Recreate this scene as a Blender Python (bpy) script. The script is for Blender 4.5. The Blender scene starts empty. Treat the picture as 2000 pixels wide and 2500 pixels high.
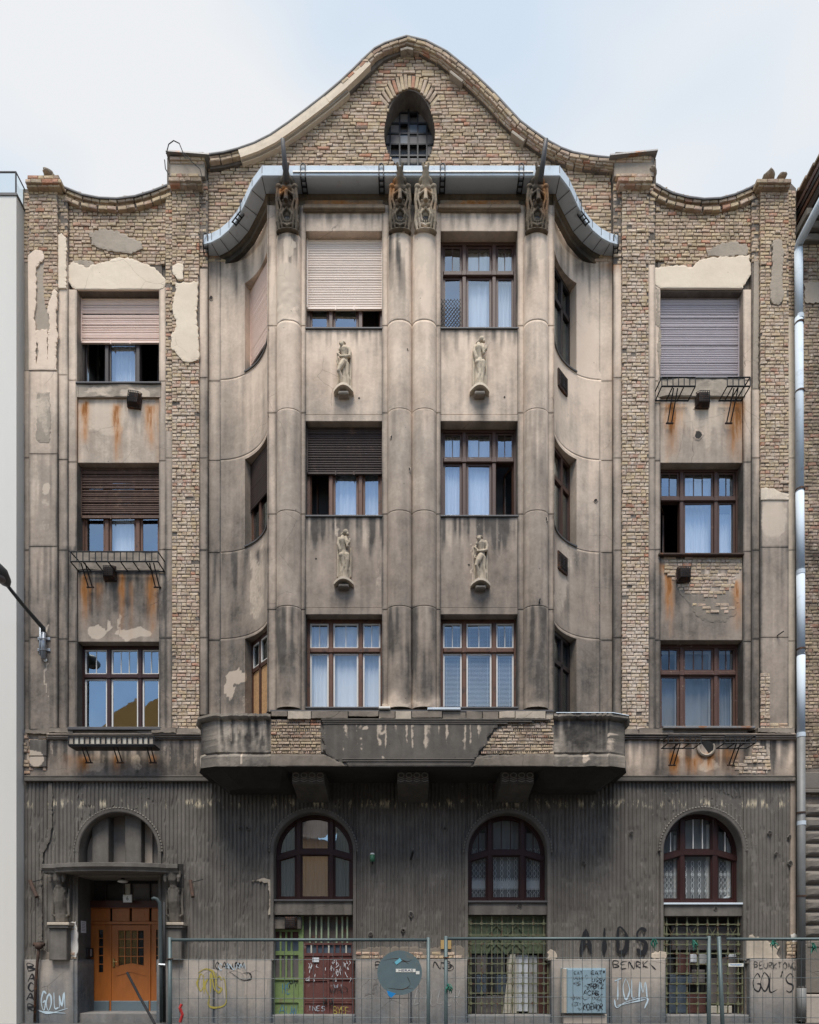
import bpy, math, random
import numpy as np
from mathutils import Vector, Matrix, Euler
from mathutils.geometry import delaunay_2d_cdt

random.seed(7)
rng = np.random.default_rng(11)
S = bpy.context.scene
COL = S.collection
R = math.radians

# ------------------------------------------------------------------ camera
# 1 m on the facade plane (y = 0) is 98 pixels of the 2000 px wide photograph; the lens is shifted upwards, verticals stay parallel
EYE, HOR, DIST, FPX = 1.65, 2335.0, 16.0, 1568.0
cam_data = bpy.data.cameras.new('camera')
cam = bpy.data.objects.new('camera', cam_data)
COL.objects.link(cam)
cam.location = (0, -DIST, EYE)
cam.rotation_euler = (R(90), 0, 0)
cam_data.sensor_fit = 'HORIZONTAL'
cam_data.sensor_width = 36
cam_data.lens = 36 * FPX / 2000
cam_data.shift_y = (HOR - 1250) / 2000
cam_data.clip_start = 0.05
cam_data.clip_end = 900
S.camera = cam

# ------------------------------------------------------------------ sky, sun, exposure
SUN_EL, SUN_AZ = R(64), R(-7)          # sun behind the photographer, a little to the left
W = bpy.data.worlds.new('World')
S.world = W
W.use_nodes = True
nt = W.node_tree
nt.nodes.clear()
n_out = nt.nodes.new('ShaderNodeOutputWorld')
n_bg = nt.nodes.new('ShaderNodeBackground')
n_bg2 = nt.nodes.new('ShaderNodeBackground')
n_mix = nt.nodes.new('ShaderNodeMixShader')
n_sky = nt.nodes.new('ShaderNodeTexSky')
n_sky.sky_type = 'NISHITA'
n_sky.sun_disc = False
n_sky.sun_elevation = SUN_EL
n_sky.sun_rotation = R(180) + SUN_AZ
n_sky.dust_density = 0.3
n_sky.ozone_density = 1.6
n_bg.inputs['Strength'].default_value = 0.125
nt.links.new(n_sky.outputs[0], n_bg.inputs['Color'])
n_tc = nt.nodes.new('ShaderNodeTexCoord')
n_map = nt.nodes.new('ShaderNodeMapping')
n_map.inputs['Scale'].default_value = (1.0, 1.0, 2.2)
n_noise = nt.nodes.new('ShaderNodeTexNoise')
n_noise.inputs['Scale'].default_value = 2.1
n_noise.inputs['Detail'].default_value = 5
n_noise.inputs['Roughness'].default_value = 0.5
n_noise.inputs['Distortion'].default_value = 0.3
nt.links.new(n_tc.outputs['Generated'], n_map.inputs['Vector'])
nt.links.new(n_map.outputs[0], n_noise.inputs['Vector'])
n_sep = nt.nodes.new('ShaderNodeSeparateXYZ')
nt.links.new(n_tc.outputs['Generated'], n_sep.inputs[0])
# the cloud deck lies over the house and thins out over the photographer's back, where the window panes mirror blue sky
n_dir = nt.nodes.new('ShaderNodeMath'); n_dir.operation = 'MULTIPLY_ADD'
nt.links.new(n_sep.outputs['Y'], n_dir.inputs[0]); n_dir.inputs[1].default_value = 0.42; n_dir.inputs[2].default_value = 0.30
n_add = nt.nodes.new('ShaderNodeMath'); n_add.operation = 'ADD'
nt.links.new(n_noise.outputs['Fac'], n_add.inputs[0]); nt.links.new(n_dir.outputs[0], n_add.inputs[1])
n_ramp = nt.nodes.new('ShaderNodeValToRGB')
n_ramp.color_ramp.elements[0].position = 0.44; n_ramp.color_ramp.elements[0].color = (0.04, 0.04, 0.04, 1)
n_ramp.color_ramp.elements[1].position = 0.74; n_ramp.color_ramp.elements[1].color = (0.97, 0.97, 0.97, 1)
nt.links.new(n_add.outputs[0], n_ramp.inputs[0])
n_cl = nt.nodes.new('ShaderNodeTexNoise')
n_cl.inputs['Scale'].default_value = 2.1; n_cl.inputs['Detail'].default_value = 3
nt.links.new(n_map.outputs[0], n_cl.inputs['Vector'])
n_cr = nt.nodes.new('ShaderNodeValToRGB')
n_cr.color_ramp.elements[0].position = 0.40; n_cr.color_ramp.elements[0].color = (0.70, 0.82, 0.955, 1)
n_cr.color_ramp.elements[1].position = 0.60; n_cr.color_ramp.elements[1].color = (0.93, 0.945, 0.965, 1)
nt.links.new(n_cl.outputs['Fac'], n_cr.inputs[0])
nt.links.new(n_cr.outputs[0], n_bg2.inputs['Color'])
n_bg2.inputs['Strength'].default_value = 0.555
nt.links.new(n_ramp.outputs[0], n_mix.inputs['Fac'])
nt.links.new(n_bg.outputs[0], n_mix.inputs[1])
nt.links.new(n_bg2.outputs[0], n_mix.inputs[2])
nt.links.new(n_mix.outputs[0], n_out.inputs['Surface'])

sun_d = bpy.data.lights.new('sun', 'SUN')
sun_d.energy = 2.6
sun_d.angle = R(27)                     # veiled by thin cloud
sun_d.color = (1.0, 0.955, 0.89)
sun = bpy.data.objects.new('sun', sun_d)
COL.objects.link(sun)
sun.location = (-10, -40, 60)
_d = Vector((math.sin(SUN_AZ) * math.cos(SUN_EL), -math.cos(SUN_AZ) * math.cos(SUN_EL), math.sin(SUN_EL)))
sun.rotation_euler = _d.to_track_quat('Z', 'Y').to_euler()

S.view_settings.view_transform = 'Standard'
S.view_settings.look = 'None'
S.view_settings.gamma = 1
S.view_settings.use_curve_mapping = False
S.view_settings.exposure = 0.76
S.cycles.max_bounces = 7
S.cycles.diffuse_bounces = 3
S.cycles.glossy_bounces = 3
S.cycles.transparent_max_bounces = 12
S.cycles.use_denoising = True

# ------------------------------------------------------------------ measures
def X(px, y=0.0): return (px - 1000.0) / FPX * (DIST + y)
def Z(py, y=0.0): return EYE + (HOR - py) / FPX * (DIST + y)
def PX(x, y): return 1000.0 + x * FPX / (DIST + y)
def PY(z, y): return HOR - (z - EYE) * FPX / (DIST + y)
def P(px, py, y=0.0): return (X(px, y), y, Z(py, y))

# ------------------------------------------------------------------ value noise for stains
_T = rng.random((256, 256))
def vnoise(x, z):
    x = np.asarray(x, float); z = np.asarray(z, float)
    xi = np.floor(x).astype(int); zi = np.floor(z).astype(int)
    fx = x - xi; fz = z - zi
    fx = fx * fx * (3 - 2 * fx); fz = fz * fz * (3 - 2 * fz)
    a = _T[xi & 255, zi & 255]; b = _T[(xi + 1) & 255, zi & 255]
    c = _T[xi & 255, (zi + 1) & 255]; d = _T[(xi + 1) & 255, (zi + 1) & 255]
    return (a * (1 - fx) + b * fx) * (1 - fz) + (c * (1 - fx) + d * fx) * fz
def fbm(x, z, o=4):
    s = 0; a = 0.5; t = 0
    for k in range(o):
        s = s + a * vnoise(x * 2 ** k + 17.3 * k, z * 2 ** k + 5.1 * k); t += a; a *= 0.55
    return s / t

# stains that sit on the render: soot, plus painted shade under the balcony (R), rust (G), freshly bared pale render (B); places given in pixels of the photograph
_ROWS = np.array([[350, .30], [560, .28], [700, .22], [900, .31], [1100, .48], [1300, .60], [1480, .65], [1600, .66], [1720, .72], [1790, .70], [1900, .74], [1960, .8], [2200, .8], [2342, .70], [2347, .22], [2375, .38], [2430, .54], [2475, .74], [2500, .88]])
BLOBS = [  # px, py, rx, ry, amount of soot; the wide band under the balcony adds shade
    (105, 760, 40, 230, -.14), (110, 1020, 40, 60, -.06), (110, 1500, 45, 180, .12), (90, 1690, 40, 60, .10), (155, 1600, 25, 150, .12), (285, 668, 130, 45, -.22), (1715, 672, 130, 45, -.24), (450, 780, 40, 110, -.2),
    (285, 985, 110, 35, -.05), (285, 1090, 110, 40, .02), (285, 1490, 110, 55, .12), (230, 1460, 30, 60, .14), (340, 1500, 25, 60, .1),
    (700, 1640, 24, 95, .18), (690, 1480, 22, 60, .08), (715, 1330, 20, 60, .10), (705, 600, 26, 40, .12), (700, 720, 34, 60, -.22), (725, 1560, 8, 160, -.22), (668, 1500, 8, 250, -.18),
    (958, 640, 16, 70, .30), (975, 760, 24, 80, .10), (985, 600, 9, 40, -.22), (1035, 640, 22, 160, -.18), (1020, 680, 7, 120, .12), (1040, 1640, 22, 70, .26), (1000, 1640, 10, 90, .22), (975, 1390, 26, 120, .06),
    (1310, 1620, 26, 100, .2), (1312, 1500, 22, 60, .1), (1300, 640, 14, 70, .22), (1310, 1180, 24, 60, .1), (1310, 960, 24, 80, .04), (975, 1719, 95, 14, -.45), (705, 1722, 34, 10, -.25), (1310, 1722, 34, 10, -.3),
    (700, 870, 30, 90, -.06), (1060, 1715, 30, 18, -.2), (960, 1700, 20, 20, -.2),
    (840, 870, 80, 70, -.14), (770, 960, 40, 70, .06), (1172, 880, 80, 80, .02), (840, 985, 22, 30, .14), (1172, 1000, 14, 38, .3), (840, 1475, 26, 40, .16), (1172, 1480, 30, 36, .18), (1230, 1420, 28, 90, .14), (790, 1300, 40, 30, .12), (840, 1275, 95, 18, .12), (1172, 1275, 95, 20, .16), (890, 1440, 26, 60, .08), (1110, 1450, 25, 60, .14), (800, 1450, 24, 60, .1), (840, 812, 95, 10, .16), (1172, 812, 95, 10, .16), (840, 1012, 95, 10, .1),
    (560, 1000, 60, 200, .10), (560, 1300, 60, 200, .16), (560, 1600, 60, 130, .20), (545, 700, 50, 50, .18), (520, 640, 30, 30, .24), (590, 680, 18, 60, .14), (630, 900, 30, 120, -.20), (630, 1180, 28, 60, -.18), (630, 1430, 26, 90, -.28), (640, 1360, 18, 60, -.2),
    (1430, 900, 60, 300, -.22), (1440, 760, 50, 50, .12), (1470, 680, 40, 50, .22), (1420, 650, 30, 30, .2), (1440, 1300, 60, 200, -.06), (1440, 1600, 60, 120, .12), (1375, 900, 24, 140, -.30), (1375, 1180, 22, 80, -.30), (1375, 1430, 24, 90, -.28), (1510, 1000, 12, 400, -.05), (1510, 1500, 12, 200, .14),
    (1715, 1010, 90, 50, -.12), (1715, 1090, 100, 30, .06), (1700, 1530, 90, 40, .14), (1640, 1500, 20, 80, .06), (1790, 1520, 20, 60, -.1),
    (1885, 1180, 40, 160, -.25), (1885, 1250, 35, 60, -.1), (1890, 1600, 32, 140, -.12), (1934, 1100, 10, 600, -.28), (1840, 1500, 20, 250, .18), (1820, 1650, 22, 120, .1), (1600, 1600, 18, 160, .10), (400, 1600, 20, 160, .14),
    (522, 1800, 9, 36, .62), (545, 1808, 5, 34, .62), (548, 1800, 80, 45, -.32), (1440, 1800, 80, 45, -.2), (562, 1796, 7, 40, .62), (581, 1800, 6, 36, .62), (605, 1806, 10, 40, .62), (624, 1790, 4, 40, .62), (638, 1806, 4, 30, .62), (1405, 1790, 14, 40, .62), (1430, 1806, 10, 30, .62), (1460, 1796, 16, 36, .62), (1490, 1800, 12, 34, .62), (1390, 1780, 4, 30, .62), (535, 1780, 40, 20, -.25), (590, 1780, 40, 18, -.3), (650, 1800, 10, 40, -.3), (1365, 1800, 12, 50, -.3), (1515, 1820, 10, 40, -.35), (840, 1800, 120, 70, .14), (1100, 1800, 80, 70, .12), (560, 1800, 60, 60, -.18), (1440, 1800, 70, 60, -.04), (1560, 1840, 40, 60, -.28), (1925, 1840, 25, 60, -.42), (1700, 1850, 80, 50, -.2), (1540, 1850, 50, 40, -.2), (1860, 1830, 40, 60, .02), (1520, 1790, 30, 14, -.3), (1890, 1790, 50, 14, -.3), (110, 1800, 60, 16, -.25), (450, 1800, 50, 16, -.25), (285, 740, 110, 30, .1), (840, 690, 30, 200, 0),
    (330, 1850, 110, 40, .06), (1000, 1915, 470, 48, .7), (840, 492, 110, 10, .5), (1172, 492, 110, 10, .4), (840, 520, 100, 12, .2), (1172, 520, 100, 12, .15), (560, 590, 60, 40, .35), (1445, 600, 50, 40, .3), (700, 470, 30, 60, .28), (975, 480, 22, 60, .18), (1310, 470, 30, 60, .24), (1040, 490, 20, 60, -.2), (1400, 2380, 60, 50, -.1), (1560, 2370, 70, 40, -.22), (1890, 2390, 60, 50, -.22), (440, 2400, 60, 60, .1), (620, 2440, 40, 50, -.1), (470, 2400, 14, 70, -.25), (930, 2400, 60, 60, .2), (1080, 2380, 40, 60, .1), (130, 2440, 60, 60, .1), (110, 2380, 30, 30, -.2), (420, 1850, 60, 50, .12), (240, 1850, 70, 40, -.12), (200, 1800, 60, 20, -.08),  # the widest blob is soot and the balcony's shade painted together
]
RUST = [  # px, top, bottom, half width, amount
    (207, 988, 1075, 11, .8), (285, 988, 1110, 9, .9), (368, 985, 1080, 11, .8), (190, 975, 1120, 4, .4), (384, 970, 1120, 4, .4), (295, 1040, 1120, 3, .6),
    (207, 1410, 1515, 9, .7), (297, 1405, 1525, 6, .7), (370, 1405, 1530, 10, .75), (320, 1420, 1560, 5, .3), (240, 1430, 1490, 12, .25), (218, 1430, 1500, 3, .6), (382, 1420, 1500, 3, .5),
    (1640, 985, 1100, 16, .8), (1628, 985, 1125, 6, .5), (1795, 985, 1110, 18, .85), (1808, 990, 1125, 6, .5), (1660, 990, 1060, 12, .4),
    (1632, 1400, 1500, 9, .9), (1640, 1430, 1540, 6, .5), (1800, 1420, 1520, 10, .7), (1622, 1380, 1400, 8, .6),
    (1646, 1845, 1900, 10, 1.), (1690, 1845, 1892, 22, .55), (1735, 1840, 1890, 12, .6), (1715, 1840, 1870, 26, .5), (1780, 1835, 1885, 26, .3), (1660, 1800, 1850, 40, .2),
    (205, 1850, 1885, 18, .55), (285, 1850, 1895, 8, .7), (372, 1850, 1870, 10, .4), (190, 1850, 1880, 30, .25),
    (840, 490, 512, 90, .55), (1172, 490, 512, 90, .6), (690, 460, 480, 14, .5), (960, 440, 500, 10, .55), (1330, 440, 520, 10, .4), (1045, 460, 480, 10, .2), (1500, 640, 660, 30, .5),
]
PALE = [  # px, py, rx, ry, amount
    (235, 1545, 24, 13, 1.), (325, 1545, 44, 15, 1.), (268, 1535, 6, 20, .6), (295, 1530, 4, 40, .5), (260, 1020, 60, 45, .5), (330, 960, 40, 20, .7), (240, 952, 40, 12, .5),
    (575, 1655, 30, 13, .75), (560, 1685, 9, 26, .7), (592, 1640, 12, 10, .6), (600, 1720, 12, 30, .35), (530, 1710, 8, 30, .3), (545, 1590, 20, 6, .25), (1715, 1010, 70, 40, .45), (1725, 1050, 18, 50, .4),
    (820, 1290, 5, 45, .5), (925, 1400, 6, 60, .35), (905, 1400, 30, 3, .25), (712, 1340, 6, 120, .25), (1152, 1370, 4, 70, .6), (930, 1800, 4, 60, .6), (1230, 1350, 10, 20, .2), (95, 1000, 20, 30, .5), (110, 1000, 14, 80, .4),
    (115, 1195, 10, 18, .6), (105, 1285, 12, 14, .35), (110, 1230, 16, 10, .4), (780, 880, 30, 60, .25), (700, 700, 36, 70, .8), (680, 760, 20, 60, .5), (1030, 590, 22, 70, .5), (705, 600, 12, 24, .8), (985, 598, 9, 34, .7), (1322, 610, 10, 30, .6),
    (1890, 1260, 34, 60, .5), (1930, 1900, 12, 60, .3), (1730, 1870, 30, 20, .5), (225, 1870, 20, 16, .5), (85, 1855, 22, 16, .9), (330, 1862, 16, 14, .45), (250, 1862, 10, 20, .35), (110, 1620, 4, 120, .5), (975, 1718, 60, 8, .6), (1405, 1080, 20, 60, .2), (1400, 1350, 30, 40, .3), (625, 1440, 18, 90, .45), (1372, 1400, 20, 120, .45), (1372, 950, 20, 140, .4), (586, 1858, 2, 16, .9), (505, 1858, 14, 10, .9), (1433, 1858, 12, 12, .5), (1487, 1790, 4, 5, .9), (895, 1780, 6, 4, .9), (862, 1785, 3, 3, .8), (920, 1780, 3, 3, .8),
]
DRIPS = [  # run-off under a ledge: px from, px to, py of the ledge, length, soot, pale
    (184, 392, 968, 110, .15, .5), (182, 394, 1392, 120, .4, .25), (1606, 1822, 968, 110, .2, .5), (1606, 1822, 1350, 150, .35, .2), (745, 936, 801, 60, .35, .3), (1075, 1268, 801, 60, .35, .15), (745, 936, 1260, 90, .45, .3), (1075, 1268, 1260, 90, .5, .3),
    (745, 936, 515, 45, .3, .5), (1075, 1268, 515, 45, .3, .45), (674, 735, 570, 130, .5, .35), (947, 1006, 570, 190, .6, .3), (1007, 1066, 570, 150, .25, .6), (1281, 1341, 570, 150, .4, .25), (674, 735, 1003, 170, .2, .25), (947, 1066, 1003, 170, .2, .2), (1281, 1341, 1003, 200, .25, .1),
    (674, 735, 1482, 180, .35, .35), (947, 1066, 1482, 180, .35, .3), (1281, 1341, 1482, 180, .35, .25), (505, 660, 600, 120, .5, .3), (1350, 1500, 600, 120, .45, .3), (510, 640, 1349, 120, .3, .2), (1395, 1500, 1349, 120, .2, .2), (606, 660, 910, 160, .15, .35), (1345, 1400, 910, 160, .15, .3), (606, 660, 1340, 170, .3, .4), (1345, 1400, 1340, 170, .3, .35),
    (487, 662, 1757, 80, .75, .45), (1350, 1537, 1757, 80, .7, .25), (785, 1345, 1768, 95, .3, .55), (58, 520, 1803, 80, .4, .4), (1480, 1944, 1803, 80, .4, .5), (72, 140, 1110, 160, .15, .3), (72, 188, 1336, 200, .3, .3), (388, 422, 1340, 200, .3, .1), (1583, 1615, 1340, 200, .3, .1), (1815, 1860, 1118, 300, .3, .15), (1857, 1942, 1336, 200, .15, .3), (165, 405, 650, 60, .12, .2), (1598, 1830, 650, 60, .12, .2), (484, 507, 920, 400, .2, .2), (1498, 1521, 920, 400, .15, .2),
]
def dirt(x, y, z):
    px = 1000.0 + x * FPX / (DIST + y); py = HOR - (z - EYE) * FPX / (DIST + y)
    s = np.interp(py, _ROWS[:, 0], _ROWS[:, 1]) - .04
    # wobbling coordinates so that no stain keeps a clean outline
    wx = px + (fbm(px / 22, py / 30) - .5) * 26; wy = py + (fbm(px / 26 + 40, py / 26) - .5) * 30
    for bx, by, rx, ry, a in BLOBS:
        s = s + a * np.exp(-((wx - bx) / rx) ** 2 - ((wy - by) / ry) ** 2)
    streak = fbm(px / 9.0, py / 170.0, 3); big = fbm(px / 70.0, py / 95.0, 4); small = fbm(px / 12.0, py / 14.0, 3)
    s = s + (streak - .5) * .26 + (big - .5) * .26 + (small - .5) * .10
    g = np.zeros_like(s); brk = .35 + 1.1 * fbm(px / 5.0, py / 60.0, 3)
    for bx, t, b, w, a in RUST:
        u = (wy - t) / max(b - t, 1)
        prof = np.clip((wy - t + 8) / 10, 0, 1) * np.clip(1.25 - u, 0, 1)
        g = np.maximum(g, a * np.exp(-((px + (wx - px) * .25 - bx) / w) ** 2) * prof * brk)
    dk = fbm(px / 6.5, py / 260.0, 3); pl = fbm(px / 8.0 + 90, py / 220.0 + 9, 3); pd = np.zeros_like(s)
    for a, b, t, L, sa, pa in DRIPS:
        edge = t + L * (.35 + 1.1 * fbm(px / 9.0 + 31, np.full_like(px, t * .37), 2))
        m = np.clip((px - a) / 3, 0, 1) * np.clip((b - px) / 3, 0, 1) * np.clip((py - t + 4) / 5, 0, 1) * np.clip((edge - py) / (.45 * L), 0, 1)
        s = s + m * sa * np.clip((dk - .40) * 3.4, -.4, 1); pd = np.maximum(pd, m * pa * np.clip((pl - .54) * 6, 0, 1))
    p = pd
    for bx, by, rx, ry, a in PALE:
        q = np.exp(-(((wx - bx) / rx) ** 2 + ((wy - by) / ry) ** 2) * .8)
        p = np.maximum(p, np.clip((q - .38) * 4.5, 0, 1) * a)
    return np.clip(np.stack([s, g, p, np.ones_like(s)], -1), 0, 1)

# ------------------------------------------------------------------ materials
def mat(name):
    m = bpy.data.materials.new(name)
    m.use_nodes = True
    t = m.node_tree
    return m, t, t.nodes['Principled BSDF']
def N(t, typ, **kw):
    n = t.nodes.new(typ)
    for k, v in kw.items():
        if k in n.bl_rna.properties.keys(): setattr(n, k, v)
        else: n.inputs[k].default_value = v
    return n
def ramp(t, src, stops):
    n = t.nodes.new('ShaderNodeValToRGB')
    e = n.color_ramp.elements
    while len(e) < len(stops): e.new(0.5)
    for i, (p, c) in enumerate(stops):
        e[i].position = p
        e[i].color = (c, c, c, 1) if isinstance(c, (int, float)) else (*c, 1)
    t.links.new(src, n.inputs[0])
    return n.outputs[0]
def mixc(t, fac, a, b, mode='MIX'):
    n = t.nodes.new('ShaderNodeMix'); n.data_type = 'RGBA'; n.blend_type = mode
    for sock, v in ((n.inputs[0], fac), (n.inputs[6], a), (n.inputs[7], b)):
        if hasattr(v, 'is_linked') or hasattr(v, 'links'): t.links.new(v, sock)
        else: sock.default_value = v if isinstance(v, (int, float)) else (*v, 1)
    return n.outputs[2]
def mth(t, op, a, b=None, c=None, clamp=False):
    n = t.nodes.new('ShaderNodeMath'); n.operation = op; n.use_clamp = clamp
    for i, v in enumerate((a, b, c)):
        if v is None: continue
        if isinstance(v, (int, float)): n.inputs[i].default_value = v
        else: t.links.new(v, n.inputs[i])
    return n.outputs[0]
def noise(t, scale, detail=4, rough=.55, sc=(1, 1, 1), off=(0, 0, 0), coord=None):
    g = coord or t.nodes.new('ShaderNodeNewGeometry').outputs['Position']
    mp = t.nodes.new('ShaderNodeMapping'); mp.inputs['Scale'].default_value = sc; mp.inputs['Location'].default_value = off
    t.links.new(g, mp.inputs['Vector'])
    n = t.nodes.new('ShaderNodeTexNoise'); n.inputs['Scale'].default_value = scale; n.inputs['Detail'].default_value = detail; n.inputs['Roughness'].default_value = rough
    t.links.new(mp.outputs[0], n.inputs['Vector'])
    return n.outputs['Fac']
def bump(t, bs, height, strength=.5, dist=.02):
    b = t.nodes.new('ShaderNodeBump'); b.inputs['Strength'].default_value = strength; b.inputs['Distance'].default_value = dist
    t.links.new(height, b.inputs['Height']); t.links.new(b.outputs[0], bs.inputs['Normal'])
def attr(t, name, kind='GEOMETRY'):
    n = t.nodes.new('ShaderNodeAttribute'); n.attribute_name = name; n.attribute_type = kind
    return n
def cracks(t, scale, width, thr):
    """hairline cracks: edges of a warped cell pattern, only where a broad noise allows them"""
    g = t.nodes.new('ShaderNodeNewGeometry').outputs['Position']
    nz = t.nodes.new('ShaderNodeTexNoise'); nz.inputs['Scale'].default_value = 3; nz.inputs['Detail'].default_value = 4
    t.links.new(g, nz.inputs['Vector'])
    ad = t.nodes.new('ShaderNodeMix'); ad.data_type = 'VECTOR'; ad.inputs[0].default_value = .12
    t.links.new(g, ad.inputs[4]); t.links.new(nz.outputs['Color'], ad.inputs[5])
    v = t.nodes.new('ShaderNodeTexVoronoi'); v.feature = 'DISTANCE_TO_EDGE'; v.inputs['Scale'].default_value = scale
    t.links.new(ad.outputs[1], v.inputs['Vector'])
    line = ramp(t, v.outputs['Distance'], [(0, 1), (width, 0)])
    gate = ramp(t, noise(t, .55, 2, off=(3.1, 7.7, 1.3)), [(thr, 0), (thr + .04, 1)])
    return mth(t, 'MULTIPLY', line, gate)

def plaster(name, light, warm, soot, gain=1.0, bias=0.0, bump_s=.5, pits=True, pale=(.56, .46, .36)):
    m, t, b = mat(name)
    d = attr(t, 'dirt'); sep = t.nodes.new('ShaderNodeSeparateColor'); t.links.new(d.outputs['Color'], sep.inputs[0])
    base = mixc(t, ramp(t, noise(t, .9, 5), [(.35, 0), (.68, 1)]), light, warm)
    base = mixc(t, mth(t, 'MULTIPLY', noise(t, 22, 3), .28), base, tuple(c * .6 for c in light))
    # broad mottling, run-off streaks and fine speckle
    st = noise(t, 4.2, 5, .6, sc=(1, 1, .09)); md = noise(t, 2.6, 6, .62); fn = noise(t, 16, 4, .6)
    s = mth(t, 'MULTIPLY_ADD', sep.outputs[0], gain, bias)
    s = mth(t, 'ADD', s, mth(t, 'MULTIPLY_ADD', st, .34, -.17))
    s = mth(t, 'ADD', s, mth(t, 'MULTIPLY_ADD', md, .34, -.17))
    s = mth(t, 'ADD', s, mth(t, 'MULTIPLY_ADD', fn, .22, -.11), clamp=True)
    sootc = mixc(t, ramp(t, noise(t, 3.3, 6, .7, off=(5, 2, 9)), [(.36, 0), (.66, 1)]), tuple(c * .7 for c in soot), tuple(c * 1.35 for c in soot))
    col = mixc(t, ramp(t, s, [(.14, 0), (.46, .50), (.92, .97)]), base, sootc)
    pm = ramp(t, mth(t, 'ADD', sep.outputs[2], mth(t, 'MULTIPLY_ADD', fn, .5, -.25)), [(.3, 0), (.5, 1)])
    col = mixc(t, mth(t, 'MULTIPLY', pm, .8), col, pale)
    rm = mth(t, 'MULTIPLY', sep.outputs[1], mth(t, 'MULTIPLY_ADD', noise(t, 11, 6, .7, sc=(1, 1, .16)), 4.2, -.75), clamp=True)
    col = mixc(t, rm, col, (.44, .18, .045))
    col = mixc(t, mth(t, 'MULTIPLY', ramp(t, rm, [(.55, 0), (1, 1)]), .6), col, (.13, .05, .02))
    if not pits:                         # the folds of the carving get a darker tone
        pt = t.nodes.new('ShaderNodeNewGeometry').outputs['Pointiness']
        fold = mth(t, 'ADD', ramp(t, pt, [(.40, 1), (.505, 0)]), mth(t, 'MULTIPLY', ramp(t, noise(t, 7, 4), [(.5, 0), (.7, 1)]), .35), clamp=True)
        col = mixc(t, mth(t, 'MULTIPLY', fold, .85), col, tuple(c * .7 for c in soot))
    cr = cracks(t, .85, .004, .56)
    col = mixc(t, mth(t, 'MULTIPLY', cr, .55), col, (.06, .05, .04))
    h = mth(t, 'ADD', mth(t, 'MULTIPLY', noise(t, 60, 3), .35), mth(t, 'MULTIPLY', noise(t, 7, 5), .9))
    if pits:
        v = t.nodes.new('ShaderNodeTexVoronoi'); v.inputs['Scale'].default_value = 3.4
        t.links.new(t.nodes.new('ShaderNodeNewGeometry').outputs['Position'], v.inputs['Vector'])
        rad = mth(t, 'MULTIPLY', v.outputs['Color'], 1.0)
        pit = ramp(t, v.outputs['Distance'], [(.0, 1), (.035, .8), (.06, 0)])
        vg = ramp(t, rad, [(.76, 0), (.80, 1)])
        pit = mth(t, 'MULTIPLY', pit, vg)
        col = mixc(t, mth(t, 'MULTIPLY', pit, .75), col, (.07, .058, .048))
        h = mth(t, 'SUBTRACT', h, mth(t, 'MULTIPLY', pit, .8))
    h = mth(t, 'SUBTRACT', h, mth(t, 'MULTIPLY', cr, .6))
    bump(t, b, h, bump_s, .012)
    t.links.new(col, b.inputs['Base Color'])
    b.inputs['Roughness'].default_value = .93
    b.inputs['Specular IOR Level'].default_value = .2
    return m

M = {}
M['plaster'] = plaster('lime plaster', (.75, .605, .475), (.68, .53, .41), (.076, .069, .061))
M['plaster_clean'] = plaster('repaired plaster', (.76, .64, .495), (.70, .575, .44), (.17, .155, .13), gain=.75, bias=-.05)
M['soot_render'] = plaster('fluted sooty render', (.245, .22, .19), (.205, .184, .158), (.040, .037, .034), gain=.8, bias=-.17, pale=(.40, .34, .27))
M['parapet'] = plaster('weathered cement', (.44, .38, .31), (.38, .325, .26), (.05, .046, .042), gain=.95, bias=-.08, bump_s=.8)
M['panel_dark'] = plaster('grey cement', (.20, .177, .15), (.17, .15, .127), (.062, .056, .05), gain=.6, bias=.0)
M['stone'] = plaster('plinth stone', (.44, .385, .33), (.38, .33, .28), (.052, .073, .092), gain=.85, bias=-.02, bump_s=.7)
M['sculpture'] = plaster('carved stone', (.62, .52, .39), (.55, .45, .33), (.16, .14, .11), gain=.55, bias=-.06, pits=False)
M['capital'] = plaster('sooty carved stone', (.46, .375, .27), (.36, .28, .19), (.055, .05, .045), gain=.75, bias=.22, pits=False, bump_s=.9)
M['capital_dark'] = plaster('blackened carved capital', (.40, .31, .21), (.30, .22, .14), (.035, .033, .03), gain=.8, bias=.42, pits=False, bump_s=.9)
M['soot_shade_black'] = plaster('soot and shade black underside', (.075, .07, .064), (.06, .056, .05), (.022, .021, .02), gain=.5, bias=.1)  # sooty underside, with the balcony's own shade darkened into the colour
M['old_stone'] = plaster('weathered block', (.21, .185, .155), (.17, .15, .128), (.05, .046, .04), gain=.6, bias=-.1, bump_s=1.0)
M['herm'] = plaster('blackened carved stone', (.20, .175, .145), (.16, .14, .115), (.05, .047, .043), gain=.4, bias=.05, pits=False, bump_s=.9)
M['rough'] = plaster('bared rough coat', (.40, .335, .265), (.335, .275, .215), (.10, .088, .074), gain=.7, bias=.02, bump_s=1.0)

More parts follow.
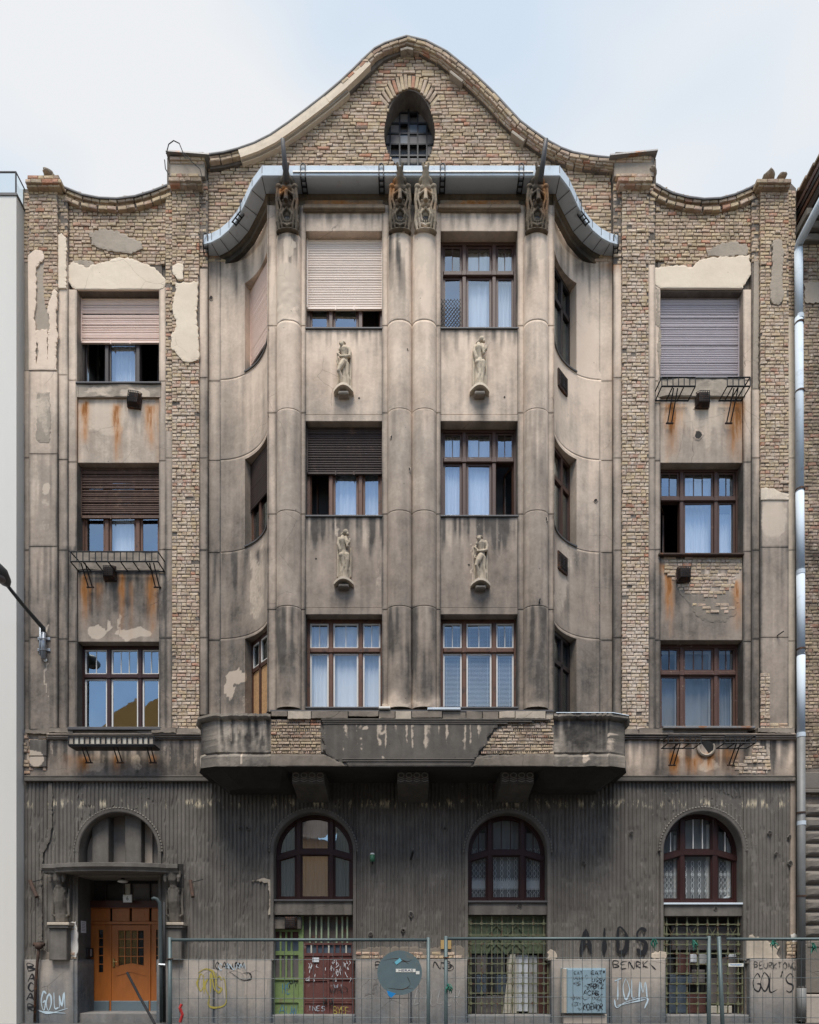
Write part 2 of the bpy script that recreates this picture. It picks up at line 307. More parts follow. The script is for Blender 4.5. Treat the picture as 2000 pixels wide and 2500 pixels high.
def brick_mat(name, island, dark=0.0, wash=0.0):
    m, t, b = mat(name)
    rnd = t.nodes.new('ShaderNodeNewGeometry').outputs['Random Per Island'] if island else t.nodes.new('ShaderNodeObjectInfo').outputs['Random']
    col = ramp(t, rnd, [(0, (.54, .405, .25)), (.18, (.61, .475, .305)), (.32, (.50, .38, .26)), (.44, (.58, .44, .32)), (.56, (.53, .37, .285)), (.64, (.60, .465, .345)), (.76, (.41, .30, .22)), (.88, (.58, .46, .30)), (.94, (.50, .28, .20)), (.98, (.51, .22, .13)), (1, (.27, .19, .145))])
    col = mixc(t, mth(t, 'MULTIPLY', noise(t, 14, 5, .65), .62), col, (.30, .225, .155))
    so = attr(t, 'soot', 'OBJECT').outputs['Fac']
    d = attr(t, 'dirt'); sep = t.nodes.new('ShaderNodeSeparateColor'); t.links.new(d.outputs['Color'], sep.inputs[0])
    s = mth(t, 'ADD', mth(t, 'ADD', so, sep.outputs[0]), mth(t, 'MULTIPLY_ADD', noise(t, 1.1, 6, .65), 2.2, -1.10 + dark))
    s = mth(t, 'ADD', s, mth(t, 'MULTIPLY_ADD', noise(t, 9, 4), .5, -.25), clamp=True)
    col = mixc(t, mth(t, 'MULTIPLY', s, .92), col, (.055, .047, .04))
    lw = ramp(t, mth(t, 'ADD', mth(t, 'ADD', noise(t, 5, 5, .7), sep.outputs[2]), attr(t, 'lime', 'OBJECT').outputs['Fac']), [(.53, 0), (.78, .8)])
    col = mixc(t, lw, col, (.62, .53, .44))
    t.links.new(col, b.inputs['Base Color'])
    b.inputs['Roughness'].default_value = .95; b.inputs['Specular IOR Level'].default_value = .15
    bump(t, b, mth(t, 'ADD', noise(t, 45, 4), mth(t, 'MULTIPLY', noise(t, 12, 3), 1.2)), .75, .012)
    return m
M['brick'] = brick_mat('brick', False)
M['brick_field'] = brick_mat('brick of the field', True)
M['brick_dark'] = brick_mat('sooted brick', False, dark=.42)
M['brick_dark_field'] = brick_mat('sooted brick of the field', True, dark=.42)
def mortar_mat():
    m, t, b = mat('mortar')
    col = mixc(t, noise(t, 6, 5, .7), (.075, .065, .056), (.30, .25, .205))
    d = attr(t, 'dirt'); sep = t.nodes.new('ShaderNodeSeparateColor'); t.links.new(d.outputs['Color'], sep.inputs[0])
    col = mixc(t, mth(t, 'MULTIPLY', ramp(t, noise(t, 1.3, 5), [(.4, 0), (.7, 1)]), .6), col, (.06, .05, .043))
    t.links.new(col, b.inputs['Base Color']); b.inputs['Roughness'].default_value = .97; b.inputs['Specular IOR Level'].default_value = .1
    bump(t, b, noise(t, 26, 5, .7), .9, .02)
    return m
M['mortar'] = mortar_mat()

def simple(name, col, rough=.6, metal=0.0, var=.25, sc=8, bmp=.15, spec=.4, streak=None, wear=None):
    m, t, b = mat(name)
    f = noise(t, sc, 5, .6, sc=(1, 1, .2) if streak else (1, 1, 1))
    c = mixc(t, f, tuple(max(0, k * (1 - var)) for k in col), tuple(min(1, k * (1 + var)) for k in col))
    if wear:
        wf = ramp(t, noise(t, wear[1], 6, .7), [(wear[2], 0), (wear[2] + .08, 1)])
        c = mixc(t, mth(t, 'MULTIPLY', wf, wear[3] if len(wear) > 3 else 1), c, wear[0])
    t.links.new(c, b.inputs['Base Color'])
    b.inputs['Roughness'].default_value = rough; b.inputs['Metallic'].default_value = metal; b.inputs['Specular IOR Level'].default_value = spec
    if bmp: bump(t, b, noise(t, sc * 5, 4), bmp, .01)
    return m
M['zinc'] = simple('zinc sheet', (.56, .62, .67), .85, 0, .14, 3, .15, spec=.15, streak=True, wear=((.40, .44, .47), 2.5, .58, .6))
M['iron'] = simple('black iron', (.022, .022, .024), .6, .3, .4, 20, .2)
M['rusty'] = simple('rusty iron', (.06, .036, .026), .85, .1, .5, 14, .4, wear=((.17, .07, .03), 6, .56))
M['flashing'] = simple('old roof flashing', (.10, .095, .095), .6, .4, .3, 6, .2)
M['tin'] = simple('weathered tin cover', (.23, .22, .21), .5, .4, .3, 4, .2, wear=((.30, .15, .08), 2.2, .52))
M['wood_dark'] = simple('brown painted wood', (.065, .03, .019), .5, 0, .35, 14, .25, streak=True, wear=((.14, .08, .05), 9, .62))
M['wood_red'] = simple('oxblood painted wood', (.036, .0125, .0105), .42, 0, .3, 10, .2, streak=True)
M['wood_brown'] = simple('weathered brown wood', (.115, .052, .03), .6, 0, .4, 14, .3, streak=True, wear=((.05, .028, .02), 7, .55))
M['wood_peel'] = simple('peeling wood', (.085, .04, .028), .6, 0, .4, 12, .4, streak=True, wear=((.30, .22, .16), 12, .6))
M['wood_black'] = simple('black stained wood', (.03, .021, .019), .5, 0, .3, 14, .2, streak=True)
M['sash_white'] = simple('white painted sash', (.66, .63, .58), .5, 0, .1, 10, .1, wear=((.3, .22, .16), 9, .64))
M['sash_cream'] = simple('cream inner sash', (.50, .46, .38), .6, 0, .12, 10, .1)
M['shutter_pink'] = simple('faded pink shutter', (.82, .62, .52), .6, 0, .08, 5, .1)
M['shutter_pale'] = simple('pale grey shutter', (.82, .69, .59), .6, 0, .08, 5, .1)
M['shutter_lilac'] = simple('greyed lilac shutter', (.47, .415, .43), .6, 0, .1, 5, .1)
M['shutter_brown'] = simple('sun bleached wooden shutter', (.10, .055, .038), .7, 0, .5, 7, .3, streak=True, wear=((.20, .115, .075), 5, .55, .7))
M['shutter_dark'] = simple('dark wooden shutter', (.05, .032, .026), .7, 0, .5, 7, .3, streak=True, wear=((.13, .075, .05), 5, .58, .7))
M['blind'] = simple('white venetian blind', (.62, .64, .66), .5, 0, .05, 8, 0)
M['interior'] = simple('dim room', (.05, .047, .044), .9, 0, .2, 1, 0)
M['osb'] = simple('chipboard sheet', (.42, .24, .11), .8, 0, .6, 18, .3)
def curtain_mat(name, col):
    m, t, b = mat(name)
    f = noise(t, 7, 4, .5, sc=(1, 1, .05))
    t.links.new(mixc(t, f, tuple(k * .7 for k in col), col), b.inputs['Base Color'])
    b.inputs['Roughness'].default_value = .9
    bump(t, b, noise(t, 5, 2, .4, sc=(1, 1, .03)), 1.0, .06)
    return m
M['curtain'] = curtain_mat('white net curtain', (.88, .88, .88))
M['curtain_grey'] = curtain_mat('grey net curtain', (.27, .27, .27))
M['lace'] = curtain_mat('lace curtain', (.42, .43, .43))

def glass_mat(name, refl, tint):
    m = bpy.data.materials.new(name); m.use_nodes = True; t = m.node_tree
    t.nodes.remove(t.nodes['Principled BSDF']); out = t.nodes['Material Output']
    tr = t.nodes.new('ShaderNodeBsdfTransparent'); tr.inputs[0].default_value = (*tint, 1)
    gl = t.nodes.new('ShaderNodeBsdfGlossy'); gl.inputs['Roughness'].default_value = .015; gl.inputs[0].default_value = (.86, .97, 1, 1)
    bp = t.nodes.new('ShaderNodeBump'); bp.inputs['Strength'].default_value = .12; bp.inputs['Distance'].default_value = .01
    t.links.new(noise(t, 2.5, 2, .4), bp.inputs['Height']); t.links.new(bp.outputs[0], gl.inputs['Normal'])
    lw = t.nodes.new('ShaderNodeLayerWeight'); lw.inputs['Blend'].default_value = .5
    fac = mth(t, 'MULTIPLY_ADD', mth(t, 'POWER', lw.outputs['Facing'], 3.5), .7, refl, clamp=True)
    fac = mth(t, 'ADD', fac, mth(t, 'MULTIPLY_ADD', noise(t, 1.3, 3, .5), .12, -.06), clamp=True)
    mx = t.nodes.new('ShaderNodeMixShader'); t.links.new(fac, mx.inputs[0]); t.links.new(tr.outputs[0], mx.inputs[1]); t.links.new(gl.outputs[0], mx.inputs[2])
    t.links.new(mx.outputs[0], out.inputs['Surface'])
    return m
M['glass'] = glass_mat('window glass', .33, (.88, .91, .93))
M['glass_soft'] = glass_mat('old window glass', .07, (.82, .84, .84))
M['glass_clear'] = glass_mat('clear balustrade glass', .05, (.88, .93, .93))
M['glass_dusty'] = simple('dusty wired glass', (.13, .115, .108), .6, 0, .5, 3, .1, spec=.3)
M['glass_blue'] = simple('dusty blue wired glass', (.07, .09, .115), .5, 0, .5, 3, .1, spec=.3)

# ------------------------------------------------------------------ mesh building
class MB:
    def __init__(self): self.v = []; self.f = []
    def add(self, verts, faces):
        o = len(self.v); self.v.extend(tuple(map(float, p)) for p in verts); self.f.extend(tuple(i + o for i in fc) for fc in faces); return self
    def box(self, x0, x1, y0, y1, z0, z1):
        x0, x1 = sorted((x0, x1)); y0, y1 = sorted((y0, y1)); z0, z1 = sorted((z0, z1))
        return self.add([(x0, y0, z0), (x1, y0, z0), (x1, y1, z0), (x0, y1, z0), (x0, y0, z1), (x1, y0, z1), (x1, y1, z1), (x0, y1, z1)],
                        [(0, 3, 2, 1), (4, 5, 6, 7), (0, 1, 5, 4), (1, 2, 6, 5), (2, 3, 7, 6), (3, 0, 4, 7)])
    def bevbox(self, x0, x1, y0, y1, z0, z1, c=.01):
        """box whose front (low y) face is chamfered by c"""
        x0, x1 = sorted((x0, x1)); y0, y1 = sorted((y0, y1)); z0, z1 = sorted((z0, z1)); c = min(c, (x1 - x0) * .3, (z1 - z0) * .3, (y1 - y0) * .5)
        v = [(x0 + c, y0, z0 + c), (x1 - c, y0, z0 + c), (x1 - c, y0, z1 - c), (x0 + c, y0, z1 - c), (x0, y0 + c, z0), (x1, y0 + c, z0), (x1, y0 + c, z1), (x0, y0 + c, z1), (x0, y1, z0), (x1, y1, z0), (x1, y1, z1), (x0, y1, z1)]
        f = [(0, 1, 2, 3)] + [(a, a + 4, (a + 1) % 4 + 4, (a + 1) % 4) for a in range(4)] + [(a + 4, a + 8, (a + 1) % 4 + 8, (a + 1) % 4 + 4) for a in range(4)] + [(8, 11, 10, 9)]
        return self.add(v, f)
    def pbox(self, a, b, top, bot, yf, yb): return self.box(X(a, yf), X(b, yf), yf, yb, Z(bot, yf), Z(top, yf))
    def pbev(self, a, b, top, bot, yf, yb, c=.012): return self.bevbox(X(a, yf), X(b, yf), yf, yb, Z(bot, yf), Z(top, yf), c)
    def bar(self, p, q, w, y0, y1):
        """straight bar in the facade plane from p to q (x, z), w wide"""
        p = np.array(p, float); q = np.array(q, float); d = q - p; L = np.hypot(*d); n = np.array((-d[1], d[0])) / max(L, 1e-9) * w / 2
        c = [p + n, q + n, q - n, p - n]
        v = [(a[0], y0, a[1]) for a in c] + [(a[0], y1, a[1]) for a in c]
        return self.add(v, [(0, 1, 2, 3), (7, 6, 5, 4), (0, 4, 5, 1), (1, 5, 6, 2), (2, 6, 7, 3), (3, 7, 4, 0)])
    def tube(self, pts, r, n=8, caps=True):
        pts = [Vector(p) for p in pts]; rr = r if isinstance(r, (list, tuple)) else [r] * len(pts)
        ring = []; up = None
        for i, p in enumerate(pts):
            d = (pts[min(i + 1, len(pts) - 1)] - pts[max(i - 1, 0)]).normalized()
            if up is None:
                up = Vector((0, 0, 1)) if abs(d.z) < .9 else Vector((1, 0, 0))
            a = d.cross(up).normalized(); b = a.cross(d).normalized(); up = b
            ring.append([p + (a * math.cos(2 * math.pi * k / n) + b * math.sin(2 * math.pi * k / n)) * rr[i] for k in range(n)])
        v = [q for rg in ring for q in rg]; f = []
        for i in range(len(pts) - 1):
            for k in range(n):
                f.append((i * n + k, i * n + (k + 1) % n, (i + 1) * n + (k + 1) % n, (i + 1) * n + k))
        if caps: f += [tuple(range(n - 1, -1, -1)), tuple((len(pts) - 1) * n + k for k in range(n))]
        return self.add(v, f)
    def grid(self, A, mask=None):
        A = np.asarray(A); m, n = A.shape[:2]; f = []
        for i in range(m - 1):
            for j in range(n - 1):
                if mask is not None and not mask[i][j]: continue
                f.append((i * n + j, i * n + j + 1, (i + 1) * n + j + 1, (i + 1) * n + j))
        return self.add(A.reshape(-1, 3), f)
    def poly(self, pts, y0, y1):
        """prism of a polygon (x, z) between two depths"""
        n = len(pts)
        v = [(p[0], y0, p[1]) for p in pts] + [(p[0], y1, p[1]) for p in pts]
        f = [tuple(range(n)), tuple(range(2 * n - 1, n - 1, -1))] + [(i, i + n, (i + 1) % n + n, (i + 1) % n) for i in range(n)]
        return self.add(v, f)
    def sweep(self, path, prof, closed=False):
        """path of (x, y, z) points; prof of (out, up): out lies along the plan normal of the path, up along z"""
        path = [np.array(p, float) for p in path]; n = len(path); k = len(prof); A = []
        for i, p in enumerate(path):
            a = path[max(i - 1, 0)]; b = path[min(i + 1, n - 1)]; d = (b - a)[:2]; d /= max(np.hypot(*d), 1e-9)
            nrm = np.array((d[1], -d[0]))
            if 0 < i < n - 1:
                d1 = (p - a)[:2]; d1 /= np.hypot(*d1); d2 = (b - p)[:2]; d2 /= np.hypot(*d2)
                c = max(.5, math.sqrt(max(0, (1 + d1 @ d2) / 2)))
            else: c = 1
            A.append([(p[0] + nrm[0] * o / c, p[1] + nrm[1] * o / c, p[2] + u) for o, u in prof])
        return self.grid(np.array(A))
    def build(self, name, m, parent=None, smooth=False, dirty=False, **props):
        me = bpy.data.meshes.new(name)
        me.from_pydata(self.v, [], self.f)
        if smooth: me.polygons.foreach_set('use_smooth', [True] * len(me.polygons))
        me.materials.append(M[m] if isinstance(m, str) else m)
        if dirty: paint(me)
        me.update()
        return link(name, me, parent, **props)
def paint(me, loc=(0, 0, 0)):
    n = len(me.vertices)
    if n == 0: return
    co = np.empty(n * 3, np.float32); me.vertices.foreach_get('co', co); co = co.reshape(-1, 3).astype(float) + np.array(loc)
    a = me.color_attributes.new('dirt', 'FLOAT_COLOR', 'POINT')
    a.data.foreach_set('color', dirt(co[:, 0], co[:, 1], co[:, 2]).astype(np.float32).ravel())
def link(name, data, parent=None, **props):
    o = bpy.data.objects.new(name, data); COL.objects.link(o)
    if parent is not None: o.parent = parent
    for k, v in props.items(): o[k] = v
    return o
def thing(name, label, cat, loc=(0, 0, 0), group=None):
    o = bpy.data.objects.new(name, None); COL.objects.link(o); o.location = loc; o.empty_display_size = .2
    o['label'] = label; o['category'] = cat
    if group: o['group'] = group
    return o
def tag(o, label, cat, group=None):
    o['label'] = label; o['category'] = cat
    if group: o['group'] = group
    return o
def duplicate(root, loc, label=None):
    """copy of a thing with copies of its parts and sub-parts"""
    r = root.copy(); COL.objects.link(r); r.location = loc
    if label: r['label'] = label
    for ch in list(root.children):
        c = ch.copy(); COL.objects.link(c); c.parent = r
        for g in list(ch.children):
            d = g.copy(); COL.objects.link(d); d.parent = c
    return r

def rough_line(pts, amp, step=.05, closed=True, seed=0):
    """break a polygon (x, z) up into short ragged steps, as torn plaster edges are"""
    out = []; n = len(pts); rs = random.Random(seed * 7919 + n)
    for i in range(n if closed else n - 1):
        a = np.array(pts[i][:2], float); b = np.array(pts[(i + 1) % n][:2], float); L = np.hypot(*(b - a))
        rag = pts[i][2] if len(pts[i]) > 2 else 1
        k = max(1, int(L / step)) if rag else 1
        nn = np.array((-(b - a)[1], (b - a)[0])) / max(L, 1e-9)
        for j in range(k):
            q = a + (b - a) * j / k
            if rag: q = q + nn * (rs.uniform(-1, 1) * amp + (vnoise(q[0] * 2.3 + seed, q[1] * 2.3) - .5) * amp * 4) + (b - a) / max(L, 1e-9) * rs.uniform(-.4, .4) * amp
            out.append((float(q[0]), float(q[1])))
    return out
def inside(loops, x, z):
    r = np.zeros(np.shape(x), bool)
    for lp in loops:
        n = len(lp)
        for i in range(n):
            x0, z0 = lp[i]; x1, z1 = lp[(i + 1) % n]
            if z0 == z1: continue
            c = ((z0 > z) != (z1 > z)) & (x < (x1 - x0) * (z - z0) / (z1 - z0) + x0)
            r ^= c
    return r
def sheet(loops, yf, yb, res=.06, uneven=.004, edge=0.0):
    """plate of polygon loops (x, z; even-odd), its front at depth yf scattered with inner points so that it can carry stains, its rim running back to yb"""
    pts = []; edges = []
    for lp in loops:
        o = len(pts); n = len(lp); pts += [Vector(p) for p in lp]; edges += [(o + i, o + (i + 1) % n) for i in range(n)]
    nb = len(pts)
    xs = [p[0] for lp in loops for p in lp]; zs = [p[1] for lp in loops for p in lp]
    gx, gz = np.meshgrid(np.arange(min(xs) + res / 2, max(xs), res), np.arange(min(zs) + res / 2, max(zs), res))
    gx = (gx + rng.uniform(-.2, .2, gx.shape) * res).ravel(); gz = (gz + rng.uniform(-.2, .2, gz.shape) * res).ravel()
    k = inside(loops, gx, gz)
    pts += [Vector((float(a), float(b))) for a, b in zip(gx[k], gz[k])]
    v2, e2, f2, ov, oe, of = delaunay_2d_cdt(pts, edges, [], 0, 1e-5)
    vv = np.array([(p[0], p[1]) for p in v2]); ff = np.array([list(t) for t in f2 if len(t) == 3])
    c = vv[ff].mean(1); ff = ff[inside(loops, c[:, 0], c[:, 1])]
    onb = np.zeros(len(vv), bool)
    for i, lst in enumerate(ov):
        if any(j < nb for j in lst): onb[i] = True
    y = yf + (fbm(vv[:, 0] * 3.1, vv[:, 1] * 3.1, 3) - .5) * 2 * uneven + onb * edge
    mb = MB()
    mb.add(np.stack([vv[:, 0], y, vv[:, 1]], 1), [tuple(map(int, t)) for t in ff])
    for lp in loops:
        n = len(lp)
        mb.add([(p[0], yf + edge, p[1]) for p in lp] + [(p[0], yb, p[1]) for p in lp], [(i, (i + 1) % n, (i + 1) % n + n, i + n) for i in range(n)])
    return mb
def rect(a, b, top, bot, y=0.0): return [(X(a, y), Z(bot, y)), (X(b, y), Z(bot, y)), (X(b, y), Z(top, y)), (X(a, y), Z(top, y))]
def ppts(lst, y=0.0): return [(X(p[0], y), Z(p[1], y)) + tuple(p[2:]) for p in lst]

def panel(name, a, b, top, bot, yf, m, parent, yb=.45, joints=(), res=.05, bev=.008, **props):
    """a plain wall face: gridded front with stains, chamfered rim, and ashlar joints cut across it"""
    x0, x1, z0, z1 = X(a, yf), X(b, yf), Z(bot, yf), Z(top, yf)
    xs = sorted({x0, x0 + bev, x1 - bev, x1, *np.linspace(x0 + bev, x1 - bev, max(2, int((x1 - x0) / res) + 1))})
    zs = set(np.linspace(z0 + bev, z1 - bev, max(2, int((z1 - z0) / res) + 1))) | {z0, z1}
    jz = [Z(j, yf) for j in joints if z0 + .05 < Z(j, yf) < z1 - .05]
    for j in jz:
        zs = {q for q in zs if abs(q - j) > .014} | {j - .009, j - .005, j + .005, j + .009}
    zs = sorted(zs)
    xs = np.array(xs); zs = np.array(zs)
    gx, gz = np.meshgrid(xs, zs); y = yf + (fbm(gx * 2.1, gz * 2.1, 3) - .5) * .008
    for j in jz: y = np.where(np.abs(gz - j) < .0062, yf + .014, y)
    y = np.where((gx <= x0 + 1e-6) | (gx >= x1 - 1e-6) | (gz <= z0 + 1e-6) | (gz >= z1 - 1e-6), yf + bev, y)
    mb = MB().grid(np.stack([gx, y, gz], -1))
    loop = [(x0, z0), (x1, z0), (x1, z1), (x0, z1)]
    for i in range(4):      # returns, gridded along the height so that they carry stains too
        p, q = np.array(loop[i]), np.array(loop[(i + 1) % 4]); k = max(2, int(np.hypot(*(q - p)) / .12) + 1)
        l = np.linspace(0, 1, k)[:, None]; e = p + (q - p) * l
        A = np.stack([np.stack([e[:, 0], np.full(k, yy), e[:, 1]], -1) for yy in (yf + bev, yf + (yb - yf) * .5, yb)], 1)
        mb.grid(A)
    o = mb.build(name, m, parent, dirty=True, **props)
    # grime settles along the rim and in the joints
    at = o.data.color_attributes['dirt']; n = len(o.data.vertices); co = np.empty(n * 3, np.float32); o.data.vertices.foreach_get('co', co); co = co.reshape(-1, 3)
    cl = np.empty(n * 4, np.float32); at.data.foreach_get('color', cl); cl = cl.reshape(-1, 4)
    d = np.minimum(co[:, 0] - x0, x1 - co[:, 0])
    for j in jz: d = np.minimum(d, np.abs(co[:, 2] - j) * 1.6)
    w = fbm(co[:, 0] * 2, co[:, 2] * 1.3, 3)
    cl[:, 0] = np.clip(cl[:, 0] + (.18 + .5 * w) * np.exp(-np.maximum(d, 0) / .022), 0, 1)
    at.data.foreach_set('color', cl.ravel())
    return o

# ------------------------------------------------------------------ carving (union of lumps fused into one skin)
def ball(c, r, rot=None, n=10):
    v = []; f = []
    for i in range(n + 1):
        th = math.pi * i / n
        for j in range(n * 2):
            ph = math.pi * j / n
            p = Vector((r[0] * math.sin(th) * math.cos(ph), r[1] * math.sin(th) * math.sin(ph), r[2] * math.cos(th)))
            if rot: p = Euler(rot).to_matrix() @ p
            v.append(p + Vector(c))
    w = n * 2
    for i in range(n):
        for j in range(w): f.append((i * w + j, (i + 1) * w + j, (i + 1) * w + (j + 1) % w, i * w + (j + 1) % w))
    return v, f
def fuse(name, mb, voxel, m, parent=None, smooth_it=2, flat_y=None, **props):
    me = bpy.data.meshes.new(name); me.from_pydata(mb.v, [], mb.f)
    tmp = bpy.data.objects.new(name, me); COL.objects.link(tmp)
    rm = tmp.modifiers.new('r', 'REMESH'); rm.mode = 'VOXEL'; rm.voxel_size = voxel
    if smooth_it:
        sm = tmp.modifiers.new('s', 'SMOOTH'); sm.iterations = smooth_it; sm.factor = .5
    dg = bpy.context.evaluated_depsgraph_get(); dg.update()
    out = bpy.data.meshes.new_from_object(tmp.evaluated_get(dg))
    bpy.data.objects.remove(tmp); bpy.data.meshes.remove(me)
    out.name = name
    out.polygons.foreach_set('use_smooth', [True] * len(out.polygons))
    out.materials.clear(); out.materials.append(M[m] if isinstance(m, str) else m)
    paint(out)
    return link(name, out, parent, **props)
def limb(mb, pts, radii, n=9):
    mb.tube(pts, list(radii), n)
    for p, r in zip(pts, radii): mb.add(*ball(p, (r, r, r), n=6))

# ------------------------------------------------------------------ bricks
BRICKS = []                              # cx, cz, w, h, angle, front depth, body depth
def scan(loops, z):
    xs = []
    for lp in loops:
        n = len(lp)
        for i in range(n):
            x0, z0 = lp[i][:2]; x1, z1 = lp[(i + 1) % n][:2]
            if (z0 > z) != (z1 > z): xs.append((x1 - x0) * (z - z0) / (z1 - z0) + x0)
    xs.sort()
    return list(zip(xs[::2], xs[1::2]))
def lay(region, y, holes=(), course=.087, joint=.014, lens=(.222, .12), store=None, depth=.05, gap=0.0):
    store = BRICKS if store is None else store
    zs = [p[1] for lp in region for p in lp]; z = min(zs) + course / 2; row = random.randrange(2)
    while z < max(zs):
        iv = scan(region, z)
        for h in holes:
            cut = scan([h], z); nv = []
            for a, b in iv:
                seg = [(a, b)]
                for c, d in cut:
                    seg = [s for (p, q) in seg for s in ((p, min(q, c)), (max(p, d), q)) if s[1] - s[0] > .03]
                nv += seg
            iv = nv
        for a, b in iv:
            x = a + (joint / 2 if row % 2 else -random.uniform(.03, .12))
            while x < b - .02:
                L = (lens[row % 2] if random.random() < .82 else lens[(row + 1) % 2]) * random.uniform(.93, 1.05)
                x0, x1 = max(x, a), min(x + L - joint, b)
                if x1 - x0 > .035 and random.random() > gap:
                    hh = course - joint * random.uniform(.7, 1.35)
                    store.append(((x0 + x1) / 2, z + random.uniform(-.004, .004), x1 - x0, hh, random.gauss(0, .012), y - .004 - abs(random.gauss(0, .009)), depth))
                x += L
        row += 1; z += course
def along(path, y, w=.15, h=.075, store=None, off=0.0, depth=.1, stand=False, a0=0.0, a1=1.0):
    """bricks laid along a curve (x, z), their long side on the curve, or standing across it"""
    store = BRICKS if store is None else store
    p = np.array(path, float); seg = np.hypot(*(p[1:] - p[:-1]).T); cum = np.concatenate([[0], np.cumsum(seg)]); s = cum[-1] * a0
    while s < cum[-1] * a1:
        L = w * random.uniform(.92, 1.06)
        m = s + L / 2; x = np.interp(m, cum, p[:, 0]); z = np.interp(m, cum, p[:, 1])
        xa = np.interp(m - .05, cum, p[:, 0]); za = np.interp(m - .05, cum, p[:, 1]); xb = np.interp(m + .05, cum, p[:, 0]); zb = np.interp(m + .05, cum, p[:, 1])
        an = math.atan2(zb - za, xb - xa); nx, nz = -math.sin(an), math.cos(an)
        o = off + random.uniform(-.006, .006)
        store.append((x + nx * o, z + nz * o, L - .012, h, an + random.gauss(0, .015), y - abs(random.gauss(0, .006)), depth))
        s += L
_BV = np.array([(-.5, 0, -.5), (.5, 0, -.5), (.5, 0, .5), (-.5, 0, .5)])
def brick_geo(w, h, d, rs):
    c = min(.009, h * .2)
    v = []
    for sx, sz in ((-1, -1), (1, -1), (1, 1), (-1, 1)):
        v.append((sx * (w / 2 - c * rs.uniform(.4, 2.4)), rs.uniform(-.005, .005), sz * (h / 2 - c * rs.uniform(.4, 2.4))))
    for sx, sz in ((-1, -1), (1, -1), (1, 1), (-1, 1)): v.append((sx * w / 2, c, sz * h / 2))
    for sx, sz in ((-1, -1), (1, -1), (1, 1), (-1, 1)): v.append((sx * w / 2, d, sz * h / 2))
    f = [(0, 1, 2, 3)] + [(a, a + 4, (a + 1) % 4 + 4, (a + 1) % 4) for a in range(4)] + [(a + 4, a + 8, (a + 1) % 4 + 8, (a + 1) % 4 + 4) for a in range(4)]
    return v, f
SOOT_BRICK = [(500, 480, 45, 60, .75), (470, 420, 40, 30, .3), (640, 330, 60, 40, .45), (880, 300, 40, 60, .2), (1150, 260, 40, 40, .2), (1330, 390, 60, 30, .25), (300, 520, 40, 30, .15), (1650, 560, 60, 60, .15), (1800, 600, 40, 40, .2), (800, 310, 60, 40, .25), (690, 345, 40, 40, .3), (560, 460, 40, 60, .2), (300, 475, 120, 10, .4), (1740, 490, 120, 10, .3), (1460, 410, 40, 25, .3), (110, 560, 40, 40, .25), (1560, 480, 30, 30, .1),
              (1000, 1810, 420, 70, .5), (1000, 240, 60, 40, .12), (1100, 300, 90, 50, .12), (750, 380, 60, 30, .15), (230, 520, 60, 30, .2), (1240, 330, 50, 60, .1), (1180, 350, 60, 30, .15), (880, 200, 60, 30, .1), (450, 900, 40, 300, -.25), (1550, 1300, 40, 400, -.25)]
def brick_soot(x, y, z):
    px, py = PX(x, y), PY(z, y)
    return float(sum(a * math.exp(-((px - bx) / rx) ** 2 - ((py - by) / ry) ** 2) for bx, by, rx, ry, a in SOOT_BRICK))
LIME = [(452, 1100, 45, 420, .13), (452, 1650, 40, 200, .1), (1551, 900, 45, 420, .15), (1551, 1600, 45, 260, .22), (1890, 950, 45, 250, .1), (1715, 1420, 120, 60, .06), (700, 560, 60, 40, .1), (1000, 330, 300, 120, .05), (1860, 1700, 60, 120, .1), (1850, 1860, 50, 60, .2), (1250, 1800, 120, 60, .08)]
def brick_lime(x, y, z):
    px, py = PX(x, y), PY(z, y)
    return float(max(a * math.exp(-((px - bx) / rx) ** 2 - ((py - by) / ry) ** 2) for bx, by, rx, ry, a in LIME))
def set_bricks(store, parent, m_one, m_field, limit=300):
    def size(b):
        s = FPX / (DIST + b[5]); px, py = PX(b[0], b[5]), PY(b[1], b[5])
        return b[2] * b[3] * s * s if 0 < px < 2000 and 0 < py < 2500 else 0
    store.sort(key=size, reverse=True)
    rs = random.Random(3)
    shapes = {}
    def shape(w, h, d):
        k = (max(.04, round(w / .025) * .025), round(h / .008) * .008, round(d, 2), rs.randrange(3))
        if k not in shapes:
            me = bpy.data.meshes.new('brick'); v, f = brick_geo(k[0], k[1], d, rs); me.from_pydata(v, [], f); me.materials.append(M[m_one]); shapes[k] = me
        return shapes[k]
    for cx, cz, w, h, an, y, d in store[:limit]:
        o = bpy.data.objects.new('brick', shape(w, h, d)); o.location = (cx, y, cz); o.rotation_euler = (0, -an, 0)
        o['soot'] = brick_soot(cx, y, cz); o['lime'] = brick_lime(cx, y, cz); o.parent = parent; COL.objects.link(o)
    rest = store[limit:]
    if rest:
        vv = []; ff = []; so = []
        for cx, cz, w, h, an, y, d in rest:
            v, f = brick_geo(w, h, d, rs); c, s = math.cos(an), math.sin(an); o = len(vv)
            vv += [(cx + p[0] * c - p[2] * s, y + p[1], cz + p[0] * s + p[2] * c) for p in v]; ff += [tuple(i + o for i in q) for q in f]
            so += [(brick_soot(cx, y, cz), brick_lime(cx, y, cz))] * len(v)
        me = bpy.data.meshes.new('brickwork'); me.from_pydata(vv, [], ff); me.materials.append(M[m_field])
        a = me.color_attributes.new('dirt', 'FLOAT_COLOR', 'POINT')
        k = np.zeros((len(vv), 4), np.float32); k[:, 0] = [q[0] for q in so]; k[:, 2] = [q[1] for q in so]; a.data.foreach_set('color', k.ravel())
        link('brickwork', me, parent, kind='stuff')

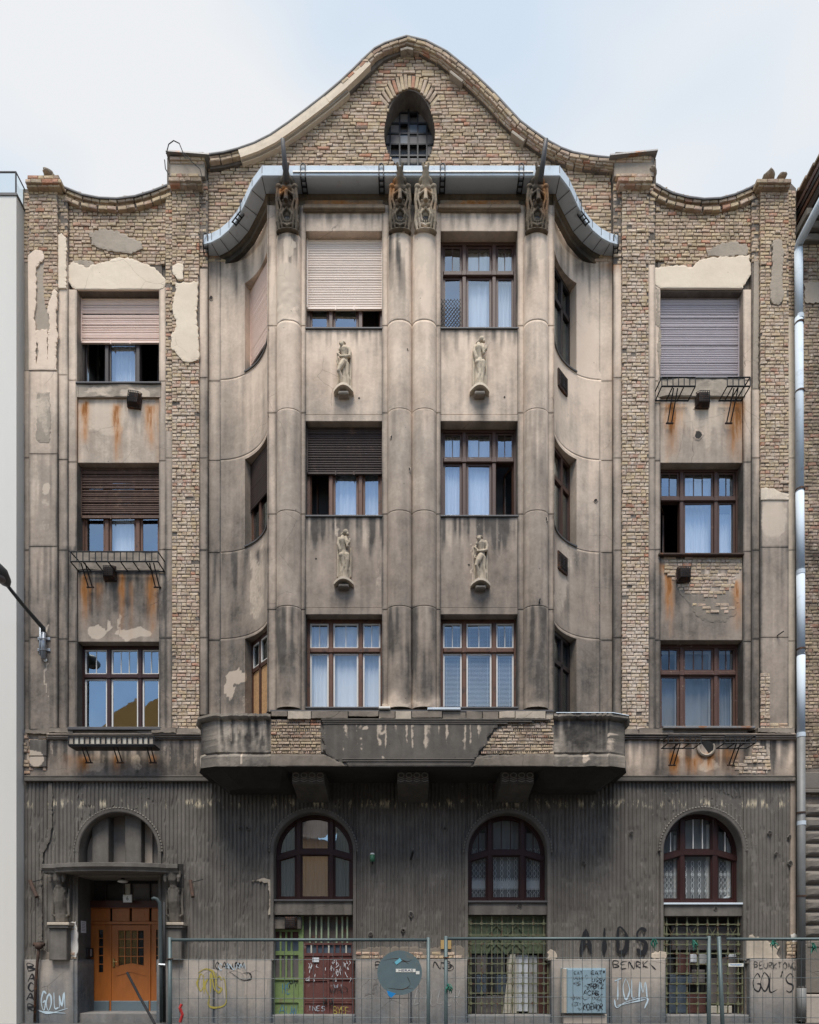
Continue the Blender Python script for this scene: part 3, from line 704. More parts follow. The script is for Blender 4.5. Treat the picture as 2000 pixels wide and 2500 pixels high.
# ------------------------------------------------------------------ lettering in strokes
GLYPH = {
 'A': [[(0, 0), (.5, 1), (1, 0)], [(.2, .4), (.8, .4)]], 'B': [[(0, 0), (0, 1), (.7, .9), (.7, .6), (0, .5), (.8, .4), (.8, .1), (0, 0)]], 'C': [[(.9, .85), (.5, 1), (.1, .7), (.1, .3), (.5, 0), (.95, .15)]],
 'D': [[(0, 0), (.1, 1), (.7, .85), (.9, .5), (.7, .1), (0, 0)]], 'E': [[(.9, 1), (.1, .95), (.05, .5), (.7, .5)], [(.05, .5), (.05, 0), (.9, .05)]], 'F': [[(.9, 1), (.1, 1), (.1, 0)], [(.1, .5), (.7, .5)]],
 'G': [[(.9, .8), (.5, 1), (.1, .6), (.2, .1), (.7, 0), (.95, .4), (.5, .45)]], 'H': [[(0, 0), (.1, 1)], [(.05, .5), (.9, .5)], [(.85, 0), (.95, 1)]], 'I': [[(.5, 0), (.5, 1)]], 'K': [[(.1, 0), (.1, 1)], [(.9, 1), (.1, .45), (.9, 0)]],
 'L': [[(.1, 1), (.1, 0), (.9, .05)]], 'M': [[(0, 0), (.1, 1), (.5, .3), (.9, 1), (1, 0)]], 'N': [[(0, 0), (.1, 1), (.9, 0), (1, 1)]], 'O': [[(.5, 1), (.1, .7), (.1, .3), (.5, 0), (.9, .3), (.9, .7), (.5, 1)]], 'P': [[(.1, 0), (.1, 1), (.8, .85), (.8, .55), (.1, .45)]],
 'R': [[(.1, 0), (.1, 1), (.8, .85), (.7, .55), (.1, .45), (.9, 0)]], 'S': [[(.9, .85), (.5, 1), (.1, .8), (.3, .5), (.8, .4), (.85, .15), (.4, 0), (.05, .15)]], 'T': [[(0, .95), (1, 1)], [(.5, 1), (.45, 0)]], 'U': [[(.1, 1), (.1, .2), (.5, 0), (.9, .2), (.9, 1)]],
 'V': [[(0, 1), (.5, 0), (1, 1)]], 'W': [[(0, 1), (.25, 0), (.5, .7), (.75, 0), (1, 1)]], 'X': [[(0, 0), (1, 1)], [(0, 1), (1, 0)]], 'Y': [[(0, 1), (.5, .5), (1, 1)], [(.5, .5), (.4, 0)]], 'Z': [[(0, 1), (1, 1), (0, 0), (1, .05)]],
 "'": [[(.5, 1.1), (.4, .8)]], '6': [[(.8, .95), (.3, .8), (.1, .3), (.5, 0), (.9, .25), (.6, .5), (.15, .35)]], ' ': [],
}
def smooth_line(p, k=4):
    p = np.array(p, float)
    if len(p) < 3: return p
    q = np.concatenate([[2 * p[0] - p[1]], p, [2 * p[-1] - p[-2]]]); out = []
    for i in range(1, len(q) - 2):
        for t in np.linspace(0, 1, k, endpoint=False):
            a, b, c, d = q[i - 1], q[i], q[i + 1], q[i + 2]
            out.append(.5 * (2 * b + (c - a) * t + (2 * a - 5 * b + 4 * c - d) * t * t + (3 * b - a - 3 * c + d) * t ** 3))
    out.append(p[-1])
    return np.array(out)
def strokes(lines, w, y, name, m, parent):
    """painted or written lines (x, z) as thin ribbons lying on the surface at depth y"""
    mb = MB()
    for ln in lines:
        p = smooth_line(ln)
        if len(p) < 2: continue
        if len(p) == 2: p = np.linspace(p[0], p[1], 7)
        d = np.gradient(p, axis=0); L = np.hypot(d[:, 0], d[:, 1]); L[L == 0] = 1e-6; n = np.stack([-d[:, 1], d[:, 0]], 1) / L[:, None]
        t = np.linspace(0, 1, len(p)); ww = w * (.75 + .35 * np.sin(t * 7 + p[0, 0] * 9))
        ww = np.where((t < .001) | (t > .999), ww * .35, ww)
        yy = y - .0005 * np.arange(len(p)) / len(p)
        A = np.stack([np.stack([p[:, 0] + n[:, 0] * ww / 2 * s, yy, p[:, 1] + n[:, 1] * ww / 2 * s], 1) for s in (-1, 1)], 1)
        mb.grid(A); y -= .0006
    return mb.build(name, m, parent)
def word(text, px, py, w, h, y, jit=.06, slant=0.0, vertical=False, rs=None, gap=.25):
    """a hand-written word: left px, baseline py, letter width and height in pixels"""
    rs = rs or random.Random(text); out = []; x = px; yb = py
    for ch in text:
        dx, dy = rs.uniform(-jit, jit) * w, rs.uniform(-jit, jit) * h
        for ln in GLYPH.get(ch.upper(), []):
            out.append([(X(x + (u + rs.uniform(-jit, jit)) * w + slant * v * h + dx, y), Z(yb - (v + rs.uniform(-jit, jit)) * h + dy, y)) for u, v in ln])
        if vertical: yb += h * (1 + gap)
        else: x += w * (1 + gap)
    return out
def text_mesh(name, s, size, m, parent, loc, rot=(R(90), 0, 0), ext=.001, sx=1.0):
    cu = bpy.data.curves.new(name, 'FONT'); cu.body = s; cu.size = size; cu.extrude = ext; cu.align_x = 'CENTER'; cu.align_y = 'CENTER'
    t = bpy.data.objects.new(name, cu); COL.objects.link(t)
    dg = bpy.context.evaluated_depsgraph_get(); dg.update()
    me = bpy.data.meshes.new_from_object(t.evaluated_get(dg)); bpy.data.objects.remove(t); bpy.data.curves.remove(cu)
    me.materials.clear(); me.materials.append(M[m])
    o = link(name, me, parent); o.location = loc; o.rotation_euler = rot; o.scale = (sx, 1, 1)
    return o
# ================================================================== the house
XC = 0.03                                        # its axis
BY = -1.28                                       # front of the bay
house = thing('apartment_building', 'derelict four storey apartment house with a curved brick gable and flaking grey beige plaster', 'building')
ROWS = [(565, 798), (1028, 1257), (1500, 1727)]  # heads and sills of the bay's windows
SIDE = [(712, 930), (1130, 1345), (1567, 1775)]
GABLE = [(508, 376), (545, 371), (580, 362), (620, 348), (660, 328), (705, 297), (745, 267), (790, 232), (830, 198), (865, 165), (890, 140), (915, 117), (940, 104), (970, 94), (993, 87), (1015, 92), (1040, 98), (1065, 111), (1090, 124), (1120, 148), (1150, 172), (1180, 200), (1210, 229), (1240, 262), (1270, 294), (1300, 317), (1335, 341), (1370, 360), (1400, 371), (1430, 377), (1460, 381), (1492, 384)]
LEFT_CURVE = [(146, 452), (170, 462), (200, 474), (240, 482), (285, 484), (330, 478), (370, 466), (408, 451)]
RIGHT_CURVE = [(1602, 448), (1620, 459), (1645, 471), (1680, 480), (1720, 485), (1760, 483), (1795, 474), (1830, 459), (1852, 447)]

# ---- core: the wall that backs everything, floors, roof
def hole(a, b, top, bot, y=0.02, d=6): return rect(a - d, b + d, top - d, bot + d, y)
outer = ppts([(56, 2500), (56, 462), (146, 456)] + LEFT_CURVE + [(408, 385), (508, 380)] + GABLE + [(1492, 388), (1602, 388)] + RIGHT_CURVE + [(1852, 440), (1925, 440), (1944, 460), (1944, 2500)], .03)
EGG = []
for k in range(36):
    a = 2 * math.pi * k / 36; c, s = math.cos(a), math.sin(a)
    EGG.append((1000 + 62 * c * (1 - .10 * max(s, 0)), 322 - (100 if s > 0 else 95) * s))
def arch(cx, r, spring, base, n=24, y=0.0, lift=0):
    pts = [(cx - r, base), (cx - r, spring)] + [(cx - r * math.cos(math.pi * k / n), spring - r * math.sin(math.pi * k / n) - lift) for k in range(1, n)] + [(cx + r, spring), (cx + r, base)]
    return ppts(pts, y)
ARCHES = [(765, 98, 2080, 2197), (1240, 98, 2082, 2200), (1718, 98, 2078, 2205)]
DOOR_ARCH = (288, 98, 2080)
holes = [hole(188, 388, *s) for s in SIDE] + [hole(1613, 1815, *s) for s in SIDE]
holes += [arch(c, r + 3, sp, 2497, y=.03) for c, r, sp, b in ARCHES] + [arch(288, 101, 2080, 2497, y=.03)] + [ppts(EGG, .03)]
holes += [rect(560, 1445, 545, 1745, .03)]
sheet([outer] + holes, .03, .42, res=.5).build('wall', 'mortar', house)
def core():
    mb = MB()
    x0, x1 = X(56, .4), X(1944, .4)
    mb.box(x0, x1, 3.2, 3.4, 0, Z(470, .4))
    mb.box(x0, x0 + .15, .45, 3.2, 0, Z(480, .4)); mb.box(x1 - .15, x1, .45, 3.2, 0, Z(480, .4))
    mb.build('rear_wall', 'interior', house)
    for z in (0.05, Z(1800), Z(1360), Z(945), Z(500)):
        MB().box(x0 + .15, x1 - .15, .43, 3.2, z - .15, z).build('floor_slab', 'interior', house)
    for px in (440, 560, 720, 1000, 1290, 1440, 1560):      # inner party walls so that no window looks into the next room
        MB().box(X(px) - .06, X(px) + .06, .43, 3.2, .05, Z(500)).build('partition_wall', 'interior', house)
core()
g0 = MB().poly([(X(460), Z(520)), (X(1540), Z(520)), (X(1300), Z(330)), (X(1000), Z(115)), (X(700), Z(330))], .43, 6)
g0.build('roof', 'flashing', house)

# ---- plastered wall faces of the two wings
J1 = (911, 1110, 1336, 1560)
JP = (908, 1106, 1332, 1557)
def wing(items):
    for n, a, b, t, bo, y, m, j in items: panel(n, a, b, t, bo, y, m, house, joints=j)
wing([
    ('corner_strip', 58, 73, 905, 1780, -.03, 'plaster', (1118, 1343, 1565)), ('corner_strip', 58, 73, 470, 905, -.02, 'rough', ()),
    ('pilaster', 71, 140, 906, 1780, -.17, 'plaster', (1108, 1334, 1556)), ('pilaster', 71, 140, 455, 906, -.15, 'rough', ()),
    ('pilaster_step', 136, 165, 578, 1780, -.10, 'plaster', (915, 1122, 1343, 1560)), ('pilaster_step', 136, 165, 470, 578, -.09, 'mortar', ()),
    ('window_jamb', 160, 188, 706, 1780, -.05, 'plaster', (928, 1128, 1346, 1566)), 
    ('window_jamb', 388, 406, 700, 1780, -.05, 'plaster', (930, 1125, 1342, 1558)), 
    ('pilaster_step', 404, 422, 1052, 1780, -.10, 'plaster', (1118, 1342, 1558)), ('pilaster_step', 404, 422, 450, 1052, -.085, 'mortar', ()),
    ('pilaster', 420, 486, 432, 1782, -.15, 'mortar', ()),
    ('pilaster_step', 484, 507, 655, 1745, -.11, 'plaster', (922, 1118, 1343, 1557)), ('pilaster_step', 484, 507, 440, 655, -.09, 'mortar', ()),
    ('corner_strip', 1923, 1943, 772, 1780, -.03, 'plaster_clean', (1118, 1343, 1565)), ('corner_strip', 1923, 1943, 470, 772, -.02, 'mortar', ()),
    ('pilaster', 1857, 1926, 1210, 1782, -.17, 'plaster', (1336, 1556)), ('pilaster', 1857, 1926, 450, 1210, -.15, 'mortar', ()),
    ('pilaster_step', 1836, 1860, 950, 1782, -.10, 'plaster', (1118, 1343, 1560)), ('pilaster_step', 1836, 1860, 455, 950, -.085, 'mortar', ()),
    ('window_jamb', 1815, 1840, 706, 1782, -.05, 'plaster', (928, 1128, 1346, 1566)), 
    ('window_jamb', 1598, 1613, 690, 1780, -.05, 'plaster', (930, 1125, 1342, 1563)), 
    ('pilaster_step', 1582, 1600, 645, 1780, -.10, 'plaster', (921, 1118, 1342, 1558)), ('pilaster_step', 1582, 1600, 450, 645, -.085, 'mortar', ()),
    ('pilaster', 1519, 1584, 432, 1782, -.15, 'mortar', ()),
    ('pilaster_step', 1498, 1521, 645, 1745, -.11, 'plaster', (922, 1118, 1343, 1557)), ('pilaster_step', 1498, 1521, 440, 645, -.09, 'mortar', ()),
])
for a, b, side in ((180, 396, 0), (1606, 1822, 1)):
    panel('spandrel', a, b, 968 if not side else 965, 1130, 0, 'plaster_clean' if 0 else 'plaster', house, joints=())
    panel('spandrel', a, b, 1390 if not side else 1352, 1567 if not side else 1563, 0, 'plaster', house)
    panel('lintel', a, b, 640, 712, .0, 'mortar', house)
# window aprons, crumbling
def apron(a, b, top, bot, y, m, seed, drop=6):
    lp = rough_line(ppts([(a, top, 0), (a, bot, 1), (b, bot, 0), (b, top, 0)], y)[::-1], .012, seed=seed)
    sheet([lp], y, .3, uneven=.03).build('window_apron', m, house, dirty=True)
apron(185, 392, 932, 969, -.06, 'rough', 201)
apron(182, 394, 1347, 1391, -.05, 'rough', 202)
apron(1608, 1820, 922, 968, -.06, 'rough', 203)
for a, b, t, y in ((184, 392, 930, -.10), (1610, 1818, 1349, -.12), (1612, 1818, 918, -.08)):
    MB().pbev(a, b, t, t + 5, y, .3).build('window_sill', 'rusty' if t > 1000 else 'flashing', house)
MB().pbev(164, 392, 1774, 1782, -.24, .3).build('window_sill', 'flashing', house)
MB().pbev(1620, 1845, 1772, 1778, -.25, .3).build('window_sill', 'tin', house)

def patch(lst, y, m, seed, thick=.032, amp=.019, name='plaster_patch', res=.05):
    lp = rough_line(ppts(lst, y), amp, seed=seed)
    return sheet([lp], y - thick, y + .02, res=res, uneven=.006, edge=.006).build(name, m, house, dirty=True)
LINT_L = [(168, 652), (180, 642), (200, 648), (214, 657), (235, 650), (262, 640), (290, 632), (312, 633), (335, 640), (360, 647), (380, 655), (397, 672), (405, 690), (398, 703), (391, 709, 0), (188, 709, 0), (177, 705), (166, 692)]
LINT_R = [(1597, 692), (1598, 662), (1622, 652), (1652, 649), (1690, 654), (1702, 640), (1724, 632), (1762, 630), (1800, 628), (1828, 624), (1830, 672), (1821, 690), (1813, 706, 0), (1613, 706, 0), (1603, 700)]
patch(LINT_L, -.03, 'plaster_clean', 1); patch(LINT_R, -.03, 'plaster_clean', 2)
patch([(215, 570), (245, 560), (275, 566), (310, 575), (345, 592), (350, 612), (310, 618), (260, 612), (225, 600)], -.015, 'rough', 3, amp=.03)
patch([(1722, 612), (1760, 598), (1800, 592), (1826, 605), (1824, 622), (1770, 630), (1725, 632)], -.015, 'rough', 33, amp=.03)
patch([(180, 640), (222, 640), (230, 648), (214, 656), (198, 648), (176, 652)], -.012, 'rough', 34)
PATCH_F = [(429, 692), (484, 690), (484, 878), (466, 886), (448, 884), (438, 868), (421, 850), (421, 822), (434, 800), (423, 762), (426, 735), (431, 715)]
patch(PATCH_F, -.165, 'plaster_clean', 4)
PATCH_G = [(421, 652), (434, 642), (450, 645), (449, 684), (438, 687), (428, 676), (421, 668)]
patch(PATCH_G, -.165, 'plaster_clean', 5)
patch([(72, 628), (88, 612), (104, 616), (109, 632), (98, 642), (88, 655), (90, 700), (87, 780), (92, 830), (88, 906, 0), (72, 906, 0)], -.155, 'plaster', 6)
patch([(127, 722), (133, 708), (140, 716), (140, 906, 0), (117, 906, 0), (118, 850), (123, 800), (116, 760)], -.155, 'plaster', 7)
patch([(88, 812), (116, 805), (120, 906, 0), (88, 906, 0), (96, 860)], -.152, 'plaster', 8)
patch([(143, 580), (150, 574), (162, 582), (164, 706, 0), (143, 706, 0)], -.10, 'plaster_clean', 9)
patch([(1857, 1196), (1875, 1192), (1890, 1196), (1908, 1204), (1926, 1208), (1926, 1222, 0), (1857, 1222, 0)], -.165, 'plaster_clean', 10)
patch([(1887, 592), (1905, 588), (1911, 620), (1908, 680), (1912, 720), (1900, 745), (1884, 740), (1880, 722), (1886, 660)], -.16, 'rough', 11)
patch([(88, 955), (122, 957), (124, 1000), (120, 1080), (96, 1082), (87, 1070), (92, 1010)], -.168, 'rough', 12, thick=.008)
patch([(1838, 620), (1852, 640), (1856, 700), (1852, 950, 0), (1838, 950, 0)], -.09, 'rough', 35, thick=.012)
patch([(1599, 700), (1613, 705), (1613, 930, 0), (1606, 860), (1611, 800), (1600, 790)], -.052, 'rough', 36, thick=.006)

# ---- bare brickwork of the wings and the gable
lay([ppts(LEFT_CURVE + [(408, 648), (146, 648)])], -.01, [ppts(LINT_L)])
lay([ppts(RIGHT_CURVE + [(1852, 655), (1598, 655)])], -.01, [ppts(LINT_R), ppts([(1597, 636), (1622, 634), (1622, 650), (1597, 652)])])
lay([rect(404, 422, 452, 1052, -.1)], -.09, lens=(.16, .16), gap=.05)
lay([rect(420, 486, 445, 1782, -.165)], -.16, [ppts([p[:2] for p in PATCH_F], -.165), ppts([p[:2] for p in PATCH_G], -.165)], gap=.01)
lay([rect(484, 507, 446, 652, -.1)], -.095, lens=(.2, .1), gap=.2)
lay([rect(1519, 1584, 445, 1782, -.165)], -.16, gap=.01)
lay([rect(1582, 1600, 450, 645, -.1)], -.09, lens=(.16, .16), gap=.1)
lay([rect(1498, 1521, 446, 645, -.1)], -.095, lens=(.2, .1), gap=.25)
lay([rect(1857, 1926, 462, 1200, -.165)], -.16, [ppts([(1884, 590), (1910, 590), (1910, 742), (1884, 742)], -.165)])
lay([rect(1836, 1860, 470, 640, -.1)], -.09, lens=(.16, .16), gap=.2)
lay([rect(1923, 1943, 462, 772, -.03)], -.025, lens=(.2, .1))
lay([rect(71, 140, 462, 612, -.165)], -.16)
lay([ppts([(108, 612), (140, 612), (140, 708), (126, 716), (112, 760), (104, 700)], -.165)], -.158)
lay([rect(136, 165, 478, 578, -.1)], -.095, lens=(.2, .1), gap=.1)
lay([rect(58, 73, 470, 640, -.03)], -.025, lens=(.15, .1))
for a, b, t, bo in ((1857, 1880, 1640, 1782), (1880, 1926, 1762, 1782)): lay([rect(a, b, t, bo, -.175)], -.172, depth=.03)
lay([ppts([(1620, 1360), (1812, 1354), (1812, 1385), (1800, 1405), (1790, 1440), (1740, 1460), (1660, 1445), (1650, 1420), (1622, 1400)])], -.005, gap=.12, depth=.03)
lay([ppts([(1690, 1470), (1790, 1468), (1795, 1490), (1760, 1498), (1690, 1492)])], -.005, gap=.3, depth=.03)
patch([(1652, 1430), (1700, 1455), (1790, 1440), (1800, 1470), (1795, 1500), (1770, 1520), (1720, 1522), (1700, 1505), (1680, 1480)], .006, 'rough', 13, thick=.012, amp=.03)

inner_gable = [(x + (14 if x < 993 else -14) * (abs(x - 993) > 40), y + 30) for x, y in GABLE]
gb = ppts([(508, 640), (508, 405)] + inner_gable[1:-1] + [(1492, 412), (1492, 640)])
vous = ppts([(1000 + 90 * math.cos(a), 318 - 136 * math.sin(a)) for a in np.linspace(R(36), R(144), 20)] + [(1000 + 60 * math.cos(a), 322 - 98 * math.sin(a)) for a in np.linspace(R(144), R(36), 20)])
lay([gb], -.0, [ppts(EGG), vous], lens=(.31, .155))
for k in range(17):                                 # soldier bricks over the egg window
    a = R(38 + 104 * k / 16); c, s = math.cos(a), math.sin(a)
    cx, cz = X(1000 + 80 * c), Z(320 - 121 * s)
    BRICKS.append((cx, cz, .34 + random.uniform(-.05, .03), .078, math.atan2(s * 121, c * 80), -.004 - random.random() * .008, .06))
def curve_pts(lst, y, drop=0.0, n=3):
    p = np.array([(X(a, y), Z(b, y)) for a, b in lst]); q = []
    for i in range(len(p) - 1):
        for t in np.linspace(0, 1, n, endpoint=False): q.append(p[i] + (p[i + 1] - p[i]) * t)
    q.append(p[-1]); q = np.array(q)
    if drop:
        d = np.gradient(q, axis=0); d /= np.hypot(d[:, 0], d[:, 1])[:, None]; q = q + np.stack([d[:, 1], -d[:, 0]], 1) * drop
    return q
def band(name, lst, y, d0, d1, m, yb=.1, **kw):
    a = curve_pts(lst, y, d0); b = curve_pts(lst, y, d1); n = len(a); mb = MB()
    A = np.stack([np.stack([q[:, 0], np.full(n, yy), q[:, 1]], 1) for q, yy in ((a, yb), (a, y), ((a + b) / 2, y - .004), (b, y), (b, yb))], 0)
    mb.grid(A); mb.add([A[i][0] for i in range(5)], [(0, 1, 2, 3, 4)]); mb.add([A[i][-1] for i in range(5)], [(4, 3, 2, 1, 0)])
    return mb.build(name, m, house, dirty=True, **kw)
# raking cornice: brick on edge under a thin metal flashing; the left half still carries its plaster
band('cornice_core', GABLE, -.145, .02, .19, 'mortar'); band('cornice_core', GABLE, -.07, .19, .38, 'mortar')
band('roof_flashing', GABLE, -.21, -.03, .012, 'flashing', yb=.4)
GL, GR = GABLE[3:12], GABLE[11:]
pl = band('cornice_plaster', GABLE[2:8], -.20, .02, .23, 'plaster_clean'); band('cornice_plaster', GABLE[7:11], -.195, .02, .22, 'plaster_clean')
for i in (0, 1): band('cornice_moulding', GABLE[2:9], -.145 + .04 * i, .26 + .07 * i, .315 + .07 * i, 'plaster_clean' if i else 'parapet')
band('cornice_moulding', GABLE[13:16], -.15, .26, .31, 'parapet'); band('cornice_moulding', GABLE[19:21], -.15, .3, .36, 'parapet'); band('cornice_moulding', GABLE[24:26], -.15, .30, .36, 'parapet')
along(curve_pts(GABLE[:3], -.17), -.17, .28, .075, off=-.06); along(curve_pts(GABLE[:3], -.17), -.165, .28, .075, off=-.15)
along(curve_pts(GABLE[10:], -.2), -.2, .24, .085, off=-.065); along(curve_pts(GABLE[10:], -.17), -.175, .16, .075, off=-.155); along(curve_pts(GABLE[14:], -.12), -.13, .24, .07, off=-.25); along(curve_pts(GABLE[14:], -.08), -.10, .2, .07, off=-.33)
along(curve_pts(GABLE[8:11], -.2), -.2, .2, .085, off=-.065)
for lst in (LEFT_CURVE, RIGHT_CURVE):
    band('parapet_core', lst, -.06, .02, .26, 'mortar')
    band('roof_flashing', lst, -.16, -.03, .015, 'flashing', yb=.4)
    along(curve_pts(lst, -.12), -.13, .21, .10, off=-.07); along(curve_pts(lst, -.07), -.075, .24, .07, off=-.165); along(curve_pts(lst, -.1), -.11, .21, .085, off=-.25)
    along(curve_pts(lst, -.03), -.045, .26, .06, off=-.33)
# pier heads: corbelled courses, chimney stubs with tin covers
def courses(a, b, rows, y0, step=.03, seed=0):
    for i, (t, bo, g) in enumerate(rows):
        y = y0 - g; x0, x1 = X(a - g * 60, y), X(b + g * 60, y); x = x0
        while x < x1 - .06:
            L = min(random.choice((.26, .26, .14)), x1 - x)
            BRICKS.append((x + L / 2, (Z(t, y) + Z(bo, y)) / 2, L - .01, Z(t, y) - Z(bo, y) - .008, random.gauss(0, .01), y - random.random() * .012, .2)); x += L
courses(70, 140, [(456, 466, .02), (446, 456, .10), (436, 446, .15), (427, 436, .06)], -.17)
courses(421, 486, [(452, 462, .03), (442, 452, .11), (432, 442, .16), (423, 432, .06)], -.17)
courses(1519, 1584, [(452, 462, .03), (442, 452, .11), (432, 442, .16), (423, 432, .06)], -.17)
courses(1857, 1924, [(456, 466, .02), (446, 456, .10), (436, 446, .15)], -.17)
for a, b, t, bo, y in ((68, 142, 428, 470, -.14), (416, 490, 424, 470, -.14), (1514, 1588, 424, 470, -.14), (1855, 1926, 437, 470, -.14)):
    MB().pbox(a, b, t, bo, y, .4).build('pier_core', 'mortar', house)
for a, b, top, tilt in ((414, 500, 372, 4), (1500, 1597, 372, -6)):
    panel('chimney_stub', a, b, top + 6, 430, -.18, 'rough', house, yb=.5)
    v = MB(); x0, x1 = X(a - 10, -.3), X(b + 10, -.3); z = Z(top - 3, -.3); t = tilt / 98
    v.box(x0, x1, -.30, .95, z - .035, z)
    v.v = [(x_, y_, z_ + t * (1 - 2 * (x_ - x0) / (x1 - x0))) for x_, y_, z_ in v.v]
    MB().pbox(a + 3, b - 3, top - 1, top + 10, -.16, .8).build('chimney_stub', 'mortar', house)
    v.build('chimney_cover', 'tin', house)
courses(416, 498, [(382, 391, .03), (391, 400, .0)], -.19); courses(1504, 1590, [(379, 388, .02), (388, 396, .0), (424, 432, .0)], -.19)
for cx, cy, rx, ry in ((118, 428, 12, 6), (137, 440, 8, 6), (1875, 434, 12, 6), (1905, 438, 12, 5), (1592, 424, 10, 6)):
    v, f = ball((0, 0, 0), (rx / 98, .16, ry / 98), None, 9); c = P(cx, cy, -.1)
    v = [tuple((Vector(k) * (.55 + .9 * float(fbm(k[0] * 9 + cx, k[2] * 9 + k[1] * 7, 3)))) + Vector(c)) for k in v]
    MB().add(v, f).build('mortar_lump', 'rough', house, dirty=True)

# egg window of the gable
def egg_window():
    E = ppts(EGG); w = MB(); n = len(E)
    A = np.array([[(x, yy, z) for x, z in E + [E[0]]] for yy in (-.012, .1, .38)])
    MB().grid(A).build('window_reveal', 'mortar', house, dirty=True)
    fr = MB(); y = .36
    def at(px, py): return (X(px, y), Z(py, y))
    xs = [940, 953, 976, 998, 1020, 1042, 1062]; ys = [243, 277, 303, 328, 354, 382, 412]
    for px in xs[1:-1]: fr.bar(at(px, 240), at(px, 415), .035 if px != 998 else .05, y - .03, y + .02)
    for py in ys[1:]: fr.bar(at(935, py), at(1065, py), .035, y - .025, y + .02)
    win = fr.build('gable_window', 'iron', house)
    missing = {(3, 1), (1, 2), (5, 2), (1, 4), (2, 4), (3, 4), (4, 4), (2, 5), (3, 5), (4, 5)}
    blue = {(3, 2), (4, 2), (2, 3), (1, 5)}
    for i in range(6):
        for j in range(6):
            if (i - 0, j) in missing and not (i == 1 and j == 2): continue
            if (i, j) in {(2, 2)}: continue
            t = random.uniform(-.006, .006)
            MB().box(at(xs[i] + 1, 0)[0], at(xs[i + 1] - 1, 0)[0], y - .004 + t, y + .002 + t, at(0, ys[j + 1] - 1)[1], at(0, ys[j] + 1)[1]).build('pane', 'glass_blue' if (i, j) in blue else 'glass_dusty', win)
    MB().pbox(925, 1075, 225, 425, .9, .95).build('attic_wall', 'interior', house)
egg_window()

# ---- the concave flanks of the bay
CR, CCX, CCY = 1.5, -4.72, -1.5
ZTOP = Z(478, BY); ZBOT = Z(1745, BY)
JB = [Z(j, -1.45) for j in (787, 1002, 1250, 1482)]
ZROWS = [(Z(a, BY), Z(b, BY)) for a, b in ROWS]
def cove(mir):
    def pt(th, r=CR): 
        x = CCX + r * math.sin(th); y = CCY + r * math.cos(th)
        return (2 * XC - x if mir else x, y)
    th0, th1 = R(26), R(74)
    ths = np.unique(np.concatenate([np.linspace(0, th0, 12), np.linspace(th0, th1, 14), np.linspace(th1, R(83.6), 6)]))
    zl = set(np.linspace(ZBOT, ZTOP, 150))
    for j in JB: zl = {q for q in zl if abs(q - j) > .014} | {j - .009, j - .005, j + .005, j + .009}
    for a, b in ZROWS: zl = {q for q in zl if abs(q - a) > .012 and abs(q - b) > .012} | {a, b}
    zl = np.array(sorted(zl)); A = []; mask = []
    for z in zl:
        g = .014 if any(abs(z - j) < .0062 for j in JB) else 0
        A.append([(*pt(t, CR + g + (float(fbm(t * 3 + 3 * mir, z * 2)) - .5) * .01), z) for t in ths])
    for i in range(len(zl) - 1):
        zc = (zl[i] + zl[i + 1]) / 2; inw = any(b < zc < a for a, b in ZROWS)
        mask.append([not (inw and th0 < (ths[j] + ths[j + 1]) / 2 < th1) for j in range(len(ths) - 1)])
    MB().grid(np.array(A), mask).build('cove', 'plaster', house, smooth=True, dirty=True)
    pf = (505, 540) if not mir else (1462, 1500)
    panel('cove_margin', pf[0], pf[1], 600, 1745, -.004, 'plaster', house, joints=(930, 1124, 1349, 1563))
    for k, (zt, zb) in enumerate(ZROWS):
        rv = MB(); tt = np.linspace(th0, th1, 12)
        for t in (th0, th1):
            rv.grid(np.array([[(*pt(t, r), z) for r in (CR, CR + .15, CR + .5)] for z in np.linspace(zb, zt, 14)]))
        for z in (zb, zt): rv.grid(np.array([[(*pt(t, r), z) for t in tt] for r in (CR, CR + .2, CR + .5)]))
        rv.build('window_reveal', 'plaster', house, dirty=True)
        MB().sweep([(*pt(t, CR + .02), zb) for t in (tt if not mir else tt[::-1])], [(0.05, .006), (0.05, -.03), (-.3, -.03), (-.3, .006), (.05, .006)]).build('window_sill', 'flashing', house)
        a = np.array(pt(th0, CR + .30)); b = np.array(pt(th1, CR + .30))
        flank_window(a, b, zb, zt, k, mir)
    MB().box(*((pt(R(5), CR + .9)[0], pt(R(60), CR + .9)[0])), .1, .16, ZBOT, ZTOP).build('partition_wall', 'interior', house)

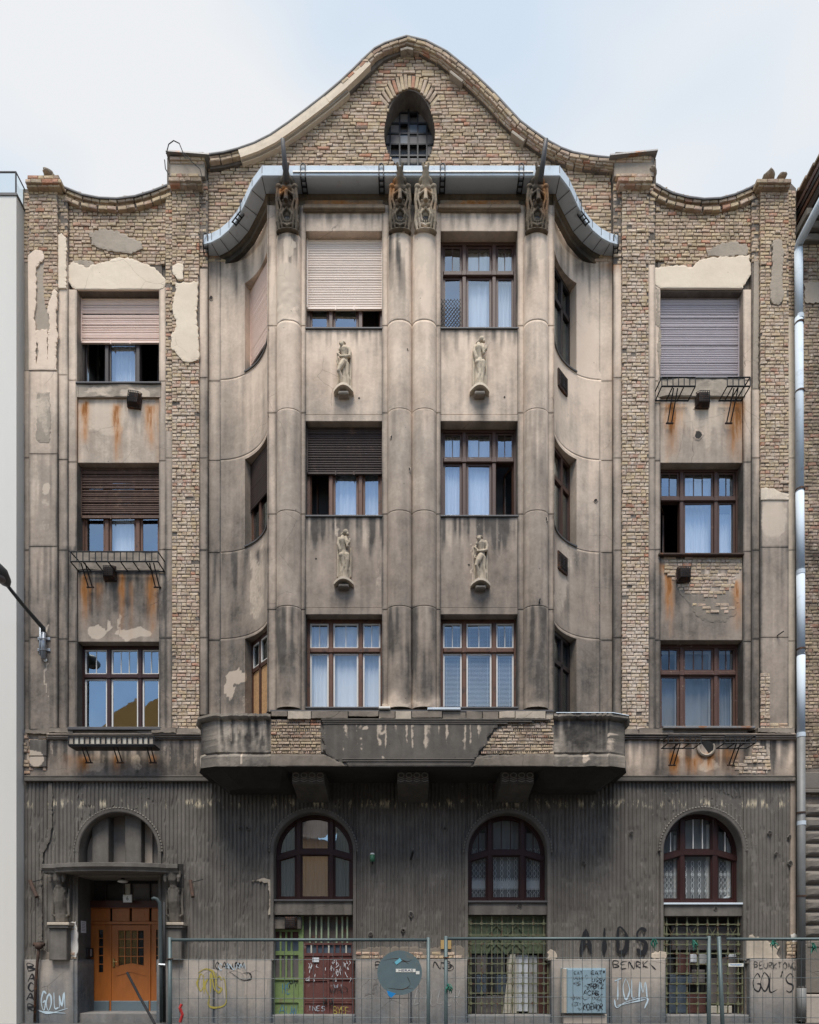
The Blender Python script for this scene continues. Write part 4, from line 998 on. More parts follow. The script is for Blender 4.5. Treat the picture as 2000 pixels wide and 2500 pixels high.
def flank_window(a, b, zb, zt, k, mir):
    """window set on the chord of the concave flank"""
    L = float(np.hypot(*(b - a))); ang = math.atan2(b[1] - a[1], b[0] - a[0])
    fm = ['wood_black', 'wood_brown', 'wood_dark'][k] if not mir else ['wood_black', 'wood_dark', 'wood_black'][k]
    fr = MB(); h = zt - zb
    for u0, u1, v0, v1 in ((0, .07, 0, h), (L - .07, L, 0, h), (0, L, 0, .07), (0, L, h - .09, h), (.31 * L - .045, .31 * L + .045, 0, h), (.70 * L - .045, .70 * L + .045, 0, h), (0, L, h * .64, h * .64 + .1)):
        fr.box(u0, u1, -.04, .05, v0, v1)
    w = fr.build('flank_window', fm, house); w.location = (a[0], a[1], zb); w.rotation_euler = (0, 0, ang)
    for u0, u1 in ((.07, .31 * L - .045), (.31 * L + .045, .70 * L - .045), (.70 * L + .045, L - .07)):
        for v0, v1 in ((.07, h * .64), (h * .64 + .1, h - .09)):
            board = k == 2 and not mir and v0 < .2 and u0 > .5 * L * 0
            MB().box(u0, u1, -.012 if board else -.004, .004, v0, v1).build('pane', 'osb' if board else 'glass_soft', w)
            if k == 2 and not mir and v0 > .2:
                s = MB()
                for q in ((u0, u0 + .03, v0, v1), (u1 - .03, u1, v0, v1), (u0, u1, v0, v0 + .03), (u0, u1, v1 - .03, v1)): s.box(q[0], q[1], -.03, -.005, q[2], q[3])
                s.build('sash', 'sash_white', w)
    drop = {(0, False): .86, (1, False): .55, (1, True): .93, (0, True): 0, (2, False): 0, (2, True): 0}[(k, mir)]
    if drop:
        m = {(0, False): 'shutter_pink', (1, False): 'shutter_dark', (1, True): 'shutter_brown'}[(k, mir)]
        n = int(h * drop / .055); st = MB().box(.03, .06, -.09, -.05, h - n * .055 - .03, h); st.box(L - .06, L - .03, -.09, -.05, h - n * .055 - .03, h)
        rs = st.build('roller_shutter', m, house); rs.location = w.location; rs.rotation_euler = w.rotation_euler
        me = None
        for i in range(n):
            if me is None:
                o = MB().bevbox(.05, L - .05, -.085, -.05, -.05, 0, .012).build('slat', m, rs); me = o.data
            else: o = link('slat', me, rs)
            o.location = (0, random.uniform(-.004, .004), h - i * .055)
cove(False); cove(True)

# ---- the front of the bay
zc0, zc1 = Z(1728, -1.44), Z(572, -1.44)
def column(px, wpx=61):
    cx = X(px, -1.45); w = wpx / FPX * (DIST - 1.40) / 2
    an = np.linspace(R(-90), R(90), 17); zl = set(np.linspace(zc0, zc1, 230))
    for j in JB: zl = {q for q in zl if abs(q - j) > .014} | {j - .009, j - .005, j + .005, j + .009}
    zl = np.array(sorted(zl)); A = []
    for z in zl:
        g = .014 if any(abs(z - j) < .0062 for j in JB) else 0
        dm = math.exp(-((PY(z, -1.45) - 748) / 48) ** 2) if px == 703 else 0
        A.append([(cx + (w - g * .5) * math.sin(a), -1.28 - (.235 - g) * math.cos(a) ** .8 + (float(fbm(a * 2 + px, z * 2)) - .5) * .008 + dm * (.025 + .07 * (float(fbm(a * 4, z * 9)) - .5)), z) for a in an])
    MB().grid(np.array(A)).build('half_column', 'plaster', house, smooth=True, dirty=True)
for px in (703, 976, 1036, 1311): column(px)
JS = (795, 1008, 1255, 1488)
for a, b in ((652, 676), (732, 746), (933, 950), (1061, 1076), (1264, 1283), (1337, 1354)):
    panel('bay_strip', a, b, 500, 1738, -1.305, 'plaster', house, yb=-.9, joints=JS)
panel('bay_pier', 945, 1066, 500, 1738, -1.27, 'plaster', house, yb=-.9); panel('bay_pier', 670, 738, 500, 1738, -1.27, 'plaster', house, yb=-.6); panel('bay_pier', 1278, 1345, 500, 1738, -1.27, 'plaster', house, yb=-.6)
for a, b in ((744, 936), (1074, 1268)):
    panel('spandrel', a, b, 800, 1012, BY, 'plaster', house, yb=-.9); panel('spandrel', a, b, 1259, 1484, BY, 'plaster', house, yb=-.9)
    panel('lintel', a, b, 1012, 1028, BY - .02, 'plaster', house, yb=-.9); panel('lintel', a, b, 1484, 1500, BY - .008, 'plaster', house, yb=-.9)
    panel('lintel', a, b, 515, 564, BY - .01, 'plaster', house, yb=-.9)
    panel('cornice_frieze', a, b, 488, 516, BY - .015, 'capital', house, yb=-.9)
    for t, bo, y in ((497, 507, -1.39), (507, 513, -1.35)): MB().pbev(a - 4, b + 4, t, bo, y, -1.2).build('cornice_moulding', 'capital', house, dirty=True)
    for s in (799, 1258, 1727): MB().pbev(a + 1, b - 1, s - 2, s + 3, BY - .035, -.95).build('window_sill', 'flashing', house)
bm_ = MB(); bm_.box(X(668, -1.2), X(1346, -1.2), -.55, -.5, ZBOT, ZTOP); bm_.build('partition_wall', 'interior', house)
for z0, z1 in ((ZBOT - .1, ZBOT), (ZROWS[1][0] + .5, ZROWS[1][0] + .6), (ZROWS[0][0] + .45, ZROWS[0][0] + .55), (ZROWS[2][0] + .4, ZROWS[2][0] + .5)):
    MB().box(X(690, -1.2), X(1325, -1.2), -1.2, .4, z0, z1).build('floor_slab', 'interior', house)

# zinc clad box cornice with its gutter hooks
GPL = [(-5.06, -.24), (-4.84, -.29), (-4.60, -.39), (-4.34, -.55), (-4.09, -.76), (-3.82, -1.08), (-3.58, -1.38), (-3.30, -1.63)]
GP = GPL + [(2 * XC - x, y) for x, y in GPL[::-1]]
ZG = Z(404, -1.63); ZG0 = ZG - .255
mb = MB()
mb.sweep([(x, y, ZG) for x, y in GP], [(-.33, .10), (-.03, .012), (0, 0), (0, -.19)])
mb.build('gutter_fascia', 'zinc', house)
MB().sweep([(x, -1.632, ZG) for x in np.linspace(X(715, -1.65), X(1302, -1.65), 5)], [(.001, -.13), (.04, -.165), (.042, -.19), (.001, -.19)]).build('drip_edge', 'sash_white', house)
MB().sweep([(x, y, ZG) for x, y in GP], [(0, -.192), (.02, -.20), (.02, -.245), (-.01, -.258), (-.36, -.25)]).build('gutter_soffit', 'zinc', house)
MB().sweep([(x, y, ZG) for x, y in GP], [(-.30, -.25), (-.32, -.30), (-.36, -.34), (-.36, -.44), (-.45, -.46)]).build('cornice_moulding', 'capital_dark', house, dirty=True)
sm = MB()
for (x, y), (x2, y2) in zip(GP[:-1], GP[1:]):
    pass
for i, (x, y) in enumerate(GP):
    if 0 < i < len(GP) - 1:
        a = np.array(GP[i - 1]); b = np.array(GP[i + 1]); d = (b - a) / np.hypot(*(b - a)); n_ = np.array((d[1], -d[0]))
        q = MB(); o = np.array((x, y)) + n_ * .006; e = d * .008
        q.add([(o[0] - e[0], o[1] - e[1], ZG), (o[0] + e[0], o[1] + e[1], ZG), (o[0] + e[0], o[1] + e[1], ZG - .19), (o[0] - e[0], o[1] - e[1], ZG - .19)], [(0, 1, 2, 3)])
        o2 = o - n_ * .36
        q.add([(o[0] - e[0], o[1] - e[1], ZG - .262), (o[0] + e[0], o[1] + e[1], ZG - .262), (o2[0] + e[0], o2[1] + e[1], ZG - .262), (o2[0] - e[0], o2[1] - e[1], ZG - .262)], [(0, 1, 2, 3)])
        q.build('zinc_seam', 'flashing', house)
def hook(x, y, nx, ny):
    """long flat iron loop over the fascia, bent under the box"""
    o = np.array((x, y)); n_ = np.array((nx, ny)) / math.hypot(nx, ny); t = np.array((-n_[1], n_[0]))
    def q(u, out, z): p = o + t * u + n_ * out; return (p[0], p[1], z)
    m_ = MB(); w = .052
    pts = [q(-w, -.30, ZG - .29), q(-w, .035, ZG - .285), q(-w, .035, ZG - .06)] + [q(-w * math.cos(a), .035, ZG - .06 + w * 1.2 * math.sin(a)) for a in np.linspace(.3, math.pi - .3, 6)] + [q(w, .035, ZG - .06), q(w, .035, ZG - .285), q(w, -.30, ZG - .29)]
    m_.tube(pts, .014, 6)
    for out in (-.05, -.16, -.28): m_.tube([q(-w, out, ZG - .288), q(w, out, ZG - .288)], .016, 6)
    m_.build('gutter_hook', 'iron', house)
for px in (740, 931, 1081, 1273): hook(X(px, -1.65), -1.63, 0, -1)
for s in (0, 1):
    for (x, y), nn in (((-5.00, -.255), (.25, -1)), ((-3.95, -.93), (.75, -.65))):
        hook(2 * XC - x if s else x, y, -nn[0] if s else nn[0], nn[1])

# carved capitals: long grotesque masks with a horn that reaches in front of the gutter
def capital(px, tall):
    y0 = -1.38; cx = X(px, -1.5)
    def q(u, v, d): return (cx + u / FPX * 14.45, y0 - d, Z(v, -1.5))
    m_ = MB()
    k = 1 / FPX * 14.45
    for v, w, d in ((560, 27, .10), (545, 28, .13), (525, 28, .14), (505, 28, .16), (485, 28, .18), (470, 27, .2), (455, 22, .24)):
        c = q(0, v, d * .35); m_.add(*ball(c, (w * k, d, 13 * k), n=8))
    m_.tube([q(0, 472, .10), q(0, 452, .26), q(0, 437, .34)], [.15, .09, .055], 8)
    for s in (-1, 1):
        m_.tube([q(s * 4, 440, .33), q(s * 7, 429, .36)], [.04, .028], 6)
        m_.add(*ball(q(s * 20, 468, .2), (.075, .07, .06), n=6))
        limb(m_, [q(s * 22, 475, .2), q(s * 25, 500, .19), q(s * 22, 520, .17), q(s * 24, 545, .13), q(s * 21, 562, .11)], [.045, .035, .04, .045, .03], 6)
        limb(m_, [q(s * 15, 480, .24), q(s * 18, 500, .22), q(s * 13, 516, .21), q(s * 16, 535, .17), q(s * 13, 556, .13)], [.03, .026, .03, .032, .024], 6)
        limb(m_, [q(s * 3, 484, .27), q(s * 14, 490, .24), q(s * 21, 486, .2)], [.025, .03, .02], 6)
        limb(m_, [q(s * 8, 520, .2), q(s * 12, 532, .2), q(s * 8, 545, .17)], [.02, .025, .022], 6)
        m_.add(*ball(q(s * 9, 501, .20), (.035, .03, .03), n=6))
    m_.tube([q(0, 478, .24), q(0, 495, .30), q(0, 514, .31)], [.035, .04, .055], 8)
    limb(m_, [q(-10, 528, .19), q(0, 520, .22), q(10, 528, .19)], [.024, .03, .024], 6)
    limb(m_, [q(-9, 550, .15), q(0, 556, .16), q(9, 550, .15)], [.026, .03, .026], 6)
    m_.add(*ball(q(0, 566, .1), (.27, .12, .03), n=8))
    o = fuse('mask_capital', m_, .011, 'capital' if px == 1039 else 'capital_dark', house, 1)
    hole_ = MB(); hole_.add(*ball(q(0, 538, .145), (.085, .03, .065), n=8)); hole_.build('mouth', 'iron', o, smooth=True)
    for s in (-1, 0, 1): MB().tube([q(s * 5, 540, .175), q(s * 5, 547, .17)], [.012, .014], 5).build('tooth', 'capital', o)
for px, t in ((702, 1), (977, 0), (1039, 0), (1311, 1)): capital(px, t)
for px, ptop in ((700, 690), (1319, 1334)):
    MB().tube([P(px, 446, -1.76), P((px + ptop) / 2, 392, -1.9), P(ptop, 338, -2.08)], [.062, .056, .044], 10).build('flagpole_stub', 'flashing', house, smooth=True)

# ---- reliefs of nude figures on little consoles
def figure(kind, ox, oy, du, dv):
    def q(u, v, d=.0): return (X(ox + (u + du) / 11.98, BY), BY - .03 - d, Z(oy + (v + dv) / 11.98, BY))
    s = .00078; m_ = MB()
    if kind == 'player':
        limb(m_, [q(600, 440, .07), q(630, 540, .07), q(630, 690, .06), q(640, 830, .05), q(640, 910, .05)], [60 * s, 118 * s, 92 * s, 88 * s, 98 * s])
        m_.add(*ball(q(555, 425, .11), (62 * s, 70 * s, 82 * s))); m_.add(*ball(q(570, 365, .09), (105 * s, 80 * s, 42 * s))); m_.add(*ball(q(500, 535, .08), (45 * s, 50 * s, 60 * s), n=7))
        m_.add(*ball(q(500, 440, .15), (16 * s, 26 * s, 24 * s), n=5))
        limb(m_, [q(745, 500, .06), q(785, 620, .07), q(775, 730, .09), q(640, 785, .12), q(510, 790, .13)], [66 * s, 52 * s, 46 * s, 40 * s, 34 * s])
        limb(m_, [q(560, 520, .03), q(430, 650, .08), q(500, 740, .12)], [40 * s, 36 * s, 30 * s])
        limb(m_, [q(600, 910, .09), q(520, 1080, .13), q(470, 1215, .14), q(530, 1360, .09), q(550, 1540, .07), q(530, 1605, .1)], [92 * s, 78 * s, 58 * s, 62 * s, 36 * s, 40 * s])
        limb(m_, [q(680, 930, .04), q(690, 1100, .04), q(700, 1235, .05), q(735, 1360, .04), q(735, 1560, .04), q(755, 1610, .07)], [88 * s, 70 * s, 50 * s, 55 * s, 34 * s, 36 * s])
        limb(m_, [q(410, 690, .07), q(405, 850, .07), q(440, 945, .07), q(520, 940, .08), q(570, 880, .09), q(590, 800, .1)], [20 * s, 24 * s, 26 * s, 26 * s, 24 * s, 20 * s], 6)
        limb(m_, [q(450, 770, .05), q(460, 880, .05), q(520, 900, .06)], [22 * s, 24 * s, 20 * s], 6)
        m_.tube([q(795, 500, .0), q(795, 1620, .0)], 36 * s, 8); m_.tube([q(430, 990, 0), q(430, 1560, 0)], 26 * s, 8)
        m_.tube([q(600, 980, -.02), q(600, 1600, -.02)], 150 * s, 8)
    else:
        limb(m_, [q(570, 390, .07), q(560, 500, .08), q(580, 640, .06), q(600, 780, .05), q(600, 900, .06)], [70 * s, 108 * s, 92 * s, 82 * s, 96 * s])
        m_.add(*ball(q(660, 265, .1), (85 * s, 80 * s, 82 * s))); m_.add(*ball(q(560, 300, .07), (85 * s, 60 * s, 38 * s), (0, -.5, 0))); m_.add(*ball(q(722, 335, .12), (40 * s, 45 * s, 55 * s), n=7))
        limb(m_, [q(655, 440, .1), q(690, 560, .13), q(715, 690, .13), q(770, 610, .15), q(785, 520, .15)], [62 * s, 52 * s, 44 * s, 38 * s, 36 * s])
        limb(m_, [q(470, 430, .05), q(455, 600, .07), q(500, 760, .08), q(500, 880, .06)], [64 * s, 60 * s, 50 * s, 36 * s])
        m_.add(*ball(q(535, 930, .1), (82 * s, 75 * s, 78 * s))); m_.add(*ball(q(680, 920, .08), (78 * s, 70 * s, 100 * s)))
        limb(m_, [q(690, 920, .08), q(700, 1060, .08), q(690, 1200, .07), q(665, 1360, .06), q(665, 1580, .05)], [88 * s, 74 * s, 54 * s, 56 * s, 36 * s])
        limb(m_, [q(560, 960, .08), q(580, 1110, .07), q(600, 1240, .08), q(555, 1390, .07), q(545, 1580, .06)], [86 * s, 70 * s, 52 * s, 54 * s, 36 * s])
        for u, a, b, r in ((420, 480, 1500, 30), (470, 560, 1560, 26), (795, 640, 1500, 24), (745, 1080, 1540, 30), (500, 1100, 1600, 22)): m_.tube([q(u, a, .0), q(u + 5, (a + b) / 2, .03), q(u, b, .0)], r * s, 7)
        m_.tube([q(600, 760, -.02), q(600, 1600, -.02)], 160 * s, 8)
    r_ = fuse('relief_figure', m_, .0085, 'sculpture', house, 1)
    k = MB(); a = np.linspace(-1, 1, 9)
    for i in range(8):
        u0, u1 = 600 + 285 * a[i], 600 + 285 * a[i + 1]; v0, v1 = 1735 - 100 * (1 - a[i] ** 2), 1735 - 100 * (1 - a[i + 1] ** 2); d0, d1 = .09 + .10 * (1 - a[i] ** 2), .09 + .10 * (1 - a[i + 1] ** 2)
        A = [q(u0, v0 - 35, d0), q(u1, v1 - 35, d1), q(u1, v1 + 35, d1), q(u0, v0 + 35, d0), q(u0, v0 - 45, -.05), q(u1, v1 - 45, -.05), q(u1, v1 + 45, -.05), q(u0, v0 + 45, -.05)]
        k.add(A, [(0, 1, 2, 3), (0, 4, 5, 1), (3, 2, 6, 7), (0, 3, 7, 4), (1, 5, 6, 2)])
    k.build('console_shelf', 'plaster_clean', r_, dirty=True)
    x0 = q(455, 0)[0]; x1 = q(745, 0)[0]
    MB().bevbox(x0, x1, BY - .16, BY + .02, q(0, 1855)[2], q(0, 1765)[2], .02).build('console_block', 'parapet', r_, dirty=True)
figure('player', 790, 820, 0, 0); figure('dancer', 1120, 820, 0, 0); figure('dancer', 790, 1280, 5, 80); figure('player', 1120, 1290, 25, 0)

# ---- balcony
XL, XR, YB = -4.90, 5.06, -1.42
def balcony_path(off=0.0, r=.5, n=3):
    p = [(XL - off, -.06), (XL - off, YB + r)]
    p += [(XL + r - (r + off) * math.cos(a), YB + r - (r + off) * math.sin(a)) for a in np.linspace(0, math.pi / 2, n)[1:]]
    q = [(XL + XR - x, y) for x, y in p[::-1]]
    xs = np.linspace(p[-1][0], q[0][0], 230)[1:-1]
    return p + [(x, YB - off) for x in xs] + q
ZB1, ZB0 = Z(1756, YB), Z(1872, YB)
def balcony():
    path = balcony_path(); rows = np.linspace(ZB0, ZB1, 30); A = []
    for z in rows:
        low = 1 if z < ZB0 + .27 else 0; edge = abs(z - (ZB0 + .27)) < .03
        A.append([])
        for x, y in (balcony_path(.035) if low else path):
            w = (float(fbm(x * 2.5, z * 2.5)) - .5) * .03 + (float(fbm(x * 9, z * 9)) - .5) * .025 + (.05 * float(fbm(x * 6, 3.)) if edge else 0)
            A[-1].append((x, y + w, z + (.035 * (float(fbm(x * 7, y * 7)) - .5) if abs(z - (ZB0 + .27)) < .1 or z == rows[0] else 0)))
    b = MB().grid(np.array(A)).build('balcony_parapet', 'parapet', house, dirty=True)
    pts = balcony_path(.03); v = MB(); n = len(pts)
    v.add([(x, y, ZB0) for x, y in pts], [tuple(range(n))]); v.add([(x, y, ZB1 + .02) for x, y in pts], [tuple(range(n))])
    v.build('balcony_slab', 'soot_shade_black', house, dirty=True)
    # haunches that run back under the slab
    for s in (0, 1):
        h = MB(); x0 = XL + .1; P_ = [(x0, -.1), (x0, -.9), (x0 + .5, -1.3), (x0 + 1.9, -1.3), (x0 + 2.3, -.1)]
        Q_ = [(x0 + .35, -.1), (x0 + .45, -.45), (x0 + .8, -.7), (x0 + 1.7, -.7), (x0 + 2.0, -.1)]
        A = [[(XL + XR - x if s else x, y, ZB0 - .002) for x, y in P_], [(XL + XR - x if s else x, y, ZB0 - .30) for x, y in Q_]]
        h.grid(np.array(A)); h.add(A[1], [tuple(range(5))]); h.build('haunch', 'soot_shade_black', house, dirty=True)
    # coping on the two ends
    for s in (0, 1):
        pp = [p for p in balcony_path(.0) if (p[0] < X(662, YB) if not s else p[0] > X(1348, YB))]
        prof = [(-.25, .075), (.05, .075), (.10, .055), (.105, .0), (.07, -.04), (.02, -.07), (-.02, -.09)]
        pp = [(x + random.uniform(-.008, .008), y + random.uniform(-.016, .016), ZB1 + .035 + random.uniform(-.012, .012)) for x, y in pp]
        MB().sweep(pp, prof).build('coping', 'parapet', house, dirty=True)
    MB().sweep([(x, y, ZB1 + .112) for x, y in balcony_path(.0) if x > X(1352, YB)], [(-.2, .012), (.11, .006), (.115, -.01)]).build('coping_flashing', 'zinc', house)
    # broken capping stones of the middle
    x = 662
    while x < 1350:
        w = random.choice((40, 58, 75, 90)); e = min(x + w, 1352); bo = random.choice((1752, 1754, 1754, 1748)); yy = YB - random.uniform(.03, .11)
        lp = rough_line(ppts([(x + 1, 1736, 0), (x + 1, bo, 1), (e - 1, bo, 0), (e - 1, 1736, 0)], yy), .006, seed=x)
        sheet([lp], yy, -1.1, uneven=.012).build('capping_stone', 'plaster_clean' if random.random() < .45 else 'rough', house, dirty=True); x = e
    MB().pbox(660, 1352, 1733, 1737, YB - .06, -1.0).build('coping_flashing', 'flashing', house)
    for a, b, t, y in ((925, 953, 1724, -1.55), (1044, 1125, 1727, -1.53)): MB().pbev(a, b, t, t + 6, y, -1.3).build('marble_strip', 'sash_white' if a < 1000 else 'zinc', house)
    # the plaster still standing on the middle
    lp = rough_line(ppts([(783, 1753), (1348, 1753), (1346, 1764), (1245, 1762), (1224, 1770), (1208, 1786), (1192, 1800), (1190, 1816), (1174, 1830), (1166, 1846), (1156, 1862), (1150, 1871, 0), (852, 1871, 0), (842, 1863), (820, 1856), (800, 1843), (790, 1830), (785, 1800), (786, 1780)], YB - .05), .026, seed=40)
    sheet([lp], YB - .05, YB, res=.06, edge=.008).build('parapet_plaster', 'panel_dark', house, dirty=True)
    for t, y, a, b in ((1757, -.085, 784, 1340), (1762, -.075, 786, 1300), (1767, -.065, 788, 1240)): MB().pbev(a, b, t - 3, t + 1, YB + y, YB).build('parapet_moulding', 'panel_dark', house, dirty=True)
    for t in (1853, 1858): MB().pbev(835, 1158, t - 1.5, t + 1.5, YB - .065, YB).build('parapet_moulding', 'panel_dark', house, dirty=True)
    lay([rect(662, 784, 1757, 1842, YB)], YB - .012, course=.072, lens=(.26, .13), depth=.03)
    lay([ppts([(1352, 1758), (1352, 1842), (1172, 1842), (1192, 1812), (1205, 1790), (1240, 1764)], YB)], YB - .012, course=.072, lens=(.26, .13), depth=.03)
    dots = MB()                          # the ends of the perforated bricks in every second course
    for py in (1765, 1782, 1800, 1818, 1836):
        for a, b in ((668, 778), (1228 - (py - 1765) * .7, 1348)):
            px = a
            while px < b:
                if int(px / 21 + py) % 5: dots.box(X(px, YB) - .008, X(px, YB) + .008, YB - .034, YB - .02, Z(py, YB) - .01, Z(py, YB) + .01)
                px += 5.2
    dots.build('brick_perforation', M.setdefault('hole', simple('hole', (.02, .018, .016), .9, 0, .1, 5, 0)), house, kind='stuff')
    patch([(662, 1842, 0), (790, 1840), (838, 1862), (842, 1871, 0), (662, 1871, 0)], YB - .03, 'rough', 41, thick=.02)
    patch([(1165, 1848), (1352, 1843), (1352, 1871, 0), (1156, 1871, 0)], YB - .03, 'rough', 42, thick=.02)
    patch([(492, 1850), (505, 1842), (526, 1843), (525, 1862), (505, 1872), (494, 1876)], -1.27, 'plaster_clean', 43, thick=.02)
    for a, b in ((713, 792), (970, 1047), (1224, 1304)):
        c = MB(); y = -1.05; x0, x1 = X(a, y), X(b, y); zb = Z(1914, y)
        prof = [(y, ZB0), (y, zb + .14), (y + .03, zb + .02), (y + .1, zb), (-.05, zb - .2)]
        A = [[(x, p[0], p[1]) for p in prof] for x in (x0, x1)]
        c.grid(np.array(A)); 
        for x in (x0, x1): c.add([(x, p[0], p[1]) for p in prof] + [(x, -.05, ZB0)], [tuple(range(6))])
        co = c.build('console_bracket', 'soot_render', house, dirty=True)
        for k in range(4):
            xx = x0 + (x1 - x0) * (k + .5) / 4
            MB().tube([(xx + .07 * math.cos(t), y - .012, zb + .2 + .055 * math.sin(t)) for t in np.linspace(0, 2 * math.pi, 13)], .014, 5).build('rosette', 'soot_render', co)
            ch = MB()
            for r_ in range(2):
                for s in (-1, 1): ch.tube([(xx, y - .008, zb + .10 - r_ * .05), (xx + s * .08, y - .008, zb + .13 - r_ * .05)], .014, 5)
            ch.build('chevron', 'soot_render', co)
balcony()

# ---- frieze below the first floor windows
for a, b in ((58, 520), (1478, 1944)):
    panel('frieze', a, b, 1790, 1894, -.08, 'plaster', house)
    for t, bo, y in ((1893, 1897, -.12), (1898, 1907, -.15)): MB().pbev(a, b, t, bo, y, .1).build('frieze_moulding', 'panel_dark', house, dirty=True)
    for t, y in ((1790, -.2), (1796, -.17), (1801, -.14)): MB().pbev(a + 55 if a < 100 else a, b, t, t + 4, y, 0).build('frieze_moulding', 'plaster', house, dirty=True)
    x = a
    while x < b:
        w = random.choice((36, 60, 84)); e = min(x + w, b)
        if not (170 < x < 330 or 1640 < x < 1800):
            lp = rough_line(ppts([(x + .5, 1777, 0), (x + .5, 1790 + random.uniform(-4, 3), 1), (e - .5, 1790, 0), (e - .5, 1777 + random.uniform(-3, 3), 1)], -.21), .009, seed=x + 5)
            sheet([lp], -.21 + random.uniform(-.02, .05), .1, uneven=.02).build('ledge_stone', 'rough', house, dirty=True)
        x = e
panel('apron_panel', 172, 392, 1782, 1800, -.16, 'rough', house); panel('apron_panel', 1612, 1826, 1778, 1806, -.14, 'rough', house)
panel('frieze_block', 72, 113, 1806, 1845, -.14, 'panel_dark', house); panel('frieze_block', 72, 113, 1847, 1872, -.13, 'plaster', house)
lay([rect(58, 112, 1798, 1890, -.1)], -.095, gap=.25, depth=.03)
lay([ppts([(1835, 1815), (1858, 1822), (1875, 1850), (1878, 1885), (1855, 1892), (1800, 1888), (1780, 1872), (1790, 1860), (1830, 1850)])], -.09, gap=.1, depth=.03)

# ---- fluted ground floor
def fluted():
    zt, zb = Z(1907, -.06), Z(2352, -.06); pitch = .098; mb = MB()
    x0, x1 = X(58, -.06), X(1944, -.06)
    prof = [(0, .0), (.022, .0), (.030, -.020), (.046, -.028), (.064, -.028), (.080, -.020), (.090, 0.0)]
    ops = [(X(c - r, -.06), X(c + r, -.06), X(c, -.06), Z(sp, -.06), r / FPX * (DIST - .06)) for c, r, sp, b in ARCHES] + [(X(288 - 98, -.06), X(288 + 98, -.06), X(288, -.06), Z(2080, -.06), 98 / FPX * (DIST - .06))]
    cols = []; k = 0
    while x0 + k * pitch < x1:
        for u, d in prof: cols.append((x0 + k * pitch + u, d))
        k += 1
    for a, b, *_ in ops: cols += [(a - 1e-4, 0), (a + 1e-4, 0), (b - 1e-4, 0), (b + 1e-4, 0)]
    cols.sort(); nrow = 46; A = np.zeros((nrow, len(cols), 3)); mask = np.ones((nrow - 1, len(cols) - 1), bool); st = []
    for j, (x, d) in enumerate(cols):
        lo = zb; kind = 0
        for n_, (a, b, c, sp, r) in enumerate(ops):
            if a < x < b: lo = sp + math.sqrt(max(0, r * r - (x - c) ** 2)); kind = n_ + 1
        st.append(kind); zz = np.linspace(lo, zt, nrow)
        chip = (fbm(np.full(nrow, x * 5), zz * 4, 3) > .64) * .018 * (d < -.01)
        A[:, j, 0] = x; A[:, j, 1] = -.035 + d + chip; A[:, j, 2] = zz
    for j in range(len(cols) - 1):
        if st[j] != st[j + 1]: mask[:, j] = False
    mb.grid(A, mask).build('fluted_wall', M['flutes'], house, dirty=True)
    MB().pbev(1931, 1944, 1907, 2345, -.075, .2).build('corner_strip', 'plaster', house, dirty=True)
def flute_mat():
    """the sooty render, with pale scars where the crests are worn and a ragged line of bared spots under the balcony"""
    m = M['soot_render'].copy(); m.name = 'fluted sooty render worn'
    t = m.node_tree; b = t.nodes['Principled BSDF']; src = b.inputs['Base Color'].links[0].from_socket
    g = t.nodes.new('ShaderNodeNewGeometry').outputs['Position']; s = t.nodes.new('ShaderNodeSeparateXYZ'); t.links.new(g, s.inputs[0])
    crest = ramp(t, mth(t, 'MULTIPLY', s.outputs['Y'], -1), [(.052, 0), (.058, 1)])
    worn = ramp(t, mth(t, 'ADD', noise(t, 1.7, 6, .65, sc=(3, 1, .8)), mth(t, 'MULTIPLY', noise(t, .45, 3, off=(4, 0, 2)), 1.3)), [(1.22, 0), (1.36, 1)])
    c = mixc(t, mth(t, 'MULTIPLY', mth(t, 'MULTIPLY', crest, worn), .5), src, (.34, .305, .255))
    chips = ramp(t, noise(t, 11, 3, .7), [(.70, 0), (.74, 1)])
    c = mixc(t, mth(t, 'MULTIPLY', chips, .5), c, (.38, .34, .28))
    z = s.outputs['Z']; zz = Z(1962, -.06)
    line = mth(t, 'MULTIPLY', ramp(t, mth(t, 'ABSOLUTE', mth(t, 'SUBTRACT', z, zz)), [(0, 1), (.14, 0)]), ramp(t, noise(t, 3.2, 4, .7, sc=(2.2, 1, .6)), [(.555, 0), (.60, 1)]))
    c = mixc(t, mth(t, 'MULTIPLY', line, .9), c, (.58, .50, .36))
    t.links.new(c, b.inputs['Base Color'])
    return m
M['flutes'] = flute_mat()
fluted()
patch([(612, 2146), (640, 2143), (663, 2148), (664, 2232), (656, 2234), (655, 2156), (614, 2153)], -.085, 'plaster_clean', 80, thick=.012, amp=.02)
patch([(118, 1912), (126, 1912), (127, 2010), (123, 2050), (106, 2078), (103, 2150), (104, 2300), (94, 2300), (95, 2100), (99, 2068), (115, 2044), (119, 2000)], -.085, 'old_stone', 81, thick=.012, amp=.015)
